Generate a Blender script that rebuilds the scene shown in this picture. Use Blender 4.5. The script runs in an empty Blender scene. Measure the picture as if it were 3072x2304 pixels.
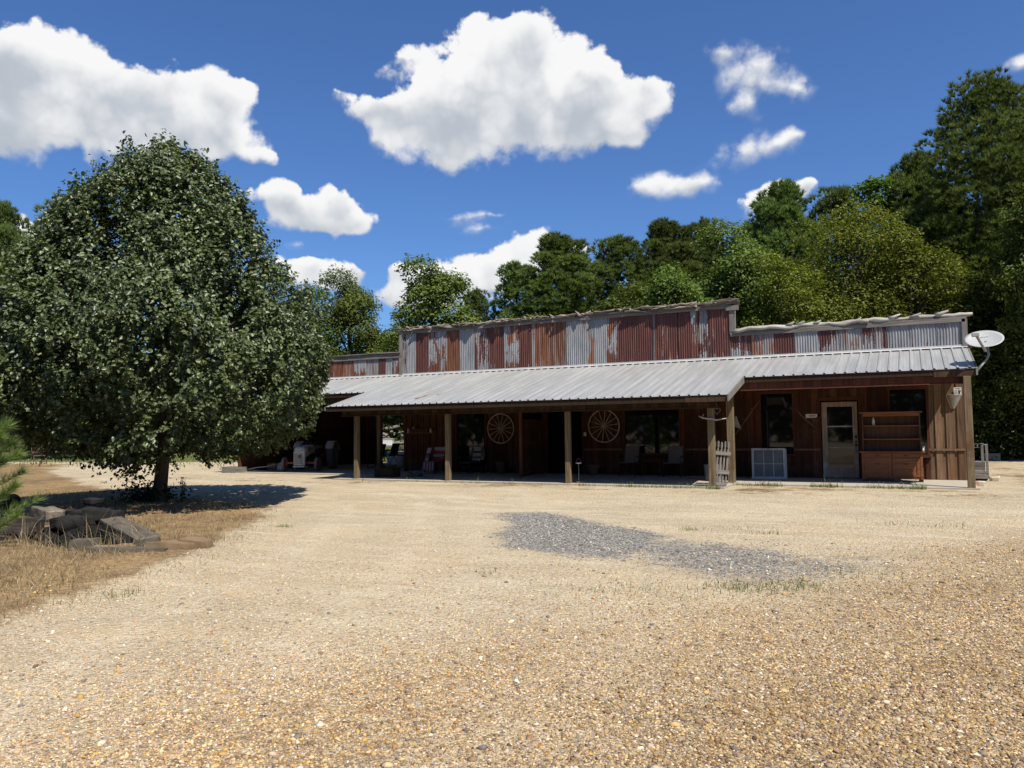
import bpy, bmesh, math, random
import numpy as np
from mathutils import Vector, Matrix, noise as mnoise

SC = bpy.context.scene
COL = SC.collection
R = math.radians
random.seed(7)
rng = np.random.default_rng(11)

# ------------------------------------------------------------------ camera
cam_data = bpy.data.cameras.new("camera")
cam = bpy.data.objects.new("camera", cam_data)
COL.objects.link(cam)
cam_data.sensor_width = 36.0
cam_data.lens = 36.0 * 2350.0 / 3072.0
cam_data.clip_end = 3000.0
cam_data.clip_start = 0.05
CAM_Z = 1.387
YAW, PITCH, ROLL = R(27.069), R(3.3576), R(-0.6803)
cy, sy, cp, sp = math.cos(YAW), math.sin(YAW), math.cos(PITCH), math.sin(PITCH)
fwd = Vector((-sy * cp, cy * cp, sp))
rt = Vector((cy, sy, 0))
up = rt.cross(fwd)
rt2 = rt * math.cos(ROLL) + up * math.sin(ROLL)
up2 = up * math.cos(ROLL) - rt * math.sin(ROLL)
cam.matrix_world = Matrix(((rt2.x, up2.x, -fwd.x, 0), (rt2.y, up2.y, -fwd.y, 0), (rt2.z, up2.z, -fwd.z, CAM_Z), (0, 0, 0, 1)))
SC.camera = cam

# ------------------------------------------------------------------ light
SUN = Vector((1.6, -1.0, 2.85)).normalized()
sd = bpy.data.lights.new("sun", 'SUN')
sd.energy = 5.0
sd.angle = R(0.5)
sd.color = (1.0, 0.935, 0.83)
so = bpy.data.objects.new("sun", sd)
so.rotation_euler = SUN.to_track_quat('Z', 'Y').to_euler()
COL.objects.link(so)

SC.view_settings.view_transform = 'Standard'
SC.view_settings.look = 'None'
SC.view_settings.exposure = 0.6
SC.view_settings.gamma = 1.0
SC.cycles.max_bounces = 6
SC.cycles.transparent_max_bounces = 6

# ------------------------------------------------------------------ sky with cumulus (directions: azimuth, elevation in degrees)
CLOUDS = [(-58.3,22.8,2.88,2.17,1),(-60.0,21.9,2.0,2.27,1),(-54.8,21.8,3.65,2.27,1),(-52.0,21.9,3.52,2.32,1),(-48.5,21.9,2.75,1.82,1),(-47.0,21.7,1.55,1.71,1),(-57.7,19.5,4.56,2.66,1),(-52.8,19.4,5.26,1.96,1),(-47.6,19.6,2.78,1.31,1),(-59.9,18.0,2.0,1.85,1),(-61.6,20.3,2.17,3.02,1),(-45.2,18.6,1.1,0.54,0.7),(-25.2,26.9,2.08,1.82,1),(-28.7,25.8,2.95,1.99,1),(-25.3,24.3,5.85,3.17,1),(-31.2,23.8,3.81,2.62,1),(-20.8,23.3,3.73,2.34,1),(-17.1,23.2,1.84,1.46,1),(-30.5,21.4,6.56,2.11,1),(-23.6,21.6,6.47,1.87,1),(-34.6,21.6,3.42,1.8,1),(-31.9,19.6,3.1,1.11,1),(-19.2,20.8,2.36,0.91,1),(-36.1,22.4,2.21,1.33,1),(-20.4,25.0,1.54,1.01,1),(-35.3,25.8,2.05,0.71,0.55),(-39.5,23.2,0.6,0.47,0.4),(-36.5,24.9,1.53,0.63,0.5),(-11.1,25.5,1.59,0.83,0.7),(-8.9,24.4,2.17,1.11,0.8),(-8.9,23.1,2.32,1.19,0.8),(-6.6,22.5,1.51,0.9,0.7),(-9.9,21.6,1.41,1.01,0.6),(-9.0,19.0,2.16,0.98,0.8),(-7.2,19.2,0.97,0.64,0.7),(-10.6,18.2,1.73,0.85,0.65),(-15.6,17.0,2.94,0.87,0.85),(-13.6,16.9,1.62,0.87,0.8),(-17.4,17.0,1.33,0.44,0.6),(-41.9,15.7,3.26,1.4,1),(-39.5,16.4,1.39,1.25,1),(-38.5,15.2,1.26,0.95,1),(-43.8,16.2,1.59,1.01,1),(-40.9,14.8,3.61,0.69,1),(-30.6,15.4,2.06,0.58,0.4),(-28.5,15.6,0.86,0.26,0.4),(-29.2,14.6,1.71,0.39,0.4),(-40.9,11.4,2.77,1.03,1),(-39.3,11.0,1.31,0.81,1),(-42.5,12.0,1.6,0.8,1),(-41.9,13.2,1.94,0.44,0.45),(-25.3,13.2,2.22,1.37,1),(-27.9,12.1,2.74,1.25,1),(-32.0,11.1,2.04,0.99,1),(-35.3,11.4,1.41,0.89,1),(-30.6,10.8,6.83,1.33,1),(-35.7,9.7,1.68,0.99,1),(-21.7,12.9,0.85,0.39,0.7),(-32.6,9.4,2.37,1.0,1),(-7.6,15.5,2.11,1.06,1),(-9.8,14.8,1.0,0.77,1),(-6.1,15.7,0.75,0.54,1),(-58.8,12.1,1.26,1.12,1),(-59.6,10.9,1.36,1.12,1),(6.7,21.1,0.95,0.66,0.5)]

world = bpy.data.worlds.new("World")
SC.world = world
world.use_nodes = True
world.cycles.sampling_method = 'MANUAL'
world.cycles.sample_map_resolution = 512


class NT:
    def __init__(self, tree):
        self.t = tree
        self.n = tree.nodes
        self.l = tree.links

    def set(self, sock, v):
        if v is None:
            return
        if isinstance(v, bpy.types.NodeSocket):
            self.l.new(v, sock)
        else:
            try:
                sock.default_value = v
            except Exception:
                sock.default_value = tuple(v) + (1.0,)

    def math(self, op, a, b=None, c=None, clamp=False):
        n = self.n.new('ShaderNodeMath')
        n.operation = op
        n.use_clamp = clamp
        for i, v in enumerate((a, b, c)):
            self.set(n.inputs[i], v)
        return n.outputs[0]

    def vmath(self, op, a, b=None, c=None, out=0):
        n = self.n.new('ShaderNodeVectorMath')
        n.operation = op
        for i, v in enumerate((a, b, c)):
            if v is not None:
                self.set(n.inputs[i], v)
        return n.outputs[out]

    def mix(self, f, a, b, mode='MIX'):
        n = self.n.new('ShaderNodeMix')
        n.data_type = 'RGBA'
        n.blend_type = mode
        self.set(n.inputs[0], f)
        self.set(n.inputs[6], a if isinstance(a, bpy.types.NodeSocket) else tuple(a[:3]) + (1.0,))
        self.set(n.inputs[7], b if isinstance(b, bpy.types.NodeSocket) else tuple(b[:3]) + (1.0,))
        return n.outputs[2]

    def noise(self, vec, scale, detail=4.0, rough=0.55, dist=0.0, out='Fac'):
        n = self.n.new('ShaderNodeTexNoise')
        if vec is not None:
            self.l.new(vec, n.inputs['Vector'])
        n.inputs['Scale'].default_value = scale
        n.inputs['Detail'].default_value = detail
        n.inputs['Roughness'].default_value = rough
        n.inputs['Distortion'].default_value = dist
        return n.outputs[out]

    def voro(self, vec, scale, out='Distance', feature='F1', rnd=1.0):
        n = self.n.new('ShaderNodeTexVoronoi')
        n.feature = feature
        self.l.new(vec, n.inputs['Vector'])
        n.inputs['Scale'].default_value = scale
        n.inputs['Randomness'].default_value = rnd
        return n.outputs[out]

    def mapr(self, v, a, b, c=0.0, d=1.0, smooth=True):
        n = self.n.new('ShaderNodeMapRange')
        n.interpolation_type = 'SMOOTHSTEP' if smooth else 'LINEAR'
        self.set(n.inputs[0], v)
        for i, x in enumerate((a, b, c, d)):
            self.set(n.inputs[1 + i], x)
        return n.outputs[0]

    def ramp(self, f, stops):
        n = self.n.new('ShaderNodeValToRGB')
        cr = n.color_ramp
        while len(cr.elements) < len(stops):
            cr.elements.new(0.5)
        for e, (p, c) in zip(cr.elements, stops):
            e.position = p
            e.color = tuple(c) + (1.0,)
        self.l.new(f, n.inputs[0])
        return n.outputs[0]

    def attr(self, name, out='Fac'):
        n = self.n.new('ShaderNodeAttribute')
        n.attribute_name = name
        return n.outputs[out]

    def coord(self, out='Object'):
        return self.n.new('ShaderNodeTexCoord').outputs[out]

    def mapping(self, vec, scale=(1, 1, 1), loc=(0, 0, 0), rot=(0, 0, 0)):
        n = self.n.new('ShaderNodeMapping')
        self.l.new(vec, n.inputs[0])
        n.inputs['Location'].default_value = loc
        n.inputs['Rotation'].default_value = rot
        n.inputs['Scale'].default_value = scale
        return n.outputs[0]

    def bump(self, h, strength=0.3, dist=0.02, normal=None):
        n = self.n.new('ShaderNodeBump')
        n.inputs['Strength'].default_value = strength
        n.inputs['Distance'].default_value = dist
        self.l.new(h, n.inputs['Height'])
        if normal is not None:
            self.l.new(normal, n.inputs['Normal'])
        return n.outputs[0]


def build_sky():
    q = NT(world.node_tree)
    q.n.clear()
    out = q.n.new('ShaderNodeOutputWorld')
    bg = q.n.new('ShaderNodeBackground')
    bg.inputs['Strength'].default_value = 0.10
    sky = q.n.new('ShaderNodeTexSky')
    sky.sky_type = 'NISHITA'
    sky.sun_disc = False
    sky.sun_elevation = math.asin(SUN.z)
    sky.sun_rotation = math.atan2(SUN.x, SUN.y)
    sky.altitude = 200
    sky.air_density = 1.0
    sky.dust_density = 1.0
    sky.ozone_density = 3.0
    skyc = q.mix(1.0, sky.outputs[0], (0.43, 0.62, 0.89), 'MULTIPLY')
    d = q.coord('Generated')
    sep = q.n.new('ShaderNodeSeparateXYZ')
    q.l.new(d, sep.inputs[0])
    az = q.math('MULTIPLY', q.math('ARCTAN2', sep.outputs[0], sep.outputs[1]), 180 / math.pi)
    el = q.math('MULTIPLY', q.math('ARCSINE', sep.outputs[2]), 180 / math.pi)
    com = q.n.new('ShaderNodeCombineXYZ')
    q.l.new(az, com.inputs[0])
    q.l.new(el, com.inputs[1])
    base = com.outputs[0]
    # billowing edges: warp the directions with noise of two sizes
    n1 = q.noise(d, 9.0, 2.0, 0.5, out='Color')
    n2 = q.noise(d, 30.0, 3.0, 0.5, out='Color')
    w1 = q.vmath('MULTIPLY', q.vmath('SUBTRACT', n1, (0.5, 0.5, 0.5)), (2.6, 2.0, 0))
    w2 = q.vmath('MULTIPLY', q.vmath('SUBTRACT', n2, (0.5, 0.5, 0.5)), (1.3, 1.1, 0))
    vec = q.vmath('ADD', q.vmath('ADD', base, w1), w2)
    fb = q.noise(d, 70.0, 5.0, 0.62)
    dw = q.vmath('MULTIPLY_ADD', q.vmath('SUBTRACT', n2, (0.5, 0.5, 0.5)), (0.035, 0.035, 0.035), d)
    b1 = q.voro(dw, 19.0)
    b2 = q.voro(dw, 46.0)
    billow = q.math('SUBTRACT', 0.62, q.math('ADD', q.math('MULTIPLY', b1, 0.80), q.math('MULTIPLY', b2, 0.42)))
    edge = q.math('ADD', q.math('MULTIPLY', billow, 1.15), q.math('MULTIPLY_ADD', fb, 0.75, -0.375))
    lump = q.math('ADD', q.math('MULTIPLY_ADD', q.noise(q.vmath('ADD', vec, (0, 0, 3)), 0.30, 3.0, 0.50), 1.5, -0.75), q.math('MULTIPLY', billow, 0.75))
    # below the horizon the sky is never seen: plain dull ground tone
    low = q.mapr(sep.outputs[2], -0.05, 0.0)
    q.l.new(q.mix(low, (0.9, 0.8, 0.55), skyc), bg.inputs['Color'])
    shader = bg.outputs[0]
    banks = ((CLOUDS[0:12] + CLOUDS[39:44] + CLOUDS[47:50] + CLOUDS[62:64], 0.58, 1.05, 0.29), (CLOUDS[12:28], 0.58, 1.05, 0.29), (CLOUDS[51:62], 0.50, 0.95, 0.18), (CLOUDS[28:39] + CLOUDS[44:47] + CLOUDS[50:51] + CLOUDS[64:], 0.95, 1.35, 0.10))
    for bank, s0, s1, t0 in banks:
        D = None
        S = None
        for (a, e, ra, re, w) in bank:
            p = q.vmath('MULTIPLY_ADD', vec, (1 / ra, 1 / re, 0), (-a / ra, -e / re, 0))
            r2 = q.vmath('DOT_PRODUCT', p, p, out=1)
            g = q.math('EXPONENT', q.math('MULTIPLY', r2, -1.35))
            D = q.math('MULTIPLY', g, w) if D is None else q.math('MULTIPLY_ADD', g, w, D)
            sx = q.n.new('ShaderNodeSeparateXYZ')
            q.l.new(p, sx.inputs[0])
            S = q.math('MULTIPLY', g, sx.outputs[1]) if S is None else q.math('MULTIPLY_ADD', g, sx.outputs[1], S)
            # chained through the unused third component, so the blobs are worked out one after another
            vec = q.vmath('MULTIPLY_ADD', S, (0, 0, 1e-6), vec)
        rel = q.math('DIVIDE', S, q.math('ADD', D, 0.02))
        soft = q.mapr(rel, -0.35, 0.35, s1, s0)
        mask = q.mapr(q.math('MULTIPLY_ADD', edge, q.mapr(D, 0.02, 0.30), D), t0, soft)
        shade = q.math('ADD', q.math('MULTIPLY', rel, 0.75), lump)
        shade = q.math('SUBTRACT', shade, q.math('MULTIPLY', q.mapr(D, 0.6, 2.2), 0.45))
        cb = q.n.new('ShaderNodeBackground')
        cb.inputs['Strength'].default_value = 0.10
        q.l.new(q.mix(q.mapr(shade, -0.90, 0.32), (3.2, 3.5, 3.95), (6.2, 6.2, 6.2)), cb.inputs['Color'])
        ms = q.n.new('ShaderNodeMixShader')
        q.l.new(mask, ms.inputs[0])
        q.l.new(shader, ms.inputs[1])
        q.l.new(cb.outputs[0], ms.inputs[2])
        shader = ms.outputs[0]
    q.l.new(shader, out.inputs[0])


build_sky()

# ------------------------------------------------------------------ helpers


def smooth(x, a, b):
    t = np.clip((np.asarray(x, float) - a) / (b - a), 0, 1)
    return t * t * (3 - 2 * t)


def gz(x, y):
    """height of the yard"""
    x = np.asarray(x, float)
    y = np.asarray(y, float)
    h = -0.16 + 0.12 * smooth(y, 13.0, 18.2)
    h = h + 0.018 * np.sin(x * 0.9 + 1.3) * np.sin(y * 0.7) * smooth(18.0 - y, 0, 3)
    # wheel ruts of the drive
    # shallow pit held by old timbers, left of the yard
    d = ((x + 11.6) / 1.5) ** 2 + ((y - 7.9 + 0.35 * (x + 11.6)) / 0.62) ** 2
    h = h - 0.40 * np.exp(-d ** 2)
    # low bank under the pear tree and left of it
    h = h + 0.12 * np.exp(-(((x + 15.5) / 3.0) ** 2 + ((y - 11.0) / 1.3) ** 2))
    # lawn rises a little far behind
    h = h + 0.55 * smooth(y, 30, 60) * smooth(-x, 12, 25)
    return h


def gzf(x, y):
    return float(gz(x, y))


class MB:
    """collects primitives and links them as ONE mesh object"""

    def __init__(self):
        self.v = []
        self.f = []
        self.m = []
        self.t = []
        self.sm = []

    def add(self, vs, fs, mi=0, tint=None, sm=False, mat=None):
        o = len(self.v)
        if mat is not None:
            vs = [mat @ Vector(p) for p in vs]
        t = random.uniform(-1, 1) if tint is None else tint
        self.v += [tuple(p) for p in vs]
        self.t += [t] * len(vs)
        for f in fs:
            self.f.append(tuple(i + o for i in f))
            self.m.append(mi)
            self.sm.append(sm)

    def box(self, lo, hi, mi=0, tint=None, mat=None, bev=0.0):
        x0, y0, z0 = lo
        x1, y1, z1 = hi
        if bev <= 0:
            vs = [(x0, y0, z0), (x1, y0, z0), (x1, y1, z0), (x0, y1, z0), (x0, y0, z1), (x1, y0, z1), (x1, y1, z1), (x0, y1, z1)]
            fs = [(0, 3, 2, 1), (4, 5, 6, 7), (0, 1, 5, 4), (1, 2, 6, 5), (2, 3, 7, 6), (3, 0, 4, 7)]
            self.add(vs, fs, mi, tint, False, mat)
            return
        bm = bmesh.new()
        bmesh.ops.create_cube(bm, size=1.0)
        for v in bm.verts:
            v.co = Vector(((x0 + x1) / 2 + v.co.x * (x1 - x0), (y0 + y1) / 2 + v.co.y * (y1 - y0), (z0 + z1) / 2 + v.co.z * (z1 - z0)))
        bmesh.ops.bevel(bm, geom=bm.edges[:], offset=bev, segments=1, affect='EDGES')
        self.bm(bm, mi, tint, mat)

    def bm(self, bm, mi=0, tint=None, mat=None, sm=False):
        bm.verts.index_update()
        self.add([v.co.copy() for v in bm.verts], [[v.index for v in f.verts] for f in bm.faces], mi, tint, sm, mat)
        bm.free()

    def bar(self, a, b, w, d, mi=0, tint=None, upv=(0, 0, 1)):
        """rectangular bar from a to b, w across, d along upv-ish"""
        a = Vector(a)
        b = Vector(b)
        z = (b - a)
        L = z.length
        z.normalize()
        u = Vector(upv)
        x = u.cross(z)
        if x.length < 1e-4:
            x = Vector((1, 0, 0)).cross(z)
        x.normalize()
        y = z.cross(x)
        M = Matrix(((x.x, y.x, z.x, a.x), (x.y, y.y, z.y, a.y), (x.z, y.z, z.z, a.z), (0, 0, 0, 1)))
        self.box((-w / 2, -d / 2, 0), (w / 2, d / 2, L), mi, tint, M)

    def tube(self, pts, rad, n=8, mi=0, tint=None, cap=True, sm=True, closed=False):
        pts = [Vector(p) for p in pts]
        if not hasattr(rad, '__len__'):
            rad = [rad] * len(pts)
        vs = []
        fs = []
        prev = None
        N = len(pts)
        for i, p in enumerate(pts):
            if closed:
                d = pts[(i + 1) % N] - pts[i - 1]
            else:
                d = pts[min(i + 1, N - 1)] - pts[max(i - 1, 0)]
            d.normalize()
            if prev is None:
                a = Vector((0, 0, 1)) if abs(d.z) < 0.9 else Vector((1, 0, 0))
                x = a.cross(d).normalized()
            else:
                x = (prev - d * prev.dot(d)).normalized()
            prev = x
            y = d.cross(x)
            for k in range(n):
                t = 2 * math.pi * k / n
                vs.append(p + (x * math.cos(t) + y * math.sin(t)) * rad[i])
        rows = N if closed else N - 1
        for i in range(rows):
            j = (i + 1) % N
            for k in range(n):
                k2 = (k + 1) % n
                fs.append((i * n + k, i * n + k2, j * n + k2, j * n + k))
        if cap and not closed:
            fs.append(tuple(range(n - 1, -1, -1)))
            fs.append(tuple((N - 1) * n + k for k in range(n)))
        self.add(vs, fs, mi, tint, sm)

    def lathe(self, prof, n=20, mi=0, tint=None, mat=None, sm=True):
        vs = []
        fs = []
        for (r, z) in prof:
            for k in range(n):
                t = 2 * math.pi * k / n
                vs.append((r * math.cos(t), r * math.sin(t), z))
        for i in range(len(prof) - 1):
            for k in range(n):
                k2 = (k + 1) % n
                fs.append((i * n + k, i * n + k2, (i + 1) * n + k2, (i + 1) * n + k))
        self.add(vs, fs, mi, tint, sm, mat)

    def prism(self, pts, d0, d1, mi=0, tint=None, mat=None):
        """outline pts (x,z) extruded in y from d0 to d1"""
        n = len(pts)
        vs = [(p[0], d0, p[1]) for p in pts] + [(p[0], d1, p[1]) for p in pts]
        fs = [tuple(range(n)), tuple(range(2 * n - 1, n - 1, -1))]
        for i in range(n):
            j = (i + 1) % n
            fs.append((i, i + n, j + n, j))
        self.add(vs, fs, mi, tint, False, mat)

    def rough(self, lo, hi, jit=0.015, cuts=4, mi=0, tint=None, mat=None, sm=False):
        bm = bmesh.new()
        bmesh.ops.create_cube(bm, size=1.0)
        bmesh.ops.subdivide_edges(bm, edges=bm.edges[:], cuts=cuts, use_grid_fill=True)
        sd_ = random.uniform(0, 100)
        for v in bm.verts:
            c = v.co
            # round the arrises a little
            k = [abs(t) > 0.49 for t in c]
            if sum(k) >= 2:
                c = c * 0.965
            p = Vector(((lo[0] + hi[0]) / 2 + c.x * (hi[0] - lo[0]), (lo[1] + hi[1]) / 2 + c.y * (hi[1] - lo[1]), (lo[2] + hi[2]) / 2 + c.z * (hi[2] - lo[2])))
            nv = mnoise.noise_vector(p * 5 + Vector((sd_, 0, 0)))
            v.co = p + nv * jit
        self.bm(bm, mi, tint, mat, sm)

    def build(self, name, mats, parent=None, off=(0, 0, 0)):
        me = bpy.data.meshes.new(name)
        o3 = Vector(off)
        me.from_pydata([tuple(Vector(p) - o3) for p in self.v], [], self.f)
        if not isinstance(mats, (list, tuple)):
            mats = [mats]
        for m in mats:
            me.materials.append(m)
        me.polygons.foreach_set('material_index', self.m)
        me.polygons.foreach_set('use_smooth', self.sm)
        a = me.attributes.new('tint', 'FLOAT', 'POINT')
        a.data.foreach_set('value', self.t)
        me.update()
        o = bpy.data.objects.new(name, me)
        COL.objects.link(o)
        if parent is not None:
            o.parent = parent
        return o


def np_mesh(name, V, F, mats, tint=None, smooth_=False, parent=None, colname=None, colors=None):
    """V (n,3); F list of int arrays (k,3) or (k,4)"""
    if not isinstance(F, list):
        F = [F]
    me = bpy.data.meshes.new(name)
    nl = sum(f.size for f in F)
    npoly = sum(len(f) for f in F)
    me.vertices.add(len(V))
    me.loops.add(nl)
    me.polygons.add(npoly)
    me.vertices.foreach_set('co', np.asarray(V, np.float32).ravel())
    me.loops.foreach_set('vertex_index', np.concatenate([f.ravel() for f in F]).astype(np.int32))
    tot = np.concatenate([np.full(len(f), f.shape[1]) for f in F])
    st = np.concatenate([[0], np.cumsum(tot)[:-1]])
    me.polygons.foreach_set('loop_start', st.astype(np.int32))
    me.polygons.foreach_set('loop_total', tot.astype(np.int32))
    if smooth_:
        me.polygons.foreach_set('use_smooth', np.ones(npoly, bool))
    if tint is not None:
        a = me.attributes.new('tint', 'FLOAT', 'POINT')
        a.data.foreach_set('value', np.asarray(tint, np.float32))
    if colors is not None:
        a = me.attributes.new(colname, 'FLOAT_COLOR', 'POINT')
        a.data.foreach_set('color', np.asarray(colors, np.float32).ravel())
    if not isinstance(mats, (list, tuple)):
        mats = [mats]
    for m in mats:
        me.materials.append(m)
    me.update(calc_edges=True)
    me.validate()
    o = bpy.data.objects.new(name, me)
    COL.objects.link(o)
    if parent is not None:
        o.parent = parent
    return o


def tag(o, label=None, cat=None, group=None, kind=None):
    if label:
        o['label'] = label
    if cat:
        o['category'] = cat
    if group:
        o['group'] = group
    if kind:
        o['kind'] = kind
    return o


def thing(name, label, cat, loc=(0, 0, 0), rz=0.0, group=None):
    o = bpy.data.objects.new(name, None)
    o.empty_display_size = 0.2
    o.location = loc
    o.rotation_euler = (0, 0, rz)
    COL.objects.link(o)
    return tag(o, label, cat, group)


def dup(root, loc, rz, label, scale=None, group=None):
    def rec(o, par):
        c = o.copy()
        COL.objects.link(c)
        if par is not None:
            c.parent = par
        for ch in list(o.children):
            rec(ch, c)
        return c
    r = rec(root, None)
    r.location = loc
    r.rotation_euler = (0, 0, rz)
    if scale is not None:
        r.scale = scale
    r['label'] = label
    if group:
        r['group'] = group
    return r


def text_mesh(mb, body, size, M, mi=0, depth=0.002, align='CENTER'):
    cu = bpy.data.curves.new("t", 'FONT')
    cu.body = body
    cu.size = size
    cu.align_x = align
    cu.align_y = 'CENTER'
    cu.extrude = depth
    cu.resolution_u = 2
    ob = bpy.data.objects.new("t", cu)
    COL.objects.link(ob)
    dg = bpy.context.evaluated_depsgraph_get()
    me = bpy.data.meshes.new_from_object(ob.evaluated_get(dg))
    mb.add([v.co.copy() for v in me.vertices], [list(p.vertices) for p in me.polygons], mi, 0, False, M)
    bpy.data.objects.remove(ob)
    bpy.data.curves.remove(cu)
    bpy.data.meshes.remove(me)


# ------------------------------------------------------------------ materials


def new_mat(name):
    m = bpy.data.materials.new(name)
    m.use_nodes = True
    q = NT(m.node_tree)
    q.n.clear()
    out = q.n.new('ShaderNodeOutputMaterial')
    b = q.n.new('ShaderNodeBsdfPrincipled')
    q.l.new(b.outputs[0], out.inputs[0])
    return m, q, b, out


def plain(name, col, rough=0.6, metal=0.0, var=0.12, scale=8.0, bump=0.0, spec=0.5):
    m, q, b, out = new_mat(name)
    c = q.coord()
    n = q.noise(c, scale, 5, 0.6)
    f = q.math('MULTIPLY_ADD', n, 2 * var * 1.6, 1 - var * 1.6)
    f = q.math('ADD', f, q.math('MULTIPLY', q.attr('tint'), var * 0.5))
    cc = q.vmath('SCALE', tuple(col), None)
    sc = cc.node
    q.l.new(f, sc.inputs['Scale'])
    q.l.new(cc, b.inputs['Base Color'])
    b.inputs['Roughness'].default_value = rough
    b.inputs['Metallic'].default_value = metal
    b.inputs['Specular IOR Level'].default_value = spec
    if bump:
        q.l.new(q.bump(n, bump, 0.01), b.inputs['Normal'])
    return m


def wood(name, c1, c2, axis='z', rough=0.8, tintv=0.35, grain=26.0, stain=None, bump=0.4):
    m, q, b, out = new_mat(name)
    co = q.coord()
    s = {'z': (grain, grain, grain * 0.045), 'x': (grain * 0.045, grain, grain), 'y': (grain, grain * 0.045, grain)}[axis]
    tn = q.attr('tint')
    off = q.n.new('ShaderNodeCombineXYZ')
    for i in range(3):
        q.l.new(q.math('MULTIPLY', tn, 7.0 + i), off.inputs[i])
    v = q.vmath('ADD', q.vmath('MULTIPLY', co, s), off.outputs[0])
    g = q.noise(v, 1.0, 5, 0.65, 0.6)
    big = q.noise(co, 1.7, 4, 0.6)
    f = q.mapr(g, 0.28, 0.72)
    c = q.mix(f, c1, c2)
    if stain is not None:
        c = q.mix(q.mapr(big, 0.5, 0.72), c, stain)
    k = q.math('ADD', q.math('MULTIPLY', tn, tintv), 1.0)
    k = q.math('MULTIPLY', k, q.math('MULTIPLY_ADD', big, 0.7, 0.65))
    cc = q.vmath('SCALE', c, None)
    q.l.new(k, cc.node.inputs['Scale'])
    q.l.new(cc, b.inputs['Base Color'])
    b.inputs['Roughness'].default_value = rough
    b.inputs['Specular IOR Level'].default_value = 0.25
    q.l.new(q.bump(g, bump, 0.006), b.inputs['Normal'])
    return m


def sheet_mat(name, kind):
    m, q, b, out = new_mat(name)
    co = q.coord()
    oi = q.n.new('ShaderNodeObjectInfo').outputs['Random']
    off = q.n.new('ShaderNodeCombineXYZ')
    q.l.new(q.math('MULTIPLY', oi, 37.0), off.inputs[0])
    q.l.new(q.math('MULTIPLY', oi, 91.0), off.inputs[2])
    v = q.vmath('ADD', co, off.outputs[0])
    vs = q.vmath('MULTIPLY', v, (9.0, 9.0, 0.9))
    streak = q.noise(vs, 1.3, 5, 0.62)
    big = q.noise(q.vmath('MULTIPLY', v, (3.4, 3.4, 0.8)), 1.0, 6, 0.64, 0.4)
    fine = q.noise(v, 26.0, 4, 0.6)
    galv = q.mix(q.mapr(streak, 0.3, 0.7), (0.165, 0.172, 0.178), (0.29, 0.297, 0.30))
    galv = q.mix(q.mapr(big, 0.45, 0.75), galv, (0.13, 0.13, 0.13))
    red = q.mix(q.mapr(streak, 0.3, 0.75), (0.060, 0.016, 0.011), (0.100, 0.030, 0.019))
    red = q.mix(q.mapr(fine, 0.60, 0.75, 0, 0.45), red, (0.15, 0.055, 0.04))
    rust = q.mix(q.mapr(streak, 0.3, 0.7), (0.085, 0.028, 0.012), (0.19, 0.066, 0.022))
    rust = q.mix(q.mapr(fine, 0.5, 0.75, 0, 0.6), rust, (0.06, 0.022, 0.014))
    rough = 0.55
    metal = None
    mixn = q.math('ADD', q.math('MULTIPLY', big, 0.52), q.math('ADD', q.math('MULTIPLY', streak, 0.34), q.math('MULTIPLY', fine, 0.16)))
    sz_ = q.n.new('ShaderNodeSeparateXYZ')
    q.l.new(co, sz_.inputs[0])
    mixn = q.math('ADD', mixn, q.mapr(sz_.outputs[2], 3.85, 3.32, 0, 0.05))
    # rust runs down from nail rows and bleeds up from the lower edge
    run = q.math('MULTIPLY', q.mapr(streak, 0.52, 0.66), q.mapr(big, 0.35, 0.6))
    if kind == 'galv':
        f = q.mapr(mixn, 0.58, 0.62)
        c = q.mix(q.math('MULTIPLY', f, 0.75), galv, rust)
    elif kind == 'red':
        f = q.mapr(mixn, 0.60, 0.615)
        c = q.mix(q.math('MULTIPLY', f, 0.8), red, galv)
    elif kind == 'rust':
        f = q.mapr(mixn, 0.53, 0.62)
        c = q.mix(q.math('MULTIPLY', f, 0.55), rust, galv)
    elif kind == 'peel':
        f = q.mapr(mixn, 0.525, 0.540)
        c = q.mix(f, red, galv)
    elif kind == 'patch':
        f = q.mapr(mixn, 0.505, 0.52)
        c = q.mix(f, galv, q.mix(q.mapr(fine, 0.4, 0.6), red, rust))
    else:  # streaky
        f = q.mapr(streak, 0.42, 0.6)
        c = q.mix(f, galv, rust)
    c = q.mix(q.math('MULTIPLY', run, 0.55), c, rust)
    c = q.mix(q.mapr(fine, 0.56, 0.72, 0, 0.35), c, (0.10, 0.075, 0.06))
    q.l.new(c, b.inputs['Base Color'])
    b.inputs['Roughness'].default_value = rough
    b.inputs['Metallic'].default_value = 0.1
    q.l.new(q.bump(fine, 0.15, 0.003), b.inputs['Normal'])
    return m


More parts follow.
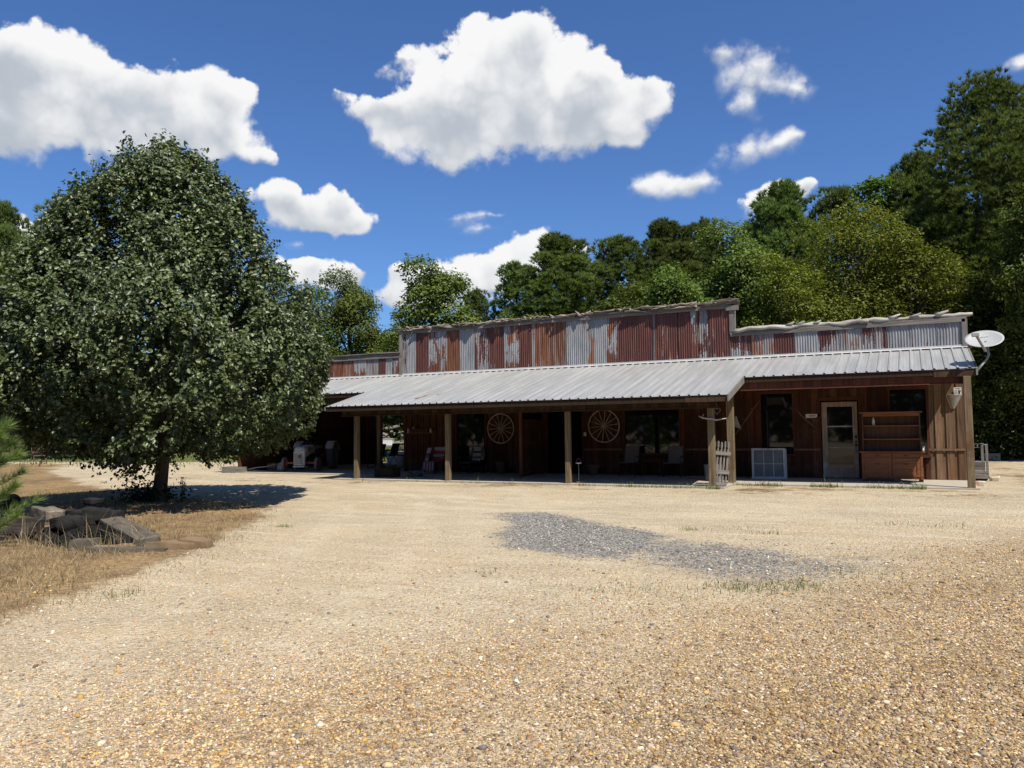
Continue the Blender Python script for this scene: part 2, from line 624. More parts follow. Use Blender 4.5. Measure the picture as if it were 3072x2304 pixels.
def leaf_mat(name, c_dark, c_light, trans=0.25, rough=0.42, hue=0.0, spec=0.5):
    m, q, b, out = new_mat(name)
    t = q.attr('tint')
    f = q.mapr(t, -1, 1, 0, 1, False)
    c = q.mix(f, c_dark, c_light)
    oi = q.n.new('ShaderNodeObjectInfo').outputs['Random']
    hs = q.n.new('ShaderNodeHueSaturation')
    q.l.new(c, hs.inputs['Color'])
    q.l.new(q.math('MULTIPLY_ADD', oi, hue, 0.5 - hue / 2), hs.inputs['Hue'])
    q.l.new(q.math('MULTIPLY_ADD', oi, 0.5 if hue else 0.0, 0.75 if hue else 1.0), hs.inputs['Value'])
    c = hs.outputs[0]
    q.l.new(c, b.inputs['Base Color'])
    b.inputs['Roughness'].default_value = rough
    b.inputs['Specular IOR Level'].default_value = spec
    tr = q.n.new('ShaderNodeBsdfTranslucent')
    cc = q.mix(1.0, c, (1.1, 1.25, 0.5), 'MULTIPLY')
    q.l.new(cc, tr.inputs['Color'])
    ms = q.n.new('ShaderNodeMixShader')
    ms.inputs[0].default_value = trans
    q.l.new(b.outputs[0], ms.inputs[1])
    q.l.new(tr.outputs[0], ms.inputs[2])
    q.l.new(ms.outputs[0], out.inputs[0])
    return m


def color_attr_mat(name, attr, rough=0.8, spec=0.3):
    m, q, b, out = new_mat(name)
    c = q.attr(attr, 'Color')
    n = q.noise(q.coord(), 160.0, 3, 0.6)
    cc = q.vmath('SCALE', c, None)
    q.l.new(q.math('MULTIPLY_ADD', n, 0.6, 0.7), cc.node.inputs['Scale'])
    q.l.new(cc, b.inputs['Base Color'])
    b.inputs['Roughness'].default_value = rough
    b.inputs['Specular IOR Level'].default_value = spec
    return m


def glass_mat(name, base=(0.006, 0.007, 0.007), rough=0.03):
    m, q, b, out = new_mat(name)
    n = q.noise(q.coord(), 1.6, 2, 0.5)
    q.l.new(q.mix(q.mapr(n, 0.4, 0.7), base, tuple(x * 1.8 for x in base)), b.inputs['Base Color'])
    b.inputs['Roughness'].default_value = rough
    b.inputs['IOR'].default_value = 1.5
    q.l.new(q.bump(n, 0.02, 0.05), b.inputs['Normal'])
    return m


M = {}
M['siding'] = wood('siding', (0.0372, 0.0114, 0.0057), (0.0867, 0.0329, 0.0152), 'z', stain=(0.0825, 0.0429, 0.0240), tintv=0.4)
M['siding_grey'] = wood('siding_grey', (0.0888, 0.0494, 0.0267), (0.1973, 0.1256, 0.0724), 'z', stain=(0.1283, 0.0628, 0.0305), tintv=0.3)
M['beam'] = wood('beam', (0.0186, 0.0104, 0.0052), (0.0446, 0.0260, 0.0134), 'z', tintv=0.5)
M['redtrim'] = wood('redtrim', (0.0530, 0.0164, 0.0082), (0.0928, 0.0323, 0.0153), 'z', tintv=0.25)
M['post'] = wood('post', (0.0879, 0.0599, 0.0308), (0.1977, 0.1508, 0.0900), 'z', stain=(0.0934, 0.0494, 0.0213), tintv=0.12, bump=0.6)
M['oldwood'] = wood('oldwood', (0.0864, 0.0756, 0.0648), (0.2052, 0.1890, 0.1674), 'x', tintv=0.3, bump=0.7)
M['oldwood_z'] = wood('oldwood_z', (0.0945, 0.0850, 0.0708), (0.2125, 0.1937, 0.1701), 'z', tintv=0.25, bump=0.7)
M['bark'] = wood('bark', (0.0850, 0.0638, 0.0467), (0.3060, 0.2635, 0.2210), 'x', tintv=0.5, bump=0.8)
M['driftwood'] = wood('driftwood', (0.2160, 0.1944, 0.1656), (0.4176, 0.3888, 0.3456), 'x', tintv=0.15, bump=0.8)
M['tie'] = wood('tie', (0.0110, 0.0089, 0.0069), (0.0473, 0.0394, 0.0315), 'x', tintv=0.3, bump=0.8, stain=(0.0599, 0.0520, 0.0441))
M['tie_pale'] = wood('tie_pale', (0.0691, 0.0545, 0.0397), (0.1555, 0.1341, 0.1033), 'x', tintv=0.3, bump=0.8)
M['trunk'] = wood('trunk_bark', (0.03, 0.022, 0.016), (0.10, 0.078, 0.058), 'z', tintv=0.2, grain=16, bump=1.0)
M['hutch'] = wood('hutch_wood', (0.1361, 0.0470, 0.0160), (0.2449, 0.0939, 0.0328), 'x', tintv=0.12, rough=0.5, bump=0.15)
M['hutch_dark'] = wood('hutch_wood_dark', (0.0651, 0.0246, 0.0101), (0.1107, 0.0477, 0.0190), 'z', tintv=0.12, rough=0.55, bump=0.15)
M['doorwood'] = wood('door_paint', (0.2134, 0.1351, 0.0925), (0.3344, 0.2704, 0.2063), 'z', stain=(0.3699, 0.3344, 0.2846), tintv=0.15, bump=0.3)
M['whitewood'] = wood('white_paint', (0.3100, 0.2976, 0.2790), (0.4216, 0.4092, 0.3906), 'z', tintv=0.1, bump=0.2)
M['wheelwood'] = wood('wheel_wood', (0.3120, 0.2400, 0.1920), (0.5040, 0.4080, 0.3360), 'z', tintv=0.2)
M['concrete'] = plain('concrete', (0.3150, 0.2808, 0.2244), 0.9, var=0.2, scale=3.0, bump=0.2)
M['stone'] = plain('stone', (0.0782, 0.0633, 0.0444), 0.9, var=0.3, scale=5.0, bump=0.6)
M['stone_dark'] = plain('stone_dark', (0.020, 0.019, 0.018), 0.9, var=0.3, scale=5.0, bump=0.6, spec=0.08)  # near black: the tree's shade on the pit stones is in this colour
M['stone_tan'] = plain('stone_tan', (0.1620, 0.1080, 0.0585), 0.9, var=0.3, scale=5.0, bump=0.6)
M['stone_pale'] = plain('stone_pale', (0.4960, 0.4320, 0.3200), 0.9, var=0.15, scale=6.0, bump=0.3)
M['terracotta'] = plain('terracotta', (0.3360, 0.1760, 0.1120), 0.85, var=0.2)
M['glass'] = glass_mat('dark_glass')
M['glass_milky'] = glass_mat('milky_glass', (0.075, 0.072, 0.062), 0.45)
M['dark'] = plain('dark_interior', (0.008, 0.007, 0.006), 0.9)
M['black'] = plain('black_metal', (0.015, 0.014, 0.014), 0.45)
M['rubber'] = plain('rubber', (0.1155, 0.1122, 0.1089), 0.8, var=0.3, scale=12, bump=0.3)
M['white_metal'] = plain('white_metal', (0.4464, 0.4464, 0.4340), 0.35, var=0.05)
M['grey_metal'] = plain('grey_metal', (0.2250, 0.2250, 0.2175), 0.45, 0.4, var=0.15)
M['tin'] = plain('tin', (0.3150, 0.3000, 0.2700), 0.5, 0.2, var=0.2)
M['zinc'] = plain('zinc', (0.2475, 0.2775, 0.3000), 0.4, 0.5, var=0.15)
M['tractor_grey'] = plain('tractor_grey', (0.4306, 0.4306, 0.3974), 0.45, var=0.12)
M['tractor_red'] = plain('tractor_red', (0.2860, 0.0455, 0.0325), 0.5, var=0.2)
M['tractor_dark'] = plain('tractor_dark', (0.03, 0.028, 0.026), 0.5, var=0.2)
M['dish'] = plain('dish_paint', (0.3110, 0.3162, 0.3110), 0.45, var=0.06)
M['dish_letter'] = plain('dish_lettering', (0.7790, 0.7790, 0.7600), 0.4, var=0.02)
M['rust_spot'] = plain('rust_stain', (0.4000, 0.2240, 0.0800), 0.8, var=0.3, scale=30)
M['sign_white'] = plain('sign_white', (0.5610, 0.5440, 0.4930), 0.6, var=0.08, scale=20)
M['sign_black'] = plain('sign_black', (0.03, 0.03, 0.03), 0.6)
M['cloth_white'] = plain('cloth_white', (0.2900, 0.2850, 0.2900), 0.95, var=0.06)
M['cloth_red'] = plain('cloth_red', (0.2400, 0.0280, 0.0480), 0.95, var=0.1)
M['cloth_blue'] = plain('cloth_blue', (0.0480, 0.0880, 0.2880), 0.95, var=0.1)
M['cloth_black'] = plain('cloth_black', (0.012, 0.011, 0.012), 0.95, var=0.1, spec=0.05)
M['cloth_tan'] = plain('sling_fabric', (0.1300, 0.1100, 0.0950), 0.9, var=0.08)
M['pot'] = plain('clay_pot', (0.16, 0.075, 0.05), 0.85, var=0.2)
M['plastic_white'] = plain('plastic_white', (0.5250, 0.5325, 0.5250), 0.4, var=0.04)
M['red_iron'] = plain('painted_iron', (0.1092, 0.0420, 0.0336), 0.7, var=0.25)
M['lamp_off'] = plain('tube_housing', (0.4960, 0.4960, 0.4640), 0.4, var=0.03)


def roof_mat():
    m, q, b, out = new_mat('galvalume_roof')
    co = q.coord()
    st = q.noise(q.vmath('MULTIPLY', co, (7.0, 0.5, 0.5)), 1.0, 4, 0.6)
    bg = q.noise(co, 0.6, 4, 0.6)
    c = q.mix(q.mapr(st, 0.3, 0.7), (0.2760, 0.2806, 0.2714), (0.3680, 0.3680, 0.3542))
    c = q.mix(q.mapr(bg, 0.5, 0.75, 0, 0.5), c, (0.2484, 0.2438, 0.2254))
    # a single long rust scratch on the lower left of the main sheets
    sp_ = q.n.new('ShaderNodeSeparateXYZ')
    q.l.new(co, sp_.inputs[0])
    q.l.new(c, b.inputs['Base Color'])
    b.inputs['Roughness'].default_value = 0.42
    b.inputs['Metallic'].default_value = 0.25
    return m


M['roof'] = roof_mat()
for k_ in ('galv', 'red', 'rust', 'peel', 'patch', 'streak'):
    M['sheet_' + k_] = sheet_mat('tin_' + k_, k_)

M['pear_leaf'] = leaf_mat('pear_leaf', (0.028, 0.043, 0.015), (0.125, 0.158, 0.060), 0.20, 0.42, spec=0.42)
M['pine_leaf'] = leaf_mat('pine_needle', (0.046, 0.068, 0.018), (0.172, 0.216, 0.064), 0.36, 0.7, 0.03, 0.12)
M['oak_leaf'] = leaf_mat('broad_leaf', (0.046, 0.070, 0.012), (0.150, 0.192, 0.040), 0.30, 0.6, 0.035, 0.18)
M['yellow_leaf'] = leaf_mat('yellow_green_leaf', (0.058, 0.070, 0.010), (0.165, 0.180, 0.030), 0.32, 0.6, 0.02, 0.18)
M['wood_mass'] = leaf_mat('far_foliage', (0.026, 0.038, 0.009), (0.085, 0.108, 0.026), 0.2, 0.7, 0.0, 0.1)
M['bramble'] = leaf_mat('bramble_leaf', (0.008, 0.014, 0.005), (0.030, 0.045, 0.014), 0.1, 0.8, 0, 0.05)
M['sapling'] = leaf_mat('sapling_needle', (0.075, 0.120, 0.024), (0.230, 0.310, 0.090), 0.4, 0.5, 0, 0.35)
M['straw'] = leaf_mat('straw', (0.15, 0.105, 0.06), (0.46, 0.36, 0.215), 0.35, 0.8, 0, 0.2)
M['thatch'] = leaf_mat('thatch', (0.10, 0.066, 0.036), (0.34, 0.245, 0.14), 0.25, 0.85, 0, 0.1)
M['weed'] = leaf_mat('weed_green', (0.06, 0.085, 0.025), (0.22, 0.25, 0.09), 0.3, 0.6, 0, 0.3)
M['pebble'] = color_attr_mat('pebble', 'col', 0.75)


def ground_mat():
    m, q, b, out = new_mat('yard_ground')
    co = q.coord()
    z = q.n.new('ShaderNodeSeparateColor')
    q.l.new(q.attr('zone', 'Color'), z.inputs[0])
    lush = q.attr('lush')
    n1 = q.noise(co, 0.45, 5, 0.6)
    n2 = q.noise(co, 2.6, 5, 0.65)
    n3 = q.noise(co, 14.0, 4, 0.65)
    n4 = q.noise(co, 70.0, 3, 0.7)
    # wheel streaks running across the yard
    stv = q.mapping(co, (0.35, 2.2, 1), rot=(0, 0, R(-28)))
    n5 = q.noise(stv, 1.0, 4, 0.6)
    cell = q.n.new('ShaderNodeTexVoronoi')
    q.l.new(co, cell.inputs['Vector'])
    cell.inputs['Scale'].default_value = 48.0
    cv = q.n.new('ShaderNodeSeparateColor')
    q.l.new(cell.outputs['Color'], cv.inputs[0])
    cell2 = q.n.new('ShaderNodeTexVoronoi')
    q.l.new(co, cell2.inputs['Vector'])
    cell2.inputs['Scale'].default_value = 24.0
    cv2 = q.n.new('ShaderNodeSeparateColor')
    q.l.new(cell2.outputs['Color'], cv2.inputs[0])
    sand = q.mix(q.mapr(n5, 0.35, 0.68), (0.349, 0.282, 0.182), (0.461, 0.390, 0.267))
    sand = q.mix(q.mapr(n1, 0.42, 0.7, 0, 0.7), sand, (0.293, 0.239, 0.165))
    sand = q.mix(q.mapr(n2, 0.56, 0.72, 0, 0.45), sand, (0.349, 0.243, 0.126))
    grit = q.ramp(cv.outputs[0], [(0.0, (0.140, 0.111, 0.078)), (0.25, (0.307, 0.236, 0.144)), (0.55, (0.433, 0.363, 0.244)), (0.85, (0.502, 0.438, 0.317)), (1.0, (0.279, 0.265, 0.237))])
    sand = q.mix(q.mapr(q.math('MULTIPLY_ADD', n2, 0.6, q.math('MULTIPLY', n3, 0.5)), 0.36, 0.70, 0.18, 0.70), sand, grit)
    n6 = q.noise(co, 0.8, 4, 0.6, 0.5)
    sand = q.mix(q.mapr(n6, 0.52, 0.72, 0, 0.55), sand, (0.430, 0.328, 0.196))
    sand = q.mix(q.mapr(q.noise(stv, 1.9, 3, 0.6), 0.58, 0.72, 0, 0.6), sand, (0.500, 0.429, 0.318))
    trk = q.attr('track')
    tf = q.math('MULTIPLY', trk, q.mapr(n2, 0.42, 0.6, 0.1, 1.0))
    sand = q.mix(q.math('MULTIPLY', tf, 0.5), sand, (0.515, 0.442, 0.322))
    # coarse pebbly ground
    peb = q.ramp(cv2.outputs[0], [(0.0, (0.091, 0.070, 0.049)), (0.22, (0.210, 0.139, 0.073)), (0.45, (0.336, 0.236, 0.105)), (0.68, (0.391, 0.299, 0.159)), (0.85, (0.238, 0.188, 0.144)), (1.0, (0.461, 0.404, 0.297))])
    peb = q.mix(q.mapr(n3, 0.45, 0.65, 0, 0.8), peb, (0.216, 0.154, 0.089))
    grav = q.ramp(cv.outputs[1], [(0.0, (0.055, 0.052, 0.047)), (0.3, (0.125, 0.119, 0.106)), (0.65, (0.200, 0.189, 0.166)), (0.9, (0.310, 0.289, 0.243)), (1.0, (0.420, 0.378, 0.299))])
    straw = q.mix(q.mapr(n3, 0.35, 0.65), (0.181, 0.117, 0.057), (0.300, 0.210, 0.103))
    straw = q.mix(q.mapr(q.math('MULTIPLY_ADD', n1, 0.6, q.math('MULTIPLY', n2, 0.5)), 0.48, 0.64, 0, 0.9), straw, (0.144, 0.096, 0.054))
    green = q.mix(q.mapr(n2, 0.35, 0.65), (0.070, 0.081, 0.023), (0.133, 0.125, 0.039))
    nz = q.math('MULTIPLY_ADD', n2, 0.55, q.math('MULTIPLY_ADD', n3, 0.45, -0.5))
    def zone(s, a=0.35, bb=0.62, k=1.1):
        return q.mapr(q.math('MULTIPLY_ADD', nz, k, s), a, bb)
    c = q.mix(q.mapr(q.math('ADD', q.math('MULTIPLY_ADD', nz, 1.3, z.outputs[2]), q.math('MULTIPLY_ADD', n1, 0.8, -0.42)), 0.22, 0.90), sand, peb)
    c = q.mix(q.mapr(q.math('ADD', q.math('MULTIPLY_ADD', nz, 1.5, z.outputs[1]), q.math('MULTIPLY_ADD', n1, 0.9, -0.48)), 0.34, 0.66), c, straw)
    gf = q.mapr(q.math('MULTIPLY_ADD', nz, 1.3, q.math('MULTIPLY_ADD', n4, 0.5, q.math('ADD', z.outputs[0], -0.25))), 0.34, 0.60)
    c = q.mix(q.math('MULTIPLY', gf, q.mapr(z.outputs[0], 0.02, 0.2)), c, grav)
    c = q.mix(zone(lush, 0.35, 0.7), c, green)
    k = q.math('ADD', q.math('MULTIPLY_ADD', n4, 0.75, 0.44), q.math('MULTIPLY', q.noise(co, 150.0, 2, 0.6), 0.40))
    cc = q.vmath('SCALE', c, None)
    q.l.new(k, cc.node.inputs['Scale'])
    q.l.new(cc, b.inputs['Base Color'])
    b.inputs['Roughness'].default_value = 0.95
    b.inputs['Specular IOR Level'].default_value = 0.15
    h = q.math('ADD', q.math('MULTIPLY', cell.outputs['Distance'], -0.5), q.math('ADD', q.math('MULTIPLY', cell2.outputs['Distance'], -0.6), q.math('MULTIPLY', n3, 1.4)))
    q.l.new(q.bump(h, 1.0, 0.024), b.inputs['Normal'])
    return m


M['ground'] = ground_mat()

# ------------------------------------------------------------------ the yard


def poly_mask(x, y, poly, soft):
    """1 inside, 0 outside, soft edge of the given width"""
    P = np.array(poly, float)
    x = np.asarray(x, float)
    y = np.asarray(y, float)
    inside = np.zeros(x.shape, bool)
    dist = np.full(x.shape, 1e9)
    n = len(P)
    for i in range(n):
        x0, y0 = P[i]
        x1, y1 = P[(i + 1) % n]
        c = ((y0 > y) != (y1 > y)) & (x < (x1 - x0) * (y - y0) / (y1 - y0 + 1e-12) + x0)
        inside ^= c
        dx, dy = x1 - x0, y1 - y0
        t = np.clip(((x - x0) * dx + (y - y0) * dy) / (dx * dx + dy * dy), 0, 1)
        dist = np.minimum(dist, np.hypot(x - x0 - t * dx, y - y0 - t * dy))
    s = np.where(inside, dist, -dist)
    return smooth(s, -soft, soft)


GREY_A = [(-6.3, 11.9), (-5.87, 11.5), (-5.5, 10.3), (-4.85, 9.35), (-3.67, 8.95), (-3.2, 9.0), (-3.1, 10.2), (-3.3, 11.3), (-4.3, 11.9), (-5.2, 12.6), (-6.2, 13.3), (-6.8, 13.0)]
GREY_B = [(-4.5, 10.2), (-3.9, 9.3), (-3.15, 8.7), (-2.46, 8.1), (-1.74, 7.85), (-1.1, 8.0), (-0.5, 8.7), (0.0, 9.7), (-0.2, 10.4), (-0.8, 10.2), (-1.5, 10.6), (-2.4, 11.1), (-3.3, 11.4), (-4.2, 11.3)]
STRAW = [(-6.6, 3.4), (-7.3, 4.9), (-7.8, 6.0), (-8.75, 7.8), (-10.3, 10.1), (-12, 12.4), (-16, 13.3), (-22, 15.2), (-30, 19), (-37, 24.5), (-60, 23), (-90, 14), (-40, -10), (-10, -4), (-7, 1)]
BROWN = [(2.2, 14.5), (0.3, 11.5), (-0.7, 9.2), (-1.2, 7.7), (-1.9, 6.5), (-2.2, 5.2), (-2.4, 4.4), (-2.4, 3.2), (-1.9, 1.0), (0, -4), (14, -4), (16, 14)]
GOLD = [(-2.2, 5.9), (-3.4, 4.6), (-4.3, 3.2), (-4.0, 1.8), (-1.9, 1.5), (-1.6, 3.4)]
LAWN = [(-14, 31), (-30, 28.5), (-39, 26.5), (-60, 25), (-110, 40), (-70, 130), (-10, 130)]
SIDE = [(1.6, 21), (1.4, 17.5), (3.5, 14), (12, 14), (30, 26), (30, 34), (1.5, 36)]
EDGE = [(-4.0, 17.8), (1.6, 18.8), (1.6, 20.0), (-3.9, 20.0)]


def zones(x, y):
    g = np.maximum(1.0 * poly_mask(x, y, GREY_A, 0.9), 0.60 * poly_mask(x, y, GREY_B, 1.1))
    s = poly_mask(x, y, STRAW, 0.8)
    s = np.maximum(s, 0.50 * poly_mask(x, y, SIDE, 1.2))
    s = np.maximum(s, 0.55 * poly_mask(x, y, EDGE, 0.6))
    # weathered strip of dead grass in front of the porch slabs
    s = np.maximum(s, 0.42 * poly_mask(x, y, [(-24, 17.2), (-3, 17.0), (2, 17.6), (2, 19.0), (-24, 19.5)], 0.5))
    b = np.maximum(0.9 * poly_mask(x, y, BROWN, 2.4), 0.85 * poly_mask(x, y, GOLD, 1.4))
    l = poly_mask(x, y, LAWN, 3.0)
    return g, s, b, l


def axis_vals(lo, hi, step, far_lo, far_hi):
    mid = list(np.arange(lo, hi + 1e-6, step))
    a = []
    s = step
    v = lo
    while v > far_lo:
        s *= 1.25
        v -= s
        a.append(v)
    b = []
    s = step
    v = hi
    while v < far_hi:
        s *= 1.25
        v += s
        b.append(v)
    return np.array(a[::-1] + mid + b)


gx = axis_vals(-24, 6, 0.16, -900, 900)
gy = axis_vals(0.5, 26, 0.16, -200, 1600)
GX, GY = np.meshgrid(gx, gy)
gV = np.stack([GX.ravel(), GY.ravel(), gz(GX, GY).ravel()], 1)
nx_, ny_ = len(gx), len(gy)
ii = np.arange((ny_ - 1) * (nx_ - 1))
r0 = ii // (nx_ - 1)
c0 = ii % (nx_ - 1)
a0 = r0 * nx_ + c0
gF = np.stack([a0, a0 + 1, a0 + nx_ + 1, a0 + nx_], 1)
zg, zs, zb, zl = zones(gV[:, 0], gV[:, 1])
gcol = np.stack([zg, zs, zb, np.ones_like(zg)], 1)
ground = np_mesh("ground", gV, gF, M['ground'], smooth_=True, colname='zone', colors=gcol)
tr_d = np.full(len(gV), 1e9)
TRK = [(-4.6, 1.0), (-6.2, 3.4), (-6.9, 5.0), (-7.4, 6.2), (-8.3, 8.0), (-9.8, 10.4), (-11.6, 13.0), (-15.5, 14.6), (-22, 17.0), (-30, 22)]
for (x0, y0), (x1, y1) in zip(TRK[:-1], TRK[1:]):
    dx, dy = x1 - x0, y1 - y0
    t_ = np.clip(((gV[:, 0] - x0) * dx + (gV[:, 1] - y0) * dy) / (dx * dx + dy * dy), 0, 1)
    tr_d = np.minimum(tr_d, np.hypot(gV[:, 0] - x0 - t_ * dx, gV[:, 1] - y0 - t_ * dy))
trv = sum(a_ * np.exp(-((tr_d - c_) / w_) ** 2) for a_, c_, w_ in ((0.8, 0.9, 0.22), (0.9, 2.4, 0.25), (0.5, 3.3, 0.3), (0.6, 4.8, 0.3)))
trv = np.maximum(trv, sum(a_ * np.exp(-((gV[:, 1] - c_ - 0.06 * gV[:, 0]) / 0.3) ** 2) * smooth(gV[:, 0], -13, -8) for a_, c_ in ((0.8, 15.6), (0.8, 14.0))))
ta = ground.data.attributes.new('track', 'FLOAT', 'POINT')
ta.data.foreach_set('value', np.clip(trv, 0, 1).astype(np.float32))
la = ground.data.attributes.new('lush', 'FLOAT', 'POINT')
la.data.foreach_set('value', zl.astype(np.float32))
tag(ground, kind='structure')

# loose stones of the yard --------------------------------------------------
_bm = bmesh.new()
bmesh.ops.create_icosphere(_bm, subdivisions=1, radius=1.0)
_bm.verts.ensure_lookup_table()
ICO_V = np.array([v.co for v in _bm.verts])
ICO_F = np.array([[v.index for v in f.verts] for f in _bm.faces])
_bm.free()


def stones(name, x, y, size, cols, flat=(0.35, 0.75), sink=0.25):
    n = len(x)
    a = rng.uniform(0, 2 * math.pi, n)
    sx = size * rng.uniform(0.75, 1.35, n)
    sy_ = size * rng.uniform(0.65, 1.1, n)
    sz = size * rng.uniform(flat[0], flat[1], n)
    V = np.repeat(ICO_V[None], n, 0) * (1 + np.clip(rng.normal(0, 0.13, (n, len(ICO_V), 1)), -0.25, 0.25))
    V = V * np.stack([sx, sy_, sz], 1)[:, None, :]
    tl = np.clip(rng.normal(0, 0.2, n), -0.35, 0.35)
    z2 = V[..., 2] + V[..., 0] * tl[:, None]
    X = V[..., 0] * np.cos(a)[:, None] - V[..., 1] * np.sin(a)[:, None] + x[:, None]
    Y = V[..., 0] * np.sin(a)[:, None] + V[..., 1] * np.cos(a)[:, None] + y[:, None]
    Z = z2 + (gz(x, y) + sz * (1 - 2 * sink) * 0.6)[:, None]
    VV = np.stack([X, Y, Z], -1).reshape(-1, 3)
    FF = (ICO_F[None] + (np.arange(n) * len(ICO_V))[:, None, None]).reshape(-1, 3)
    CC = np.repeat(np.concatenate([cols, np.ones((n, 1))], 1), len(ICO_V), 0)
    return np_mesh(name, VV, FF, M['pebble'], smooth_=True, colname='col', colors=CC)


def view_points(n, dmin, dmax, power=1.0, spread=0.72):
    """random ground points in the fan the yard is seen from, denser near"""
    u = rng.uniform(0, 1, n)
    d = dmin * (dmax / dmin) ** (u ** power)
    s = rng.uniform(-spread, spread, n)
    x = -math.sin(YAW) * d + math.cos(YAW) * s * d
    y = math.cos(YAW) * d + math.sin(YAW) * s * d
    return x, y


def palette(n, cols, jit=0.18):
    c = np.array(cols)[rng.integers(0, len(cols), n)]
    return np.clip(c * (1 + rng.normal(0, jit, (n, 1))), 0.01, 0.9)


GOLDS = [(0.393, 0.236, 0.078), (0.449, 0.296, 0.117), (0.506, 0.359, 0.166), (0.294, 0.165, 0.066), (0.245, 0.151, 0.083), (0.368, 0.260, 0.150), (0.196, 0.128, 0.078), (0.539, 0.410, 0.233), (0.327, 0.201, 0.122), (0.180, 0.144, 0.105), (0.425, 0.273, 0.111)]
PALES = [(0.459, 0.356, 0.241), (0.504, 0.406, 0.292), (0.382, 0.285, 0.187), (0.321, 0.242, 0.166), (0.260, 0.206, 0.158), (0.428, 0.306, 0.180), (0.535, 0.448, 0.347)]
px_, py_ = view_points(96000, 2.9, 10.5, 1.0)
zg, zs, zb, zl = zones(px_, py_)
keep = rng.uniform(0, 1, len(px_)) < np.clip(0.20 + 1.05 * zb, 0, 1) * (1 - 0.8 * (zs > 0.5))
px_, py_, zb = px_[keep], py_[keep], zb[keep]
sz_ = np.where(rng.uniform(0, 1, len(px_)) < 0.5 + 0.5 * zb, 1.0, 0.7) * rng.gamma(3.2, 0.0017, len(px_)) + 0.0020
gcol_ = np.where((rng.uniform(0, 1, len(px_)) < 0.25 + 0.75 * zb)[:, None], palette(len(px_), GOLDS), palette(len(px_), PALES))
earth = poly_mask(px_, py_, BROWN, 1.5)
gcol_ = gcol_ * (1 - (0.30 * earth)[:, None] * np.array([1.0, 1.02, 1.05]))
o = stones("gravel", px_, py_, sz_, gcol_)
tag(o, "golden and brown pebbles scattered thickly over the near yard", "gravel", kind='stuff')
# fine grit over the whole drive
fx_, fy_ = view_points(170000, 2.9, 13.0, 1.0)
zg, zs, zb, _ = zones(fx_, fy_)
pk = np.sin(fx_ * 1.7 + 1.3 * np.sin(fy_ * 1.1)) * np.sin(fy_ * 1.9 + fx_ * 0.6)
keep = (zs < 0.5) & (rng.uniform(0, 1, len(fx_)) < (0.55 + 0.38 * pk) * (1 - 0.9 * np.clip(zg * 1.6, 0, 1)))
fx_, fy_, zb = fx_[keep], fy_[keep], zb[keep]
OCT_V = np.array([(1, 0, 0), (-1, 0, 0), (0, 1, 0), (0, -1, 0), (0, 0, 1), (0, 0, -1)], float)
OCT_F = np.array([(0, 2, 4), (2, 1, 4), (1, 3, 4), (3, 0, 4)])
_iv, _if = ICO_V, ICO_F
ICO_V, ICO_F = OCT_V, OCT_F
o = stones("fine_gravel", fx_, fy_, (rng.gamma(4.0, 0.0010, len(fx_)) + 0.0018 + 0.00026 * np.hypot(fx_, fy_)) * (0.68 + 0.32 * zb), palette(len(fx_), PALES + GOLDS[:4] + [(0.22, 0.18, 0.14)], 0.22), (0.5, 0.9), 0.15)
ICO_V, ICO_F = _iv, _if
tag(o, "fine pale grit covering the packed sandy drive", "gravel", kind='stuff')
# a few larger stones
bx_, by_ = view_points(420, 3.0, 9.0, 1.0)
o = stones("scattered_stones", bx_, by_, np.minimum(rng.gamma(6, 0.0028, 420) + 0.006, 0.026), palette(420, GOLDS + PALES + [(0.42, 0.40, 0.35), (0.12, 0.11, 0.11)], 0.15), (0.3, 0.6))
tag(o, "larger loose stones lying among the pebbles of the near yard", "stones", kind='stuff')
# grey crushed rock
gx_ = rng.uniform(-7.2, 0.6, 66000)
gy_ = rng.uniform(7.6, 13.6, 66000)
zg, _, _, _ = zones(gx_, gy_)
nn = np.sin(gx_ * 3.1 + 2 * np.sin(gy_ * 2.3)) * np.sin(gy_ * 3.7 + gx_)
keep = rng.uniform(0, 1, len(gx_)) < np.clip(zg * 1.1 - 0.22 + 0.25 * nn, 0, 1) ** 1.5 * np.interp(gx_, [-4.4, -2.2, 0.2], [0.75, 0.5, 0.25])
gx_, gy_ = gx_[keep], gy_[keep]
GREYS = [(0.125, 0.118, 0.110), (0.165, 0.156, 0.145), (0.215, 0.203, 0.185), (0.105, 0.100, 0.096), (0.27, 0.25, 0.225), (0.36, 0.33, 0.28), (0.075, 0.072, 0.070)]
o = stones("crushed_rock", gx_, gy_, rng.gamma(6, 0.0016, len(gx_)) + 0.003, palette(len(gx_), GREYS), (0.35, 0.6), 0.5)
tag(o, "patch of grey crushed rock spread on the pale yard", "gravel", kind='stuff')

# grass ---------------------------------------------------------------------


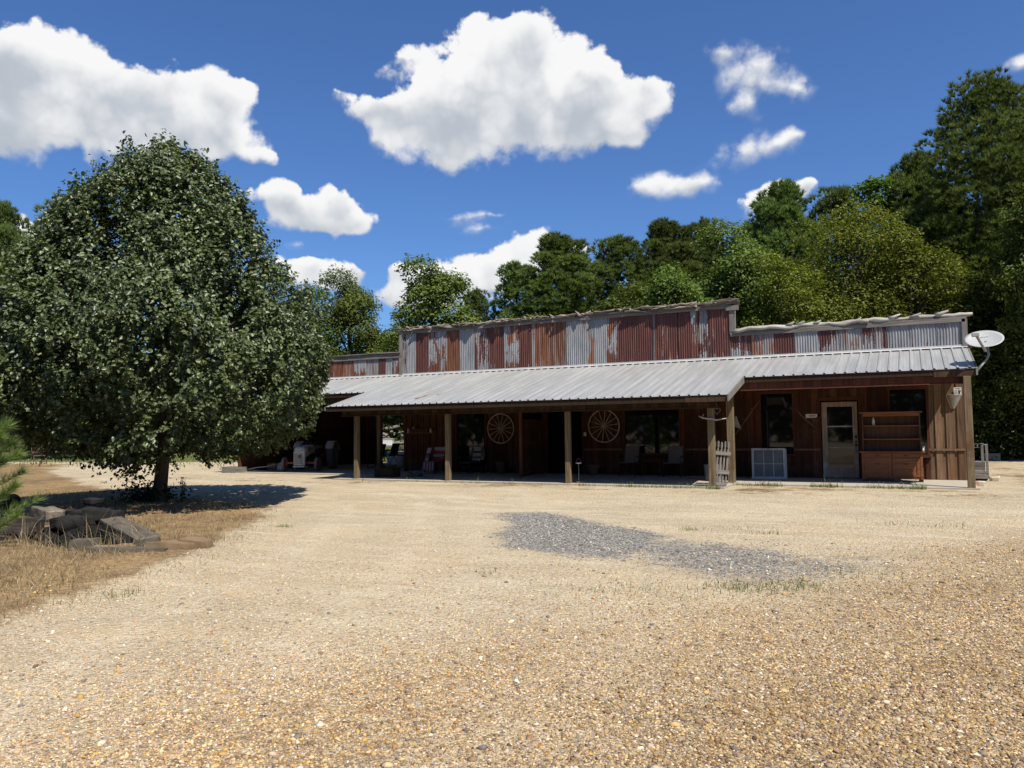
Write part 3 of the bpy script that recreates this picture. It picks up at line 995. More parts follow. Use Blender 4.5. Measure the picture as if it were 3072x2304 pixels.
def blades(name, x, y, h, w, mat, lean=0.6, tint=None, z0=None):
    n = len(x)
    a = rng.uniform(0, 2 * math.pi, n)
    b = rng.uniform(0, 2 * math.pi, n)
    ln = np.abs(rng.normal(lean, 0.35, n)) * h
    z = (gz(x, y) if z0 is None else z0) - 0.01
    wx, wy = np.cos(a) * w / 2, np.sin(a) * w / 2
    dx, dy = np.cos(b) * ln, np.sin(b) * ln
    hh = np.sqrt(np.maximum(h * h - (0.75 * ln) ** 2, (0.3 * h) ** 2))
    V = np.empty((n, 5, 3))
    V[:, 0] = np.stack([x - wx, y - wy, z], 1)
    V[:, 1] = np.stack([x + wx, y + wy, z], 1)
    V[:, 2] = np.stack([x + wx * 0.8 + dx * 0.4, y + wy * 0.8 + dy * 0.4, z + hh * 0.62], 1)
    V[:, 3] = np.stack([x - wx * 0.8 + dx * 0.4, y - wy * 0.8 + dy * 0.4, z + hh * 0.62], 1)
    V[:, 4] = np.stack([x + dx, y + dy, z + hh], 1)
    o5 = (np.arange(n) * 5)[:, None]
    F4 = np.array([[0, 1, 2, 3]]) + o5
    F3 = np.array([[3, 2, 4]]) + o5
    t = rng.uniform(-1, 1, n) if tint is None else tint
    return np_mesh(name, V.reshape(-1, 3), [F4, F3], mat, tint=np.repeat(t, 5))


def patchy(x, y, s=1.0, seed=0.0):
    return np.array([mnoise.noise(Vector((a * s + seed, b * s, seed))) for a, b in zip(x, y)])


n = 150000
x = rng.uniform(-22, -6.5, n)
y = rng.uniform(3.2, 15.5, n)
_, zs, _, _ = zones(x, y)
dcam = np.hypot(x, y)
pk = patchy(x, y, 0.9, 4.0)
k = (rng.uniform(0, 1, n) < zs * (0.62 + 0.9 * pk) * np.clip(1.5 - dcam / 20, 0.12, 1)) & (y > 3.4)
x, y, pk = x[k], y[k], pk[k]
o = blades("dry_grass", x, y, rng.uniform(0.03, 0.10, len(x)) * (1 + 0.8 * np.clip(pk, 0, 1)), rng.uniform(0.004, 0.009, len(x)), M['straw'], 0.8)
tag(o, "short dead straw coloured grass along the left edge of the yard", "dry grass", kind='stuff')
# thin dead grass in the brown pebbles at the right and by the porch
n = 120000
x, y = view_points(n, 3.0, 15.0, 1.0)
_, zs, zb, _ = zones(x, y)
pk = patchy(x, y, 0.8, 9.0)
k = (rng.uniform(0, 1, n) < np.clip(poly_mask(x, y, BROWN, 1.5) * (0.52 + 1.3 * pk), 0, 1)) & (y < 15)
x, y = x[k], y[k]
o = blades("thin_grass", x, y, rng.uniform(0.015, 0.055, len(x)), rng.uniform(0.0025, 0.006, len(x)), M['thatch'], 1.3)
tag(o, "thin dead grass lying between the brown pebbles at the right", "dry grass", kind='stuff')
xs, ys = [], []
for (cx_, cy_, r, k) in ((-1.55, 7.75, 0.35, 260), (-1.15, 8.1, 0.45, 300), (-2.2, 7.3, 0.5, 120), (-2.9, 7.0, 0.5, 60), (-3.1, 12.0, 0.25, 120), (-2.0, 11.9, 0.2, 60), (-2.4, 12.3, 0.5, 70), (-9.3, 9.9, 0.18, 90), (-4.2, 7.5, 0.3, 20), (-0.3, 13.6, 0.5, 80), (0.4, 13.8, 0.4, 60), (-6.9, 5.1, 0.25, 90), (-0.6, 9.0, 0.5, 90)):
    a = rng.normal(0, 1, (k, 2)) * r * 0.6
    xs.append(cx_ + a[:, 0])
    ys.append(cy_ + a[:, 1] * 0.6)
x = np.concatenate(xs)
y = np.concatenate(ys)
o = blades("green_grass", x, y, rng.uniform(0.02, 0.09, len(x)), rng.uniform(0.004, 0.008, len(x)), M['weed'], 0.6)
tag(o, "small sparse tufts of green grass growing in the open yard", "grass", kind='stuff')
# weeds along the slabs
n = 3600
x = np.concatenate([rng.uniform(-4.1, 0.2, 2300), rng.uniform(-7.6, -4.1, 700), rng.uniform(-15, -7.6, 250), rng.uniform(-4.4, -3.6, 350)])
y = np.where(x > -4.05, 19.83, 18.5) - np.abs(rng.normal(0, 0.11, n))
pk = patchy(x, y, 1.4, 2.0)
k = rng.uniform(0, 1, n) < 0.45 + 1.2 * pk
x, y = x[k], y[k]
o = blades("weeds", x, y, rng.gamma(3.0, 0.026, len(x)) + 0.03, rng.uniform(0.007, 0.014, len(x)), M['weed'], 0.5)
tag(o, "green weeds growing along the front edge of the porch slabs", "weeds", kind='stuff')
# tall dry stalks round the pit
n = 420
x = rng.uniform(-14.6, -9.2, n)
y = 7.0 + (x + 14) * 0.02 + rng.normal(0, 0.35, n)
o = blades("tall_dry_grass", x, y, rng.gamma(4, 0.06, n) + 0.06, rng.uniform(0.006, 0.011, n), M['straw'], 0.55)
tag(o, "taller dry grass stalks growing along the timber edged pit", "dry grass", kind='stuff')
# lawn behind the barn and by the far chairs
n = 26000
x = rng.uniform(-62, -16, n)
y = rng.uniform(22, 60, n)
_, zs, _, zl = zones(x, y)
k = (rng.uniform(0, 1, n) < 0.25 + 0.75 * zl) & ((x < -23) | (y > 29))
x, y, zl = x[k], y[k], zl[k]
o = blades("lawn_grass", x, y, rng.uniform(0.08, 0.2, len(x)), rng.uniform(0.03, 0.05, len(x)), M['weed'], 0.7)
tag(o, "rough green lawn grass beyond the yard and behind the barn", "grass", kind='stuff')

# ------------------------------------------------------------------ the barn
W = 22.7          # plane of the front wall
XL, XR = -21.7, 1.22
B0 = (-10.0, 22.7, 0.0)
barn = thing("barn", "long low wooden barn with a patchy rusted tin false front and metal porch roof", "barn", B0)


def bpart(mb, name, mat, parent=barn, label=None, off=B0):
    o = mb.build(name, mat, parent, off if parent is barn else off)
    if label:
        o['label'] = label
    return o


# slabs
mb = MB()
mb.box((-15.55, 18.55, -0.30), (-3.98, W + 0.1, 0.0), tint=0)
mb.box((-3.98, 19.88, -0.30), (1.24, W + 0.1, -0.004), tint=0.2)
mb.box((XL, 20.6, -0.30), (-15.55, 28.0, -0.004), tint=-0.2)
bpart(mb, "porch_slab", M['concrete'])


# front wall: board on board siding with openings
OPEN = [(-13.69, -12.61, 0.0, 1.95), (-10.35, -9.18, 0.0, 1.95), (-7.78, -6.11, 0.65, 1.93), (-3.78, -2.95, 0.64, 2.30), (-2.23, -1.29, 0.0, 2.07), (-0.53, 0.30, 0.62, 2.31)]


def siding(mb, x0, x1, z0, z1, opens, y=W, pitch=0.245, mi=0):
    def cut(a, b):
        """free z intervals of the strip a..b"""
        iv = [(z0, z1)]
        for (ox0, ox1, oz0, oz1) in opens:
            if b > ox0 + 0.01 and a < ox1 - 0.01:
                nv = []
                for (p, q_) in iv:
                    if oz0 > p:
                        nv.append((p, min(q_, oz0)))
                    if oz1 < q_:
                        nv.append((max(p, oz1), q_))
                iv = [(p, q_) for p, q_ in nv if q_ - p > 0.02]
        return iv
    edges = sorted(set([x0, x1] + [e for o_ in opens for e in o_[:2] if x0 < e < x1]))
    for a, b in zip(edges[:-1], edges[1:]):
        for (p, q_) in cut(a, b):
            mb.box((a, y, p), (b, y + 0.05, q_), mi, -0.5)
        k = math.floor(a / pitch)
        while k * pitch < b:
            s = max(a, k * pitch + random.uniform(-.006, .006))
            e = min(b, k * pitch + 0.155 + random.uniform(-.008, .008))
            if e - s > 0.03:
                for (p, q_) in cut((s + e) / 2 - 0.005, (s + e) / 2 + 0.005):
                    mb.box((s, y - 0.026, p), (e, y - 0.0005, q_), mi)
            k += 1


mb = MB()
siding(mb, -15.86, 0.36, 0.0, 3.28, OPEN)
siding(mb, 0.36, XR - 0.02, 0.0, 3.28, [], mi=1)  # weathered boards, made lighter in colour where the sun strikes the wall
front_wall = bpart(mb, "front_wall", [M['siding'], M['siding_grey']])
# belt rails that run along the wall below the windows
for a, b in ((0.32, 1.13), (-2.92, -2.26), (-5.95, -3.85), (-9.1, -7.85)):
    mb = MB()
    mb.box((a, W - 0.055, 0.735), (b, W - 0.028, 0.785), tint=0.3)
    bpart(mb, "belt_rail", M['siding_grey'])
# inner shell: everything inside stays dark
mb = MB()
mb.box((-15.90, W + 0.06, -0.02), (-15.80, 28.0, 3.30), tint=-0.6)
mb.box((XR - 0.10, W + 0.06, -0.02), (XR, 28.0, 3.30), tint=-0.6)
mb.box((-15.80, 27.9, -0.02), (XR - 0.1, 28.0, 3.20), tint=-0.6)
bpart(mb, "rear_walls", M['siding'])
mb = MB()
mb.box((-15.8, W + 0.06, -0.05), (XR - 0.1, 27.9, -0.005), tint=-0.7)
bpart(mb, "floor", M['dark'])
# low roof behind the false front
mb = MB()
mb.prism([(22.86, 3.52), (28.4, 3.02), (28.4, 2.96), (22.86, 3.46)], XL, XR, 0, 0, Matrix(((0, 1, 0, 0), (1, 0, 0, 0), (0, 0, 1, 0), (0, 0, 0, 1))))
bpart(mb, "rear_roof", M['grey_metal'])
# open bay at the left: rear wall with a gateway, side wall
mb = MB()
siding(mb, XL, -15.9, 0.0, 3.1, [(-20.22, -19.02, 0.0, 2.08)], y=27.3)
mb.box((XL, 20.7, 0.0), (XL + 0.05, 27.3, 2.5), tint=-0.3)
bpart(mb, "bay_wall", M['siding'])
mb = MB()
mb.box((XL, 20.15, 2.34), (-15.60, 20.19, 2.58), tint=0)
bpart(mb, "bay_beam", M['beam'])


# false front of salvaged tin
def parapet(x0, x1, ztop, sheets):
    root_mb = MB()
    root_mb.box((x0, W + 0.005, 3.25), (x1, W + 0.12, ztop), tint=-0.2)
    # trim boards
    root_mb.box((x0 - 0.06, W - 0.06, ztop), (x1 + 0.06, W + 0.16, ztop + 0.05), tint=0.2)
    root_mb.box((x0 - 0.03, W - 0.075, ztop - 0.085), (x1 + 0.03, W - 0.05, ztop - 0.003), tint=0.1)
    par = bpart(root_mb, "parapet", M['oldwood'])
    for i, (a, b, kind) in enumerate(sheets):
        n = max(4, int(round((b - a) / 0.068 * 8)))
        ph = random.uniform(0, 6)
        yb = W - 0.026 - (0.008 if i % 2 else 0.0)
        zb_, zt_ = 3.27, ztop - 0.01 - random.uniform(0, 0.02)
        vs = []
        fs = []
        zz = [zb_, zb_ + (zt_ - zb_) * 0.5, zt_]
        bow = random.uniform(-0.006, 0.006)
        for kz, z in enumerate(zz):
            for j in range(n + 1):
                xx = a - 0.012 + (b - a + 0.024) * j / n
                vs.append((xx, yb + 0.0085 * math.sin(2 * math.pi * xx / 0.068 + ph) + (bow if kz == 1 else 0), z))
        for kz in range(2):
            for j in range(n):
                p = kz * (n + 1) + j
                fs.append((p, p + 1, p + n + 2, p + n + 1))
        mbs = MB()
        mbs.add(vs, fs, 0, 0, True)
        o = mbs.build("metal_sheet", M['sheet_' + kind], par, B0)
    return par


main_sheets = [(-15.87, -15.71, 'peel'), (-15.71, -15.32, 'galv'), (-15.32, -14.81, 'red'), (-14.81, -14.08, 'patch'), (-14.08, -13.55, 'rust'), (-13.55, -12.98, 'galv'), (-12.98, -12.42, 'peel'), (-12.42, -11.84, 'red'), (-11.84, -11.30, 'patch'), (-11.30, -10.83, 'red'), (-10.83, -10.74, 'galv'), (-10.74, -10.23, 'rust'), (-10.23, -9.62, 'rust'), (-9.62, -8.93, 'galv'), (-8.93, -8.70, 'streak'), (-8.70, -8.32, 'galv'), (-8.32, -7.97, 'patch'), (-7.97, -7.53, 'red'), (-7.53, -7.23, 'red'), (-7.23, -6.84, 'red'), (-6.84, -6.79, 'galv'), (-6.79, -6.09, 'red'), (-6.09, -5.70, 'red'), (-5.70, -5.48, 'patch'), (-5.48, -5.12, 'peel'), (-5.12, -4.58, 'red')]
right_sheets = [(-4.57, -3.97, 'peel'), (-3.97, -3.39, 'streak'), (-3.39, -2.82, 'red'), (-2.82, -2.23, 'galv'), (-2.23, -1.64, 'peel'), (-1.64, -1.50, 'streak'), (-1.50, -1.11, 'galv'), (-1.11, -0.53, 'peel'), (-0.53, 0.04, 'galv'), (0.04, 0.61, 'galv'), (0.61, 1.17, 'galv')]
left_sheets = [(XL + .02, -21.2, 'galv'), (-21.2, -20.6, 'red'), (-20.6, -20.0, 'streak'), (-20.0, -19.4, 'galv'), (-19.4, -18.96, 'red'), (-18.96, -18.58, 'rust'), (-18.58, -18.04, 'rust'), (-18.04, -17.48, 'patch'), (-17.48, -16.90, 'streak'), (-16.90, -16.64, 'red'), (-16.64, -16.32, 'galv'), (-16.32, -15.96, 'patch')]
par_main = parapet(-15.88, -4.58, 4.87, main_sheets)
par_right = parapet(-4.52, XR, 4.06, right_sheets)
par_left = parapet(XL, -15.95, 4.06, left_sheets)
par_main['label'] = "tall middle false front of red and grey tin sheets"
par_right['label'] = "lower right false front with mostly grey tin sheets"
par_left['label'] = "lower left false front half hidden by the pear tree"
# end boards of the tall middle front
for lo, hi in (((-16.02, W - 0.07, 3.3), (-15.885, W + 0.14, 4.868)), ((-4.575, W - 0.072, 4.112), (-4.43, W + 0.142, 4.868)), ((-4.66, W - 0.11, 4.72), (-4.30, W - 0.08, 4.86)), ((1.175, W - 0.075, 3.36), (1.30, W - 0.04, 4.05))):
    mb = MB()
    mb.box(lo, hi, tint=random.uniform(-.3, .3))
    bpart(mb, "end_board", M['oldwood_z'])
# bark slabs and weathered poles capping the fronts
mb = MB()
x = -16.15
while x < -4.5:
    L = random.uniform(0.30, 0.75)
    for lay in range(2):
        zc = 4.935 + lay * 0.035 + random.uniform(-.006, .012)
        w_ = random.uniform(0.07, 0.17)
        Mx = Matrix.Translation((min(x + L / 2, -4.7) + random.uniform(-.1, .1), W - 0.01 + random.uniform(-0.07, 0.07), zc)) @ Matrix.Rotation(random.uniform(-.18, .18), 4, 'Z') @ Matrix.Rotation(random.uniform(-.09, .09), 4, 'Y') @ Matrix.Rotation(random.uniform(-.45, .45), 4, 'X')
        mb.rough((-L / 2, -w_, -0.014), (L / 2, w_, 0.014), 0.05, 4, 0, None, Mx, True)
    if random.random() < 0.75:
        Mx = Matrix.Translation((x + random.uniform(0, .2), W - 0.10 + random.uniform(-.05, .08), 4.995)) @ Matrix.Rotation(random.uniform(-.9, .9), 4, 'Y') @ Matrix.Rotation(random.uniform(-.8, .8), 4, 'Z')
        mb.rough((-0.11, -0.045, -0.012), (0.11, 0.045, 0.012), 0.04, 3, 0, random.uniform(0, 1), Mx, True)
    x += L * 0.62
bpart(mb, "bark_capping", M['bark'])
mb = MB()
pts = []
rad = []
x = -4.45
i = 0
while x < 1.55:
    pts.append((x, W + 0.02 + 0.05 * math.sin(x * 2.1), 4.165 + 0.018 * math.sin(x * 4.7) + random.uniform(-.01, .01)))
    rad.append(0.055 + 0.014 * math.sin(x * 7.3) + random.uniform(-.008, .01))
    x += 0.14
mb.tube(pts, rad, 9, 0, 0.2)
pts2 = [(p[0], p[1] - 0.09, p[2] - 0.02 + 0.02 * math.sin(p[0] * 9)) for p in pts[:26]]
mb.tube(pts2, [0.045] * len(pts2), 8, 0, -0.5)
for (kx, kl, kr) in ((-2.65, 0.16, 0.045), (-1.2, 0.12, 0.03), (-0.35, 0.25, 0.05), (0.15, 0.22, 0.04), (0.72, 0.3, 0.06), (-2.9, 0.14, 0.05), (-2.2, 0.12, 0.04)):
    mb.tube([(kx - 0.12, W - 0.03, 4.18), (kx, W - 0.05, 4.21), (kx + kl * 0.6, W - 0.06, 4.235 + kr * 0.8)], [kr, kr * 0.9, kr * 0.35], 7, 0, None)
bpart(mb, "driftwood_capping", M['driftwood'])
mb = MB()
x = XL
while x < -16.0:
    L = random.uniform(0.8, 1.6)
    for lay in range(2):
        Mx = Matrix.Translation((min(x + L / 2, -16.6), W + 0.02 - 0.05 * lay, 4.135 + lay * 0.035)) @ Matrix.Rotation(random.uniform(-.015, .015), 4, 'Y')
        mb.rough((-L / 2, -0.09, -0.02), (L / 2, 0.09, 0.02), 0.012, 3, 0, None, Mx)
    x += L * 0.8
bpart(mb, "plank_capping", M['oldwood'])

# ribbed porch roof
SL = 0.264
ZJ = 3.33


def roofz(y):
    return ZJ - SL * (W - 0.03 - y)


def rib_profile(x0, x1, pitch=0.232):
    xs = [(x0, 0.0)]
    k = math.ceil((x0 + 0.03) / pitch)
    while k * pitch < x1 - 0.03:
        c = k * pitch
        xs += [(c - 0.034, 0.0), (c - 0.016, 0.030), (c + 0.016, 0.030), (c + 0.034, 0.0), (c + 0.075, 0.0), (c + 0.082, 0.004), (c + 0.092, 0.004), (c + 0.099, 0.0)]
        k += 1
    xs.append((x1, 0.0))
    return [p for p in xs if x0 <= p[0] <= x1]


mb = MB()
for (x0, x1, y0) in ((XL - 0.1, -15.50, 20.02), (-15.50, -3.76, 18.15), (-3.76, 1.27, 20.02)):
    pr = rib_profile(x0, x1)
    vs = []
    fs = []
    rows = [W - 0.03, (W + y0) / 2, y0]
    for yy in rows:
        for (xx, h) in pr:
            vs.append((xx, yy, roofz(yy) + h))
    n = len(pr)
    for rws in range(2):
        for j in range(n - 1):
            p = rws * n + j
            fs.append((p, p + n, p + n + 1, p + 1))
    o_ = len(mb.v)
    mb.add(vs, fs, 0, random.uniform(-.3, .3))
    # underside, kept a few millimetres below
    mb.add([(x0, rows[0], roofz(rows[0]) - .006), (x1, rows[0], roofz(rows[0]) - .006), (x1, rows[2], roofz(rows[2]) - .006), (x0, rows[2], roofz(rows[2]) - .006)], [(0, 1, 2, 3)], 0, 0)
porch_roof = bpart(mb, "porch_roof", M['roof'])
mb = MB()
mb.box((XL - 0.1, W - 0.055, ZJ + 0.012), (1.28, W - 0.036, ZJ + 0.07), tint=0.3)
Mf = Matrix.Translation((0, W - 0.05, ZJ + 0.026)) @ Matrix.Rotation(math.atan(SL), 4, 'X')
mb.box((XL - 0.1, -0.12, 0.0), (1.28, 0.0, 0.004), tint=0.3, mat=Mf)
bpart(mb, "ridge_flashing", M['white_metal'])
# long rust scrape on the lower sheets
for (ax, ay, bx, by, w_) in ((-12.55, 19.55, -12.75, 18.75, 0.05), (-12.2, 19.5, -12.28, 19.2, 0.02), (-14.9, 18.6, -15.05, 18.4, 0.025)):
    mb = MB()
    mb.bar((ax, ay, roofz(ay) + 0.0235), (bx, by, roofz(by) + 0.0235), w_, 0.003, 0, 0)
    bpart(mb, "rust_scrape", M['rust_spot'])


def slope_board(mb, x, y0, y1, depth, th=0.035, mi=0, tint=0, up_=0.0):
    a = roofz(y0)
    b = roofz(y1)
    mb.add([(x, y0, a + up_), (x + th, y0, a + up_), (x + th, y1, b + up_), (x, y1, b + up_), (x, y0, a - depth), (x + th, y0, a - depth), (x + th, y1, b - depth), (x, y1, b - depth)],
           [(0, 1, 2, 3), (7, 6, 5, 4), (0, 4, 5, 1), (1, 5, 6, 2), (2, 6, 7, 3), (3, 7, 4, 0)], mi, tint)


for args in ((-3.758, 18.13, 20.06, 0.145, 0.035, 0, 0.1, 0.012), (1.272, 20.0, W - 0.1, 0.13, 0.035, 0, -0.2, 0.01), (-15.54, 18.15, 20.06, 0.12, 0.035, 0, -0.3, -0.012)):
    mb = MB()
    slope_board(mb, *args)
    bpart(mb, "rake_board", M['oldwood_z'])
mb = MB()
mb.box((-15.50, 18.175, 1.99), (-4.75, 18.21, 2.105), tint=-0.3)
mb.box((-4.75, 18.165, 1.985), (-3.762, 18.215, 2.11), tint=0.8)
mb.box((-3.70, 20.045, 2.50), (0.45, 20.08, 2.605), tint=-0.3)
mb.box((0.45, 20.035, 2.46), (1.265, 20.085, 2.61), tint=0.8)
mb.box((XL, 20.045, 2.50), (-15.6, 20.08, 2.605), tint=-0.3)
bpart(mb, "fascia", M['beam'])
mb = MB()
x = -15.35
while x < -4.1:
    slope_board(mb, x, 18.22, W - 0.06, 0.11, 0.04, up_=-0.012, tint=random.uniform(-.8, .2))
    x += 0.61
for a, b in ((-3.6, 1.1), (XL + 0.1, -15.7)):
    x = a
    while x < b:
        slope_board(mb, x, 20.1, W - 0.06, 0.11, 0.04, up_=-0.012, tint=random.uniform(-.8, .2))
        x += 0.61
bpart(mb, "rafters", M['beam'])
# header beams faced with short boards
mb = MB()
x = -15.3
while x < -4.15:
    w_ = random.uniform(0.13, 0.2)
    mb.box((x, 18.665, 1.875 + random.uniform(0, .008)), (min(x + w_ - 0.006, -4.15), 18.69, 2.08))
    x += w_
mb.box((-15.3, 18.692, 1.87), (-4.15, 18.80, 2.10), tint=-0.5)
mb.box((-15.33, 18.65, 1.845), (-4.10, 18.685, 1.872), tint=0.5)
bpart(mb, "porch_beam", M['beam'])
mb = MB()
x = -3.95
while x < 1.12:
    w_ = random.uniform(0.16, 0.24)
    mb.box((x, 20.105, 2.325 + random.uniform(0, .008)), (min(x + w_ - 0.006, 1.14), 20.13, 2.56))
    x += w_
mb.box((-4.0, 20.132, 2.32), (1.14, 20.22, 2.56), tint=-0.5)
mb.box((-4.0, 20.09, 2.295), (1.17, 20.128, 2.322), tint=0.5)
bpart(mb, "side_beam", M['redtrim'])
# posts
for (x, y, z, s, t) in ((-14.80, 18.75, 1.87, 0.135, 0.1), (-11.61, 18.75, 1.87, 0.135, 0.0), (-7.97, 18.75, 1.87, 0.135, -0.1), (-4.28, 18.75, 1.87, 0.15, -0.2), (-4.12, 20.17, 2.55, 0.165, 0.1), (1.09, 20.05, 2.46, 0.15, 0.0), (-16.92, W + 0.02, 3.2, 0.16, -0.4)):
    mb = MB()
    mb.box((x - s / 2, y - s / 2, -0.05), (x + s / 2, y + s / 2, z), 0, t, None, 0.007)
    bpart(mb, "post", M['post'])
# windows
def window(x0, x1, z0, z1, y=W, mat='redtrim', fr=0.06, sill=True):
    mb = MB()
    mb.box((x0 - fr, y - 0.05, z1), (x1 + fr, y - 0.027, z1 + fr + 0.02), tint=0.2)
    mb.box((x0 - fr, y - 0.049, z0), (x0, y - 0.027, z1), tint=0)
    mb.box((x1, y - 0.049, z0), (x1 + fr, y - 0.027, z1), tint=0)
    if sill:
        mb.box((x0 - fr - 0.02, y - 0.085, z0 - 0.06), (x1 + fr + 0.02, y - 0.028, z0 - 0.001), tint=0.4)
    w = bpart(mb, "window", M[mat])
    p = MB()
    p.box((x0, y + 0.012, z0), (x1, y + 0.02, z1), tint=0)
    p.build("pane", M['glass'], w, B0)
    return w


window(-13.69, -12.61, 0.03, 1.95, sill=False)
window(-7.78, -6.11, 0.65, 1.93)
window(-3.78, -2.95, 0.64, 2.30)
window(-0.53, 0.30, 0.62, 2.31)
# half glazed door
mb = MB()
dx0, dx1, dy0, dy1 = -2.20, -1.32, W - 0.045, W + 0.0
mb.box((dx0, dy0, 0.015), (dx0 + 0.13, dy1, 2.03), tint=0.1)
mb.box((dx1 - 0.12, dy0, 0.015), (dx1, dy1, 2.03), tint=-0.1)
mb.box((dx0 + 0.13, dy0 + 0.002, 1.905), (dx1 - 0.12, dy1, 2.03), tint=0.5)
mb.box((dx0 + 0.13, dy0 + 0.002, 0.015), (dx1 - 0.12, dy1, 0.285), 0, tint=0.9)
for z in (0.80, 1.36):
    mb.box((dx0 + 0.13, dy0 + 0.008, z), (dx1 - 0.12, dy1 - 0.008, z + 0.035), tint=0.7)
door = bpart(mb, "glazed_door", M['doorwood'])
for a, b in ((0.285, 0.80), (0.835, 1.36), (1.395, 1.905)):
    p = MB()
    p.box((dx0 + 0.13, W - 0.024, a), (dx1 - 0.12, W - 0.016, b), tint=0)
    p.build("pane", M['glass'], door, B0)
for z, r in ((1.10, 0.032), (0.97, 0.026), (0.88, 0.034), (0.72, 0.018)):
    p = MB()
    p.lathe([(0.0, 0.0), (r, 0.001), (r, 0.012), (r * 0.6, 0.035), (0.0, 0.038)], 12, 0, 0, Matrix.Translation((dx1 - 0.05, dy0 - 0.0005, z)) @ Matrix.Rotation(R(90), 4, 'X'))
    p.build("lock" if r < 0.03 else "door_knob", M['black'], door, B0)
mb = MB()
mb.box((dx0 - 0.11, W - 0.052, 0.0), (dx0 - 0.028, W - 0.027, 2.07), tint=-0.2)
mb.box((dx1 + 0.028, W - 0.052, 0.0), (dx1 + 0.11, W - 0.027, 2.07), tint=-0.2)
mb.box((dx0 - 0.11, W - 0.055, 2.07), (dx1 + 0.11, W - 0.027, 2.17), tint=0.3)
bpart(mb, "door_frame", M['redtrim'])
# big plank door standing open at right angles to the wall
mb = MB()
A = Vector((-10.03, 20.1, 0))
Bp = Vector((-10.40, 22.62, 0))
dv = (Bp - A)
Ld = dv.length
Mx = Matrix.Translation(A) @ Matrix.Rotation(math.atan2(dv.y, dv.x), 4, 'Z')
x = 0.0
while x < Ld - 0.05:
    w_ = random.uniform(0.13, 0.17)
    mb.box((x, -0.02, 0.05), (min(x + w_ - 0.005, Ld), 0.012, 1.62 if 0.1 < x < 1.9 else 1.95), 0, None, Mx)
    x += w_
for z in (0.12, 0.95, 1.50):
    mb.box((0.02, -0.05, z), (Ld, -0.0205, z + 0.10), 0, 0.3, Mx)
mb.box((-0.015, -0.06, 0.03), (0.055, 0.03, 1.95), 0, 0.6, Mx)
mb.box((0.06, -0.045, 1.63), (2.05, 0.0, 1.69), 0, 0.5, Mx)
mb.box((0.06, -0.045, 1.89), (2.05, 0.0, 1.95), 0, 0.5, Mx)
pd = bpart(mb, "plank_door", M['siding'], label="wide plank door standing open across the porch")
p = MB()
p.box((0.06, -0.02, 1.69), (2.05, -0.012, 1.89), 0, 0, Mx)
p.build("pane", M['glass'], pd, B0)
# switch plates, lamp
p = MB()
p.box((-9.11, W - 0.034, 1.17), (-9.03, W - 0.0265, 1.29), tint=0)
bpart(p, "light_switch", M['sign_white'])
p = MB()
p.tube([(-7.57, W - 0.10, 1.965), (-6.06, W - 0.10, 1.975)], 0.024, 10, 0, 0)
p.box((-7.45, W - 0.085, 1.955), (-6.2, W - 0.027, 1.99), tint=0)
bpart(p, "tube_lamp", M['lamp_off'], label="unlit white tube lamp above the big window")

# ------------------------------------------------------------------ things on and by the porch


def local_part(parent, name, mb, mat, label=None):
    o = mb.build(name, mat, parent)
    if label:
        o['label'] = label
    return o


# wagon wheels ---------------------------------------------------------------
def wagon_wheel(x, z, r, label, nsp=14, rot=0.0):
    t = thing("wagon_wheel", label, "wagon wheel", (x, W - 0.075, z), 0, "wagon wheels hung on the porch wall")
    mb = MB()
    n = 40
    ring = [(r - 0.02) * Vector((math.cos(2 * math.pi * i / n), 0, math.sin(2 * math.pi * i / n))) for i in range(n)]
    mb.tube(ring, 0.021, 8, 0, 0.2, closed=True)
    local_part(t, "rim", mb, M['wheelwood'])
    for i in range(nsp):
        a = 2 * math.pi * i / nsp + rot
        d = Vector((math.cos(a), 0, math.sin(a)))
        mb = MB()
        mb.tube([d * 0.05, d * r * 0.5, d * (r - 0.03)], [0.013, 0.0125, 0.0105], 6, 0, 0)
        local_part(t, "spoke", mb, M['wheelwood'])
    mb = MB()
    mb.lathe([(0, -0.09), (0.035, -0.09), (0.05, -0.05), (0.062, 0.0), (0.055, 0.035), (0, 0.04)], 14, 0, -0.6, Matrix.Rotation(R(-90), 4, 'X'))
    local_part(t, "hub", mb, M['wheelwood'])


wagon_wheel(-12.0, 1.44, 0.50, "wooden spoked wagon wheel on the porch wall between dark window and open plank door", 14, 0.05)
wagon_wheel(-8.43, 1.475, 0.515, "slightly larger spoked wagon wheel on the porch wall left of the big window", 14, 0.12)

# satellite dish --------------------------------------------------------------
t = thing("satellite_dish", "pale grey oval satellite dish with lettering on the right roof corner", "satellite dish", (1.29, 20.05, 2.52))
O = Vector((1.29, 20.05, 2.52))
mb = MB()
mb.tube([Vector(p) - O for p in ((1.28, 20.06, 2.55), (1.40, 20.16, 2.70), (1.50, 20.22, 2.83), (1.545, 20.24, 2.93), (1.53, 20.28, 3.10), (1.50, 20.32, 3.24))], [0.024, 0.024, 0.024, 0.026, 0.026, 0.024], 8, 0, 0)
local_part(t, "mast", mb, M['grey_metal'])
mb = MB()
mb.tube([Vector(p) - O for p in ((1.285, 20.3, 2.62), (1.40, 20.26, 2.74), (1.53, 20.25, 2.88))], 0.009, 6, 0, 0)
local_part(t, "brace", mb, M['grey_metal'])
mb = MB()
mb.box((-0.02, -0.07, -0.04), (0.012, 0.07, 0.09), tint=0)
local_part(t, "mounting_plate", mb, M['grey_metal'])
nrm = Vector((-0.02, -0.585, 0.81)).normalized()
DC = Vector((1.475, 20.30, 3.30))
hx = Vector((0.97, 0.10, 0.12))
hx = (hx - nrm * hx.dot(nrm)).normalized()
vy = nrm.cross(hx)
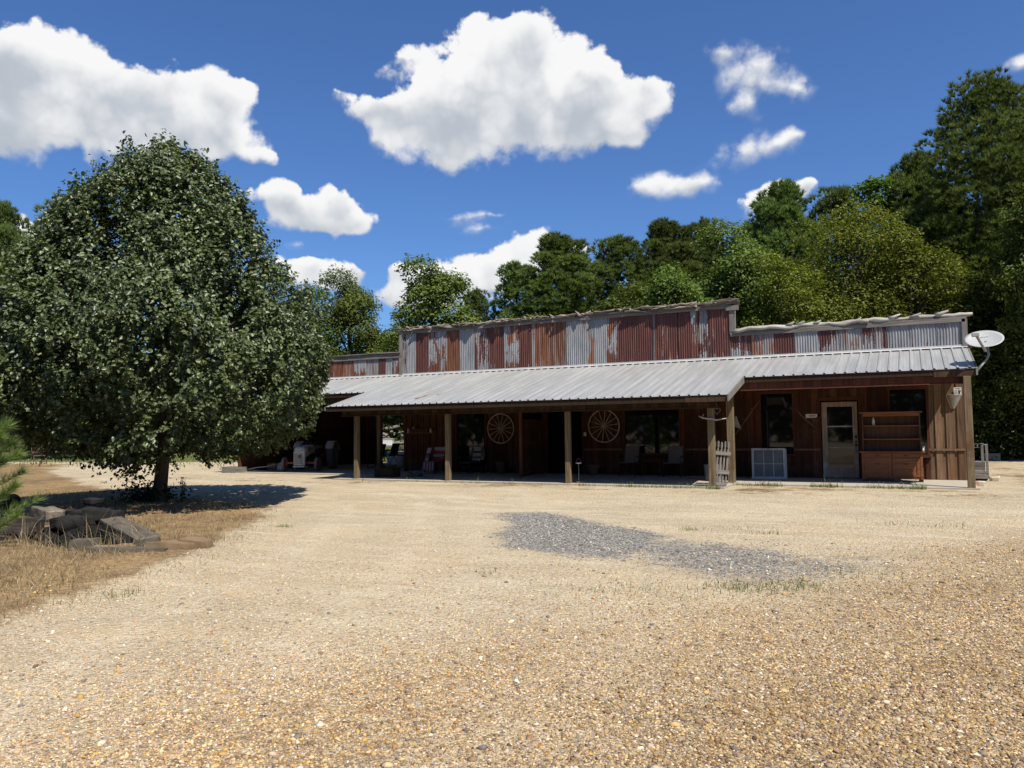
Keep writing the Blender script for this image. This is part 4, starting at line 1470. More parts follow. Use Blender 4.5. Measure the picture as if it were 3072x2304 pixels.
MD = Matrix(((hx.x, vy.x, nrm.x, 0), (hx.y, vy.y, nrm.y, 0), (hx.z, vy.z, nrm.z, 0), (0, 0, 0, 1)))
MD.translation = DC - O
RA, RB = 0.385, 0.36
vs = []
fs = []
rings, seg = 7, 36
for side in (0, 1):
    for i in range(rings + 1):
        f = i / rings
        for k in range(seg):
            a = 2 * math.pi * k / seg
            vs.append((RA * f * math.cos(a), RB * f * math.sin(a), 0.07 * f * f - 0.07 - 0.012 * side))
for side in (0, 1):
    o_ = side * (rings + 1) * seg
    for i in range(rings):
        for k in range(seg):
            k2 = (k + 1) % seg
            f = (o_ + i * seg + k, o_ + i * seg + k2, o_ + (i + 1) * seg + k2, o_ + (i + 1) * seg + k)
            fs.append(f if side == 0 else f[::-1])
o2 = (rings + 1) * seg
for k in range(seg):
    k2 = (k + 1) % seg
    a = rings * seg
    fs.append((a + k, a + k2, o2 + a + k2, o2 + a + k))
mb = MB()
mb.add(vs, fs, 0, 0, True, MD)
refl = local_part(t, "reflector", mb, M['dish'])
mb = MB()
text_mesh(mb, "DIRECTV", 0.088, MD @ Matrix.Translation((0.07, 0.165, -0.040)) @ Matrix.Rotation(R(-20), 4, 'X'), 0, 0.001)
local_part(refl, "lettering", mb, M['dish_letter'])
mb = MB()
mb.add([Vector((-0.315 + 0.05 * math.cos(a) * (1 + .2 * math.sin(3 * a)), -0.09 + 0.075 * math.sin(a), 0)) for a in np.linspace(0, 2 * math.pi, 16, endpoint=False)], [tuple(range(16))], 0, 0, False, MD @ Matrix.Translation((0, 0, -0.0185)) @ Matrix.Rotation(R(-17), 4, 'Y'))
local_part(refl, "rust_stain", mb, M['rust_spot'])
mb = MB()
LNB = Vector((1.285, 19.72, 3.33))
foot = Vector((1.47, 20.02, 2.99))
mb.bar(foot - O, LNB - O, 0.045, 0.03, 0, 0)
mb.bar(foot - O, DC - nrm * 0.1 - O, 0.04, 0.03, 0, 0)
local_part(t, "feed_arm", mb, M['grey_metal'])
mb = MB()
L0 = LNB - O
mb.box((L0.x - 0.085, L0.y - 0.05, L0.z - 0.035), (L0.x + 0.06, L0.y + 0.06, L0.z + 0.05), 0, 0, None, 0.012)
local_part(t, "feed_horn", mb, M['tin'])

# hutch -----------------------------------------------------------------------
HX0, HX1, HY = -1.19, 0.17, 21.62
t = thing("hutch", "old reddish wooden hutch with open shelves above two cupboard doors", "hutch", ((HX0 + HX1) / 2, HY, 0.0))
HO = Vector(((HX0 + HX1) / 2, HY, 0))


def hp(name, boxes, mat, parent=t, off=HO):
    mb = MB()
    for b_ in boxes:
        mb.box(b_[0], b_[1], 0, b_[2] if len(b_) > 2 else None, None, b_[3] if len(b_) > 3 else 0.0)
    return mb.build(name, mat, parent, off)


Yb = 22.12
hp("cupboard", [((HX0 + .03, HY + 0.022, 0.09), (HX1 - .03, Yb, 0.715), 0), ((HX0, HY - 0.004, 0.06), (HX0 + 0.05, HY + 0.07, 0.715), 0.2), ((HX1 - 0.05, HY - 0.004, 0.06), (HX1, HY + 0.07, 0.715), 0.2), ((HX0 + .05, HY + 0.01, 0.075), (HX1 - .05, HY + 0.05, 0.115), 0.1), ((HX0 + .05, HY + 0.008, 0.575), (HX1 - .05, HY + 0.05, 0.60), 0.1)], M['hutch'])
hp("counter", [((HX0 - 0.05, HY - 0.04, 0.7155), (HX1 + 0.05, Yb + 0.02, 0.745), 0.2, 0.006)], M['hutch'])
mid = (HX0 + HX1) / 2
for a, b in ((HX0 + 0.06, mid - 0.012), (mid + 0.012, HX1 - 0.06)):
    d = hp("cupboard_door", [((a, HY - 0.002, 0.12), (a + 0.07, HY + 0.021, 0.57), 0), ((b - 0.07, HY - 0.002, 0.12), (b, HY + 0.021, 0.57), 0.1), ((a + .07, HY - 0.001, 0.12), (b - .07, HY + 0.021, 0.18), -0.1), ((a + .07, HY - 0.001, 0.50), (b - .07, HY + 0.021, 0.57), 0.1), ((a + .07, HY + 0.013, 0.18), (b - .07, HY + 0.02, 0.50), 0.15)], M['hutch'])
    mb = MB()
    c = (a + b) / 2
    mb.tube([(c - 0.045, HY - 0.004, 0.455), (c - 0.03, HY - 0.018, 0.435), (c, HY - 0.02, 0.425), (c + 0.03, HY - 0.018, 0.435), (c + 0.045, HY - 0.004, 0.455)], 0.006, 6, 0, 0)
    mb.build("handle", M['black'], d, HO)
    d = hp("drawer", [((a, HY - 0.004, 0.605), (b, HY + 0.02, 0.705), 0.2, 0.004)], M['hutch'])
    mb = MB()
    mb.tube([(c - 0.045, HY - 0.006, 0.665), (c - 0.03, HY - 0.02, 0.645), (c, HY - 0.022, 0.638), (c + 0.03, HY - 0.02, 0.645), (c + 0.045, HY - 0.006, 0.665)], 0.006, 6, 0, 0)
    mb.build("handle", M['black'], d, HO)
US = HY + 0.2
hp("side_panel", [((HX0 + 0.02, US, 0.7455), (HX0 + 0.05, Yb - .02, 1.70), 0)], M['hutch_dark'])
hp("side_panel", [((HX1 - 0.05, US, 0.7455), (HX1 - 0.02, Yb - .02, 1.70), 0)], M['hutch_dark'])
hp("back_panel", [((HX0 + 0.05, Yb - 0.045, 0.7455), (HX1 - 0.05, Yb - 0.02, 1.70), 0.1)], M['hutch_dark'])
for z in (1.03, 1.365):
    hp("shelf", [((HX0 + 0.0505, US + 0.01, z), (HX1 - 0.0505, Yb - 0.046, z + 0.025), 0.3)], M['hutch'])
hp("crown", [((HX0 - 0.035, US - 0.045, 1.7005), (HX1 + 0.035, Yb, 1.735), 0.5, 0.006), ((HX0 + 0.0505, US + 0.0, 1.62), (HX1 - 0.0505, US + 0.02, 1.70), 0.2)], M['hutch'])
for a in (HX0 + 0.01, mid - 0.06, HX1 - 0.10):
    hp("foot", [((a, HY + 0.03, 0.0), (a + 0.10, HY + 0.14, 0.075), 0)], M['hutch_dark'])
# bottle
t = thing("bottle", "slim white bottle on the top shelf of the wooden hutch", "bottle", (-0.905, 21.95, 1.391))
mb = MB()
mb.lathe([(0, 0), (0.034, 0), (0.036, 0.01), (0.036, 0.13), (0.028, 0.155), (0.016, 0.165)], 16, 0, 0)
local_part(t, "body", mb, M['plastic_white'])
mb = MB()
mb.lathe([(0.0165, 0.16), (0.018, 0.163), (0.018, 0.20), (0.010, 0.212), (0, 0.213)], 14, 0, 0)
local_part(t, "cap", mb, M['white_metal'])
# white jug sitting at the end of the counter
t = thing("jug", "small white jug at the right end of the hutch counter", "jug", (0.185, 21.90, 0.7455))
mb = MB()
mb.lathe([(0, 0), (0.030, 0), (0.034, 0.03), (0.022, 0.07), (0.012, 0.10), (0.014, 0.125), (0, 0.126)], 14, 0, 0)
local_part(t, "body", mb, M['plastic_white'])
mb = MB()
mb.tube([(0.014, 0, 0.115), (0.036, 0, 0.105), (0.036, 0, 0.06), (0.028, 0, 0.05)], 0.004, 6, 0, 0)
local_part(t, "handle", mb, M['plastic_white'])

# old window sash leaning on the wall ------------------------------------------
t = thing("window_sash", "white six pane window sash leaning on the wall beside the weeds", "window sash", (-3.47, 21.75, 0.0), R(10))
t.rotation_euler = (R(-12), 0, R(10))
w2, h2 = 0.43, 0.83
mb = MB()
mb.box((-w2, -0.02, 0), (-w2 + 0.06, 0.02, h2), tint=0)
mb.box((w2 - 0.06, -0.02, 0), (w2, 0.02, h2), tint=0.2)
mb.box((-w2 + .06, -0.019, 0), (w2 - .06, 0.019, 0.065), tint=-0.2)
mb.box((-w2 + .06, -0.019, h2 - 0.05), (w2 - .06, 0.019, h2), tint=0.1)
mb.box((w2 + 0.004, 0.005, 0.0), (w2 + 0.03, 0.045, h2 - 0.01), tint=-0.3)
local_part(t, "frame", mb, M['whitewood'])
mb = MB()
cw = (2 * w2 - 0.12) / 3
for i in (1, 2):
    xx = -w2 + 0.06 + cw * i
    mb.box((xx - 0.009, -0.014, 0.065), (xx + 0.009, 0.012, h2 - 0.05), tint=0)
mb.box((-w2 + .06, -0.012, h2 * 0.49), (w2 - .06, 0.010, h2 * 0.49 + 0.014), tint=0)
local_part(t, "glazing_bars", mb, M['whitewood'])
for i in range(3):
    for (a, b) in ((0.065, h2 * 0.49), (h2 * 0.49 + 0.014, h2 - 0.05)):
        mb = MB()
        xx = -w2 + 0.06 + cw * i
        mb.box((xx + 0.0095, 0.0, a + .0005), (xx + cw - 0.0095, 0.004, b - .0005), tint=0)
        local_part(t, "pane", mb, M['glass_milky'])
mb = MB()
mb.box((-0.04, -0.027, h2 - 0.03), (0.04, -0.0195, h2 - 0.018), tint=0)
local_part(t, "sash_lift", mb, M['black'])

# picket gate leaning between the two posts -----------------------------------
t = thing("picket_gate", "weathered picket gate leaning between two porch posts", "picket gate", (-4.29, 19.42, 0.0), 0)
t.rotation_euler = (R(4), R(5), R(64))
for i in range(5):
    x = -0.27 + i * 0.13
    mb = MB()
    h = 1.06 + random.uniform(-.02, .03)
    mb.prism([(x - 0.03, 0.02), (x + 0.03, 0.02), (x + 0.03, h - 0.22), (x + 0.015, h - 0.18), (x + 0.03, h - 0.13), (x + 0.022, h - 0.03), (x, h), (x - 0.022, h - 0.03), (x - 0.03, h - 0.13), (x - 0.015, h - 0.18), (x - 0.03, h - 0.22)], -0.012, 0.010, 0, random.uniform(-.4, .6))
    local_part(t, "picket", mb, M['oldwood_z'])
for z in (0.26, 0.72):
    mb = MB()
    mb.box((-0.33, -0.045, z), (0.31, -0.0125, z + 0.09), tint=0.5)
    local_part(t, "rail", mb, M['oldwood'])
# pallet of boards on the slab edge
t = thing("board_pallet", "small pallet of pale boards lying at the foot of the porch post", "pallet", (-4.42, 18.95, 0.0), R(8))
for i in range(5):
    mb = MB()
    y = -0.28 + i * 0.13
    mb.rough((-0.33, y, 0.03), (0.42, y + 0.095, 0.05), 0.004, 2, 0, random.uniform(0, .8))
    local_part(t, "board", mb, M['oldwood'])
for x in (-0.28, 0.34):
    mb = MB()
    mb.box((x, -0.28, 0.001), (x + 0.05, 0.33, 0.029), tint=-0.3)
    local_part(t, "runner", mb, M['oldwood'])
# bin
t = thing("dustbin", "ribbed zinc dustbin with black liner behind the picket gate", "dustbin", (-4.72, 20.75, 0.0))
vs = []
fs = []
nz, ns = 6, 64
for i in range(nz):
    z = 0.56 * i / (nz - 1)
    for k in range(ns):
        a = 2 * math.pi * k / ns
        r = 0.20 + 0.035 * i / (nz - 1) + (0.006 if k % 4 < 2 else -0.004)
        vs.append((r * math.cos(a), r * math.sin(a), z))
for i in range(nz - 1):
    for k in range(ns):
        k2 = (k + 1) % ns
        fs.append((i * ns + k, i * ns + k2, (i + 1) * ns + k2, (i + 1) * ns + k))
mb = MB()
mb.add(vs, fs, 0, 0, True)
local_part(t, "body", mb, M['zinc'])
mb = MB()
mb.lathe([(0.225, 0.42), (0.243, 0.45), (0.247, 0.56), (0.244, 0.60), (0.19, 0.61), (0.15, 0.50), (0, 0.48)], 24, 0, 0)
local_part(t, "liner", mb, M['cloth_black'])

# chairs by the big window ----------------------------------------------------
def patio_chair(loc, rz, label):
    t = thing("patio_chair", label, "patio chair", loc, rz, "sling patio chairs by the big window")
    mb = MB()
    mb.bar((0, 0.02, 0.375), (0, -0.42, 0.40), 0.44, 0.018, 0, 0)
    local_part(t, "seat", mb, M['cloth_tan'])
    mb = MB()
    mb.bar((0, 0.03, 0.38), (0, 0.16, 0.86), 0.42, 0.016, 0, 0)
    local_part(t, "backrest", mb, M['cloth_tan'])
    for s in (-1, 1):
        mb = MB()
        mb.tube([(s * 0.235, -0.43, 0.0), (s * 0.235, -0.41, 0.40), (s * 0.24, -0.43, 0.53), (s * 0.245, -0.36, 0.585), (s * 0.245, -0.1, 0.56), (s * 0.235, 0.07, 0.54)], 0.014, 8, 0, 0)
        local_part(t, "arm", mb, M['black'])
        mb = MB()
        mb.tube([(s * 0.225, 0.12, 0.0), (s * 0.225, 0.02, 0.38), (s * 0.225, 0.17, 0.88)], 0.014, 8, 0, 0)
        local_part(t, "leg", mb, M['black'])
        mb = MB()
        mb.tube([(s * 0.235, -0.42, 0.385), (s * 0.225, 0.03, 0.37)], 0.012, 8, 0, 0)
        local_part(t, "rail", mb, M['black'])


patio_chair((-7.48, 22.33, 0.0), R(2), "brown sling patio chair under the left end of the big window")
patio_chair((-6.14, 22.28, 0.0), R(2), "brown sling patio chair under the right end of the big window")
t = thing("side_table", "low dark wooden table between the two sling chairs", "side table", (-6.82, 22.3, 0.0))
mb = MB()
mb.box((-0.32, -0.2, 0.48), (0.32, 0.22, 0.51), 0, 0.0, None, 0.004)
mb.box((-0.28, -0.17, 0.40), (0.28, -0.15, 0.48), 0, 0)
local_part(t, "top", mb, M['siding'])
for sx in (-1, 1):
    for sy2 in (-1, 1):
        mb = MB()
        mb.box((sx * 0.26 - 0.02, sy2 * 0.15 - 0.02, 0.0), (sx * 0.26 + 0.02, sy2 * 0.15 + 0.02, 0.40), 0, 0)
        local_part(t, "leg", mb, M['siding'])

# pots
def pot(loc, r, h, label):
    t = thing("plant_pot", label, "plant pot", loc, 0, "clay pots against the porch wall")
    mb = MB()
    mb.lathe([(0, 0), (r * 0.72, 0), (r * 0.95, h * 0.8)], 22, 0, 0)
    local_part(t, "bowl", mb, M['pot'])
    mb = MB()
    mb.lathe([(r * 0.96, h * 0.8), (r * 1.08, h * 0.81), (r * 1.1, h), (r * 0.98, h), (r * 0.9, h * 0.86), (0, h * 0.85)], 22, 0, 0)
    local_part(t, "rim", mb, M['pot'])


pot((-11.9, 22.42, 0.0), 0.17, 0.36, "tall reddish clay pot below the left wagon wheel")
pot((-8.72, 22.42, 0.0), 0.21, 0.30, "wide low clay pot below the right wagon wheel")

# boot scraper / stand by the post
t = thing("ashtray_stand", "thin iron stand with hoop handle beside the porch post", "stand", (-7.76, 18.92, 0.0))
mb = MB()
mb.lathe([(0, 0), (0.095, 0.0), (0.10, 0.015), (0.07, 0.035), (0.02, 0.05), (0.0, 0.052)], 18, 0, 0)
local_part(t, "base", mb, M['red_iron'])
mb = MB()
mb.tube([(0, 0, 0.05), (0, 0, 0.10), (0, 0, 0.12), (0, 0, 0.50)], [0.014, 0.02, 0.011, 0.010], 8, 0, 0)
local_part(t, "pole", mb, M['grey_metal'])
mb = MB()
mb.lathe([(0, 0.49), (0.05, 0.495), (0.085, 0.515), (0.08, 0.525), (0.045, 0.508), (0, 0.505)], 18, 0, 0)
local_part(t, "tray", mb, M['plastic_white'])
mb = MB()
mb.tube([(-0.065, 0, 0.52), (-0.06, 0, 0.57), (-0.03, 0, 0.615), (0.0, 0, 0.625), (0.03, 0, 0.615), (0.06, 0, 0.57), (0.065, 0, 0.52)], 0.008, 6, 0, 0)
local_part(t, "handle", mb, M['red_iron'])

# blankets on chairs -----------------------------------------------------------


def cloth_strip(mb, prof, x0, x1, mi, t_=0.008, wav=0.012):
    """cloth following (y,z) profile between x0 and x1"""
    n = 8
    vs = []
    for (y, z) in prof:
        for j in range(n + 1):
            x = x0 + (x1 - x0) * j / n
            w_ = wav * math.sin(x * 21 + z * 5)
            vs.append((x, y + w_, z))
    N = len(vs)
    vs += [(p[0], p[1] + t_, p[2] - t_ * 0.4) for p in vs]
    fs = []
    m = len(prof)
    for i in range(m - 1):
        for j in range(n):
            a = i * (n + 1) + j
            fs.append((a, a + 1, a + n + 2, a + n + 1))
            fs.append((N + a, N + a + n + 1, N + a + n + 2, N + a + 1))
    mb.add(vs, fs, mi, 0, True)


def frame_chair(loc, rz, label, mat, name="porch_chair", cat="chair", w=0.24, bh=0.82):
    t = thing(name, label, cat, loc, rz)
    mb = MB()
    mb.box((-w, -0.40, 0.34), (w, 0.04, 0.37), 0, 0)
    local_part(t, "seat", mb, mat)
    mb = MB()
    mb.bar((0, 0.05, 0.36), (0, 0.15, bh), 2 * w - 0.04, 0.02, 0, 0)
    local_part(t, "backrest", mb, mat)
    for s in (-1, 1):
        mb = MB()
        mb.tube([(s * w, -0.40, 0.0), (s * w, -0.39, 0.52)], 0.016, 8, 0, 0)
        local_part(t, "leg", mb, mat)
        mb = MB()
        mb.tube([(s * w, 0.14, 0.0), (s * w, 0.05, 0.36), (s * w, 0.16, bh + 0.02)], 0.016, 8, 0, 0)
        local_part(t, "leg", mb, mat)
        mb = MB()
        mb.box((s * w - 0.025, -0.44, 0.52), (s * w + 0.025, 0.10, 0.545), 0, 0)
        local_part(t, "armrest", mb, mat)
    return t


FC = (-13.95, 21.9, 0.0)
frame_chair(FC, R(-14), "dark wooden chair under a stars and stripes blanket", M['siding'])
t = thing("flag_blanket", "red white and blue striped blanket draped over a porch chair", "blanket", FC, R(-14))
back = [(0.02, 0.48), (0.10, 0.86), (0.14, 0.872), (0.20, 0.60)]
mb = MB()
prof = [(0.00, 0.36), (0.045, 0.50), (0.075, 0.62), (0.105, 0.74), (0.13, 0.85), (0.16, 0.865), (0.20, 0.82), (0.22, 0.5)]
for i, (a, b) in enumerate(zip(prof[:-1], prof[1:])):
    cloth_strip(mb, [(a[0] - 0.035, a[1]), (b[0] - 0.035, b[1])], -0.25, 0.23, (0, 1)[i % 2], 0.008, 0.006)
local_part(t, "striped_back", mb, [M['cloth_red'], M['cloth_white']])
mb = MB()
for i in range(8):
    x0 = -0.26 + i * 0.065
    cloth_strip(mb, [(0.0, 0.40), (-0.35, 0.395), (-0.455, 0.385), (-0.475, 0.10 + 0.03 * math.sin(i))], x0, x0 + 0.065, (0, 1)[i % 2], 0.006, 0.006)
local_part(t, "striped_seat", mb, [M['cloth_red'], M['cloth_white']])
mb = MB()
for i, (za, zb2, mi) in enumerate(((0.83, 0.66, 1), (0.66, 0.56, 0), (0.56, 0.40, 1), (0.40, 0.30, 0), (0.30, 0.20, 2), (0.20, 0.08, 2), (0.08, 0.01, 1))):
    cloth_strip(mb, [(-0.10 - (0.83 - za) * 0.38, za), (-0.10 - (0.83 - zb2) * 0.38, zb2)], -0.40, -0.20, mi, 0.008, 0.012)
for (x, z, r) in ((-0.36, 0.27, 0.022), (-0.30, 0.20, 0.022), (-0.25, 0.27, 0.02), (-0.33, 0.13, 0.02)):
    y = -0.10 - (0.83 - z) * 0.38 - 0.017
    pts = []
    for i in range(10):
        a = math.pi * i / 5
        rr = r if i % 2 == 0 else r * 0.45
        pts.append((x + rr * math.sin(a), z + rr * math.cos(a)))
    mb.prism(pts, y - 0.003, y, 1, 0)
local_part(t, "starred_fold", mb, [M['cloth_red'], M['cloth_white'], M['cloth_blue']])

BC = (-12.72, 22.1, 0.0)
frame_chair(BC, R(-20), "black porch chair with a grey blanket over its backrest", M['black'])
t = thing("grey_blanket", "black striped pale grey blanket hung on a black porch chair", "blanket", BC, R(-20))
mb = MB()
for (za, zb2, mi) in ((0.42, 0.50, 0), (0.50, 0.535, 1), (0.535, 0.66, 0), (0.66, 0.72, 1), (0.72, 0.85, 0)):
    ya = 0.05 + (za - 0.36) * 0.22
    yb = 0.05 + (zb2 - 0.36) * 0.22
    cloth_strip(mb, [(ya - 0.04, za), (yb - 0.04, zb2)], -0.12, 0.27, mi, 0.008, 0.010)
cloth_strip(mb, [(0.118, 0.85), (0.165, 0.862), (0.215, 0.80), (0.23, 0.55)], -0.12, 0.27, 0, 0.008, 0.010)
cloth_strip(mb, [(0.0, 0.80), (0.10, 0.70), (0.16, 0.55)], 0.271, 0.30, 0, 0.01, 0.004)
local_part(t, "cloth", mb, [M['cloth_white'], M['cloth_black']])

# wall shelf with tins ---------------------------------------------------------
t = thing("wall_shelf", "narrow wooden shelf with a rail on the wall behind the second post", "shelf", (-15.14, W - 0.03, 1.31))
mb = MB()
mb.box((-0.56, -0.14, 0.0), (0.56, 0.0, 0.022), tint=0.4)
local_part(t, "board", mb, M['siding_grey'])
mb = MB()
mb.box((-0.36, -0.10, 0.023), (0.36, -0.085, 0.16), tint=0)
mb.box((-0.36, -0.084, 0.023), (-0.345, 0.0, 0.16), tint=0)
mb.box((0.345, -0.084, 0.023), (0.36, 0.0, 0.16), tint=0)
local_part(t, "crate_front", mb, M['siding'])
for x, lab in ((-15.60, "pale tin at the left end of the wall shelf"), (-14.68, "pale ridged tin at the right end of the wall shelf")):
    t = thing("tin_can", lab, "tin can", (x, W - 0.095, 1.3325), 0, "tins on the wall shelf")
    mb = MB()
    mb.lathe([(0, 0), (0.05, 0), (0.052, 0.005), (0.049, 0.03), (0.052, 0.035), (0.049, 0.06), (0.052, 0.065), (0.049, 0.1), (0.052, 0.145), (0, 0.146)], 18, 0, 0)
    local_part(t, "body", mb, M['tin'])
    mb = MB()
    mb.lathe([(0.053, 0.14), (0.055, 0.142), (0.055, 0.152), (0, 0.153)], 18, 0, 0)
    local_part(t, "lid", mb, M['grey_metal'])
t = thing("straw_hat", "small pale hat resting on the wall shelf", "hat", (-15.38, W - 0.1, 1.47))
mb = MB()
mb.lathe([(0.095, 0.0), (0.10, 0.004), (0.06, 0.014), (0.055, 0.05), (0.035, 0.068), (0, 0.07)], 18, 0, 0)
local_part(t, "crown", mb, M['cloth_white'])
mb = MB()
mb.lathe([(0.056, 0.014), (0.059, 0.016), (0.057, 0.028), (0.055, 0.029)], 18, 0, 0)
local_part(t, "hat_band", mb, M['siding'])

# old tools and tin on the right wall -------------------------------------------
t = thing("tool_handle", "long slanting wooden tool handle on the wall left of the tall window", "tool", (-4.5, W - 0.045, 1.18))
mb = MB()
mb.tube([(0, 0, 0), (0.35, -0.005, 0.48), (0.70, -0.01, 0.98)], [0.018, 0.02, 0.024], 8, 0, 0)
local_part(t, "shaft", mb, M['siding_grey'])
for f in (0.42, 0.72):
    mb = MB()
    mb.tube([(0.70 * f, -0.02, 0.98 * f), (0.70 * f - 0.07, -0.07, 0.98 * f + 0.03)], 0.013, 6, 0, 0)
    local_part(t, "grip", mb, M['siding_grey'])
t = thing("tin_funnel", "pale triangular tin funnel hanging tilted beside the porch post", "funnel", (-4.50, W - 0.10, 1.50))
mb = MB()
pts = [Vector((0.05, 0, 0.215)), Vector((-0.21, 0, -0.03)), Vector((0.185, 0, -0.165))]
ce = Vector((0.0, -0.05, 0.0))
mb.add([p for p in pts] + [ce] + [p + Vector((0, 0.006, 0)) for p in pts], [(0, 1, 3), (1, 2, 3), (2, 0, 3), (4, 6, 5)], 0, 0)
local_part(t, "sheet", mb, M['tin'])
mb = MB()
mb.tube([(-0.20, 0.006, -0.02), (-0.27, 0.01, -0.0)], [0.014, 0.01], 8, 0, 0)
local_part(t, "spout", mb, M['tin'])
t = thing("scythe_blade", "thin curved rusty blade on the wall below the tin funnel", "blade", (-4.5, W - 0.04, 1.05))  # a loose scythe blade, no whole tool
mb = MB()
mb.tube([(0, 0, 0.02), (0.1, -0.004, -0.05), (0.22, -0.004, -0.11), (0.34, 0, -0.14)], [0.014, 0.016, 0.012, 0.004], 6, 0, 0)
local_part(t, "blade", mb, M['redtrim'])
mb = MB()
mb.tube([(-0.06, 0, 0.05), (0, 0, 0.02)], [0.012, 0.012], 6, 0, 0)
local_part(t, "tang", mb, M['black'])
t = thing("scythe_handle", "curved old scythe handle on the wall left of the glazed door", "tool", (-2.85, W - 0.05, 1.90))  # handle of a scythe only, no blade
mb = MB()
mb.tube([(0.0, 0, 0.0), (0.14, -0.01, -0.22), (0.30, -0.015, -0.38), (0.44, -0.01, -0.50), (0.55, 0, -0.58)], [0.02, 0.022, 0.02, 0.018, 0.014], 8, 0, 0)
local_part(t, "shaft", mb, M['siding_grey'])
mb = MB()
mb.tube([(0.53, -0.01, -0.57), (0.44, -0.06, -0.66)], 0.013, 6, 0, 0)
local_part(t, "grip", mb, M['siding_grey'])
t = thing("arrow_sign", "small white arrow shaped sign with worn dark marks left of the glazed door", "sign", (-2.42, W - 0.04, 1.67))
mb = MB()
mb.prism([(-0.185, -0.055), (0.08, -0.045), (0.10, -0.02), (0.15, -0.015), (0.20, 0.055), (0.10, 0.05), (-0.185, 0.055)], -0.012, 0.008, 0, 0)
local_part(t, "board", mb, M['sign_white'])
mb = MB()
for (x_, w_, h_) in ((-0.075, 0.022, 0.05), (-0.045, 0.010, 0.045), (-0.02, 0.020, 0.05), (0.015, 0.014, 0.05), (0.05, 0.022, 0.04)):
    mb.box((x_ - w_ / 2, -0.0135, 0.004 - h_ / 2), (x_ + w_ / 2, -0.0123, 0.004 + h_ / 2), 0, 0)
local_part(t, "lettering", mb, M['sign_black'])
t = thing("metal_sign", "square white sign with black lettering high on the wall at the right end", "sign", (1.02, W - 0.045, 2.225))
mb = MB()
mb.box((-0.085, -0.006, -0.10), (0.085, 0.008, 0.10), tint=0)
local_part(t, "plate", mb, M['sign_white'])
mb = MB()
Mr = Matrix.Rotation(R(90), 4, 'X')
text_mesh(mb, "HIPPIES", 0.040, Matrix.Translation((0, -0.0075, 0.066)) @ Mr, 0, 0.001)
text_mesh(mb, "USE", 0.038, Matrix.Translation((-0.042, -0.0075, 0.012)) @ Mr, 0, 0.001)
text_mesh(mb, "SIDE", 0.036, Matrix.Translation((-0.040, -0.0075, -0.036)) @ Mr, 0, 0.001)
text_mesh(mb, "DOOR", 0.034, Matrix.Translation((-0.035, -0.0075, -0.076)) @ Mr, 0, 0.001)
mb.prism([(0.012, -0.03), (0.03, -0.075), (0.05, -0.075), (0.055, -0.02), (0.075, 0.0), (0.06, 0.03), (0.035, 0.02), (0.02, 0.045), (0.01, 0.02)], -0.0085, -0.0065, 0, 0)
local_part(t, "lettering", mb, M['sign_black'])
t = thing("wall_funnel", "half cone of dull sheet tin hanging under the square white sign", "funnel", (0.94, W - 0.03, 2.0))
n = 12
vs = []
fs = []
for i in range(n + 1):
    a = math.pi * i / n
    vs.append((-0.175 * math.cos(a), -0.16 * math.sin(a) - 0.002, 0.15 - 0.03 * (i / n)))
    vs.append((-0.035 * math.cos(a) - 0.03, -0.03 * math.sin(a) - 0.002, -0.21))
for i in range(n):
    fs.append((2 * i, 2 * i + 1, 2 * i + 3, 2 * i + 2))
mb = MB()
mb.add(vs, fs, 0, 0, True)
local_part(t, "cone", mb, M['tin'])
mb = MB()
mb.tube([Vector(vs[2 * i]) for i in range(n + 1)], 0.006, 6, 0, 0)
local_part(t, "rim", mb, M['tin'])
# heart wire, branch, small hook pieces
t = thing("wire_heart", "small wire heart hanging under the roof between two posts", "ornament", (-4.30, 19.5, 1.80))
mb = MB()
hp_ = []
for i in range(24):
    a = 2 * math.pi * i / 24
    hp_.append((0.005 * 16 * math.sin(a) ** 3, 0, 0.0055 * (13 * math.cos(a) - 5 * math.cos(2 * a) - 2 * math.cos(3 * a) - math.cos(4 * a))))
mb.tube(hp_, 0.006, 6, 0, 0, closed=True)
local_part(t, "heart", mb, M['grey_metal'])
mb = MB()
mb.tube([(0, 0, 0.03), (0, 0, 0.30)], 0.003, 5, 0, 0)
local_part(t, "hanger", mb, M['grey_metal'])
t = thing("antler_branch", "pale crooked branch fixed across the two posts at the corner", "branch", (-4.28, 18.66, 1.62))
mb = MB()
mb.tube([(-0.27, 0, 0.05), (-0.2, -0.01, 0.01), (-0.08, -0.015, -0.02), (0.05, -0.015, -0.025), (0.14, 0.0, -0.055), (0.24, 0.0, -0.04), (0.38, 0.02, -0.02)], [0.012, 0.02, 0.02, 0.02, 0.02, 0.017, 0.010], 8, 0, 0)
local_part(t, "stem", mb, M['driftwood'])
mb = MB()
mb.tube([(-0.19, -0.01, 0.01), (-0.14, -0.02, 0.10)], [0.012, 0.006], 6, 0, 0)
local_part(t, "twig", mb, M['driftwood'])

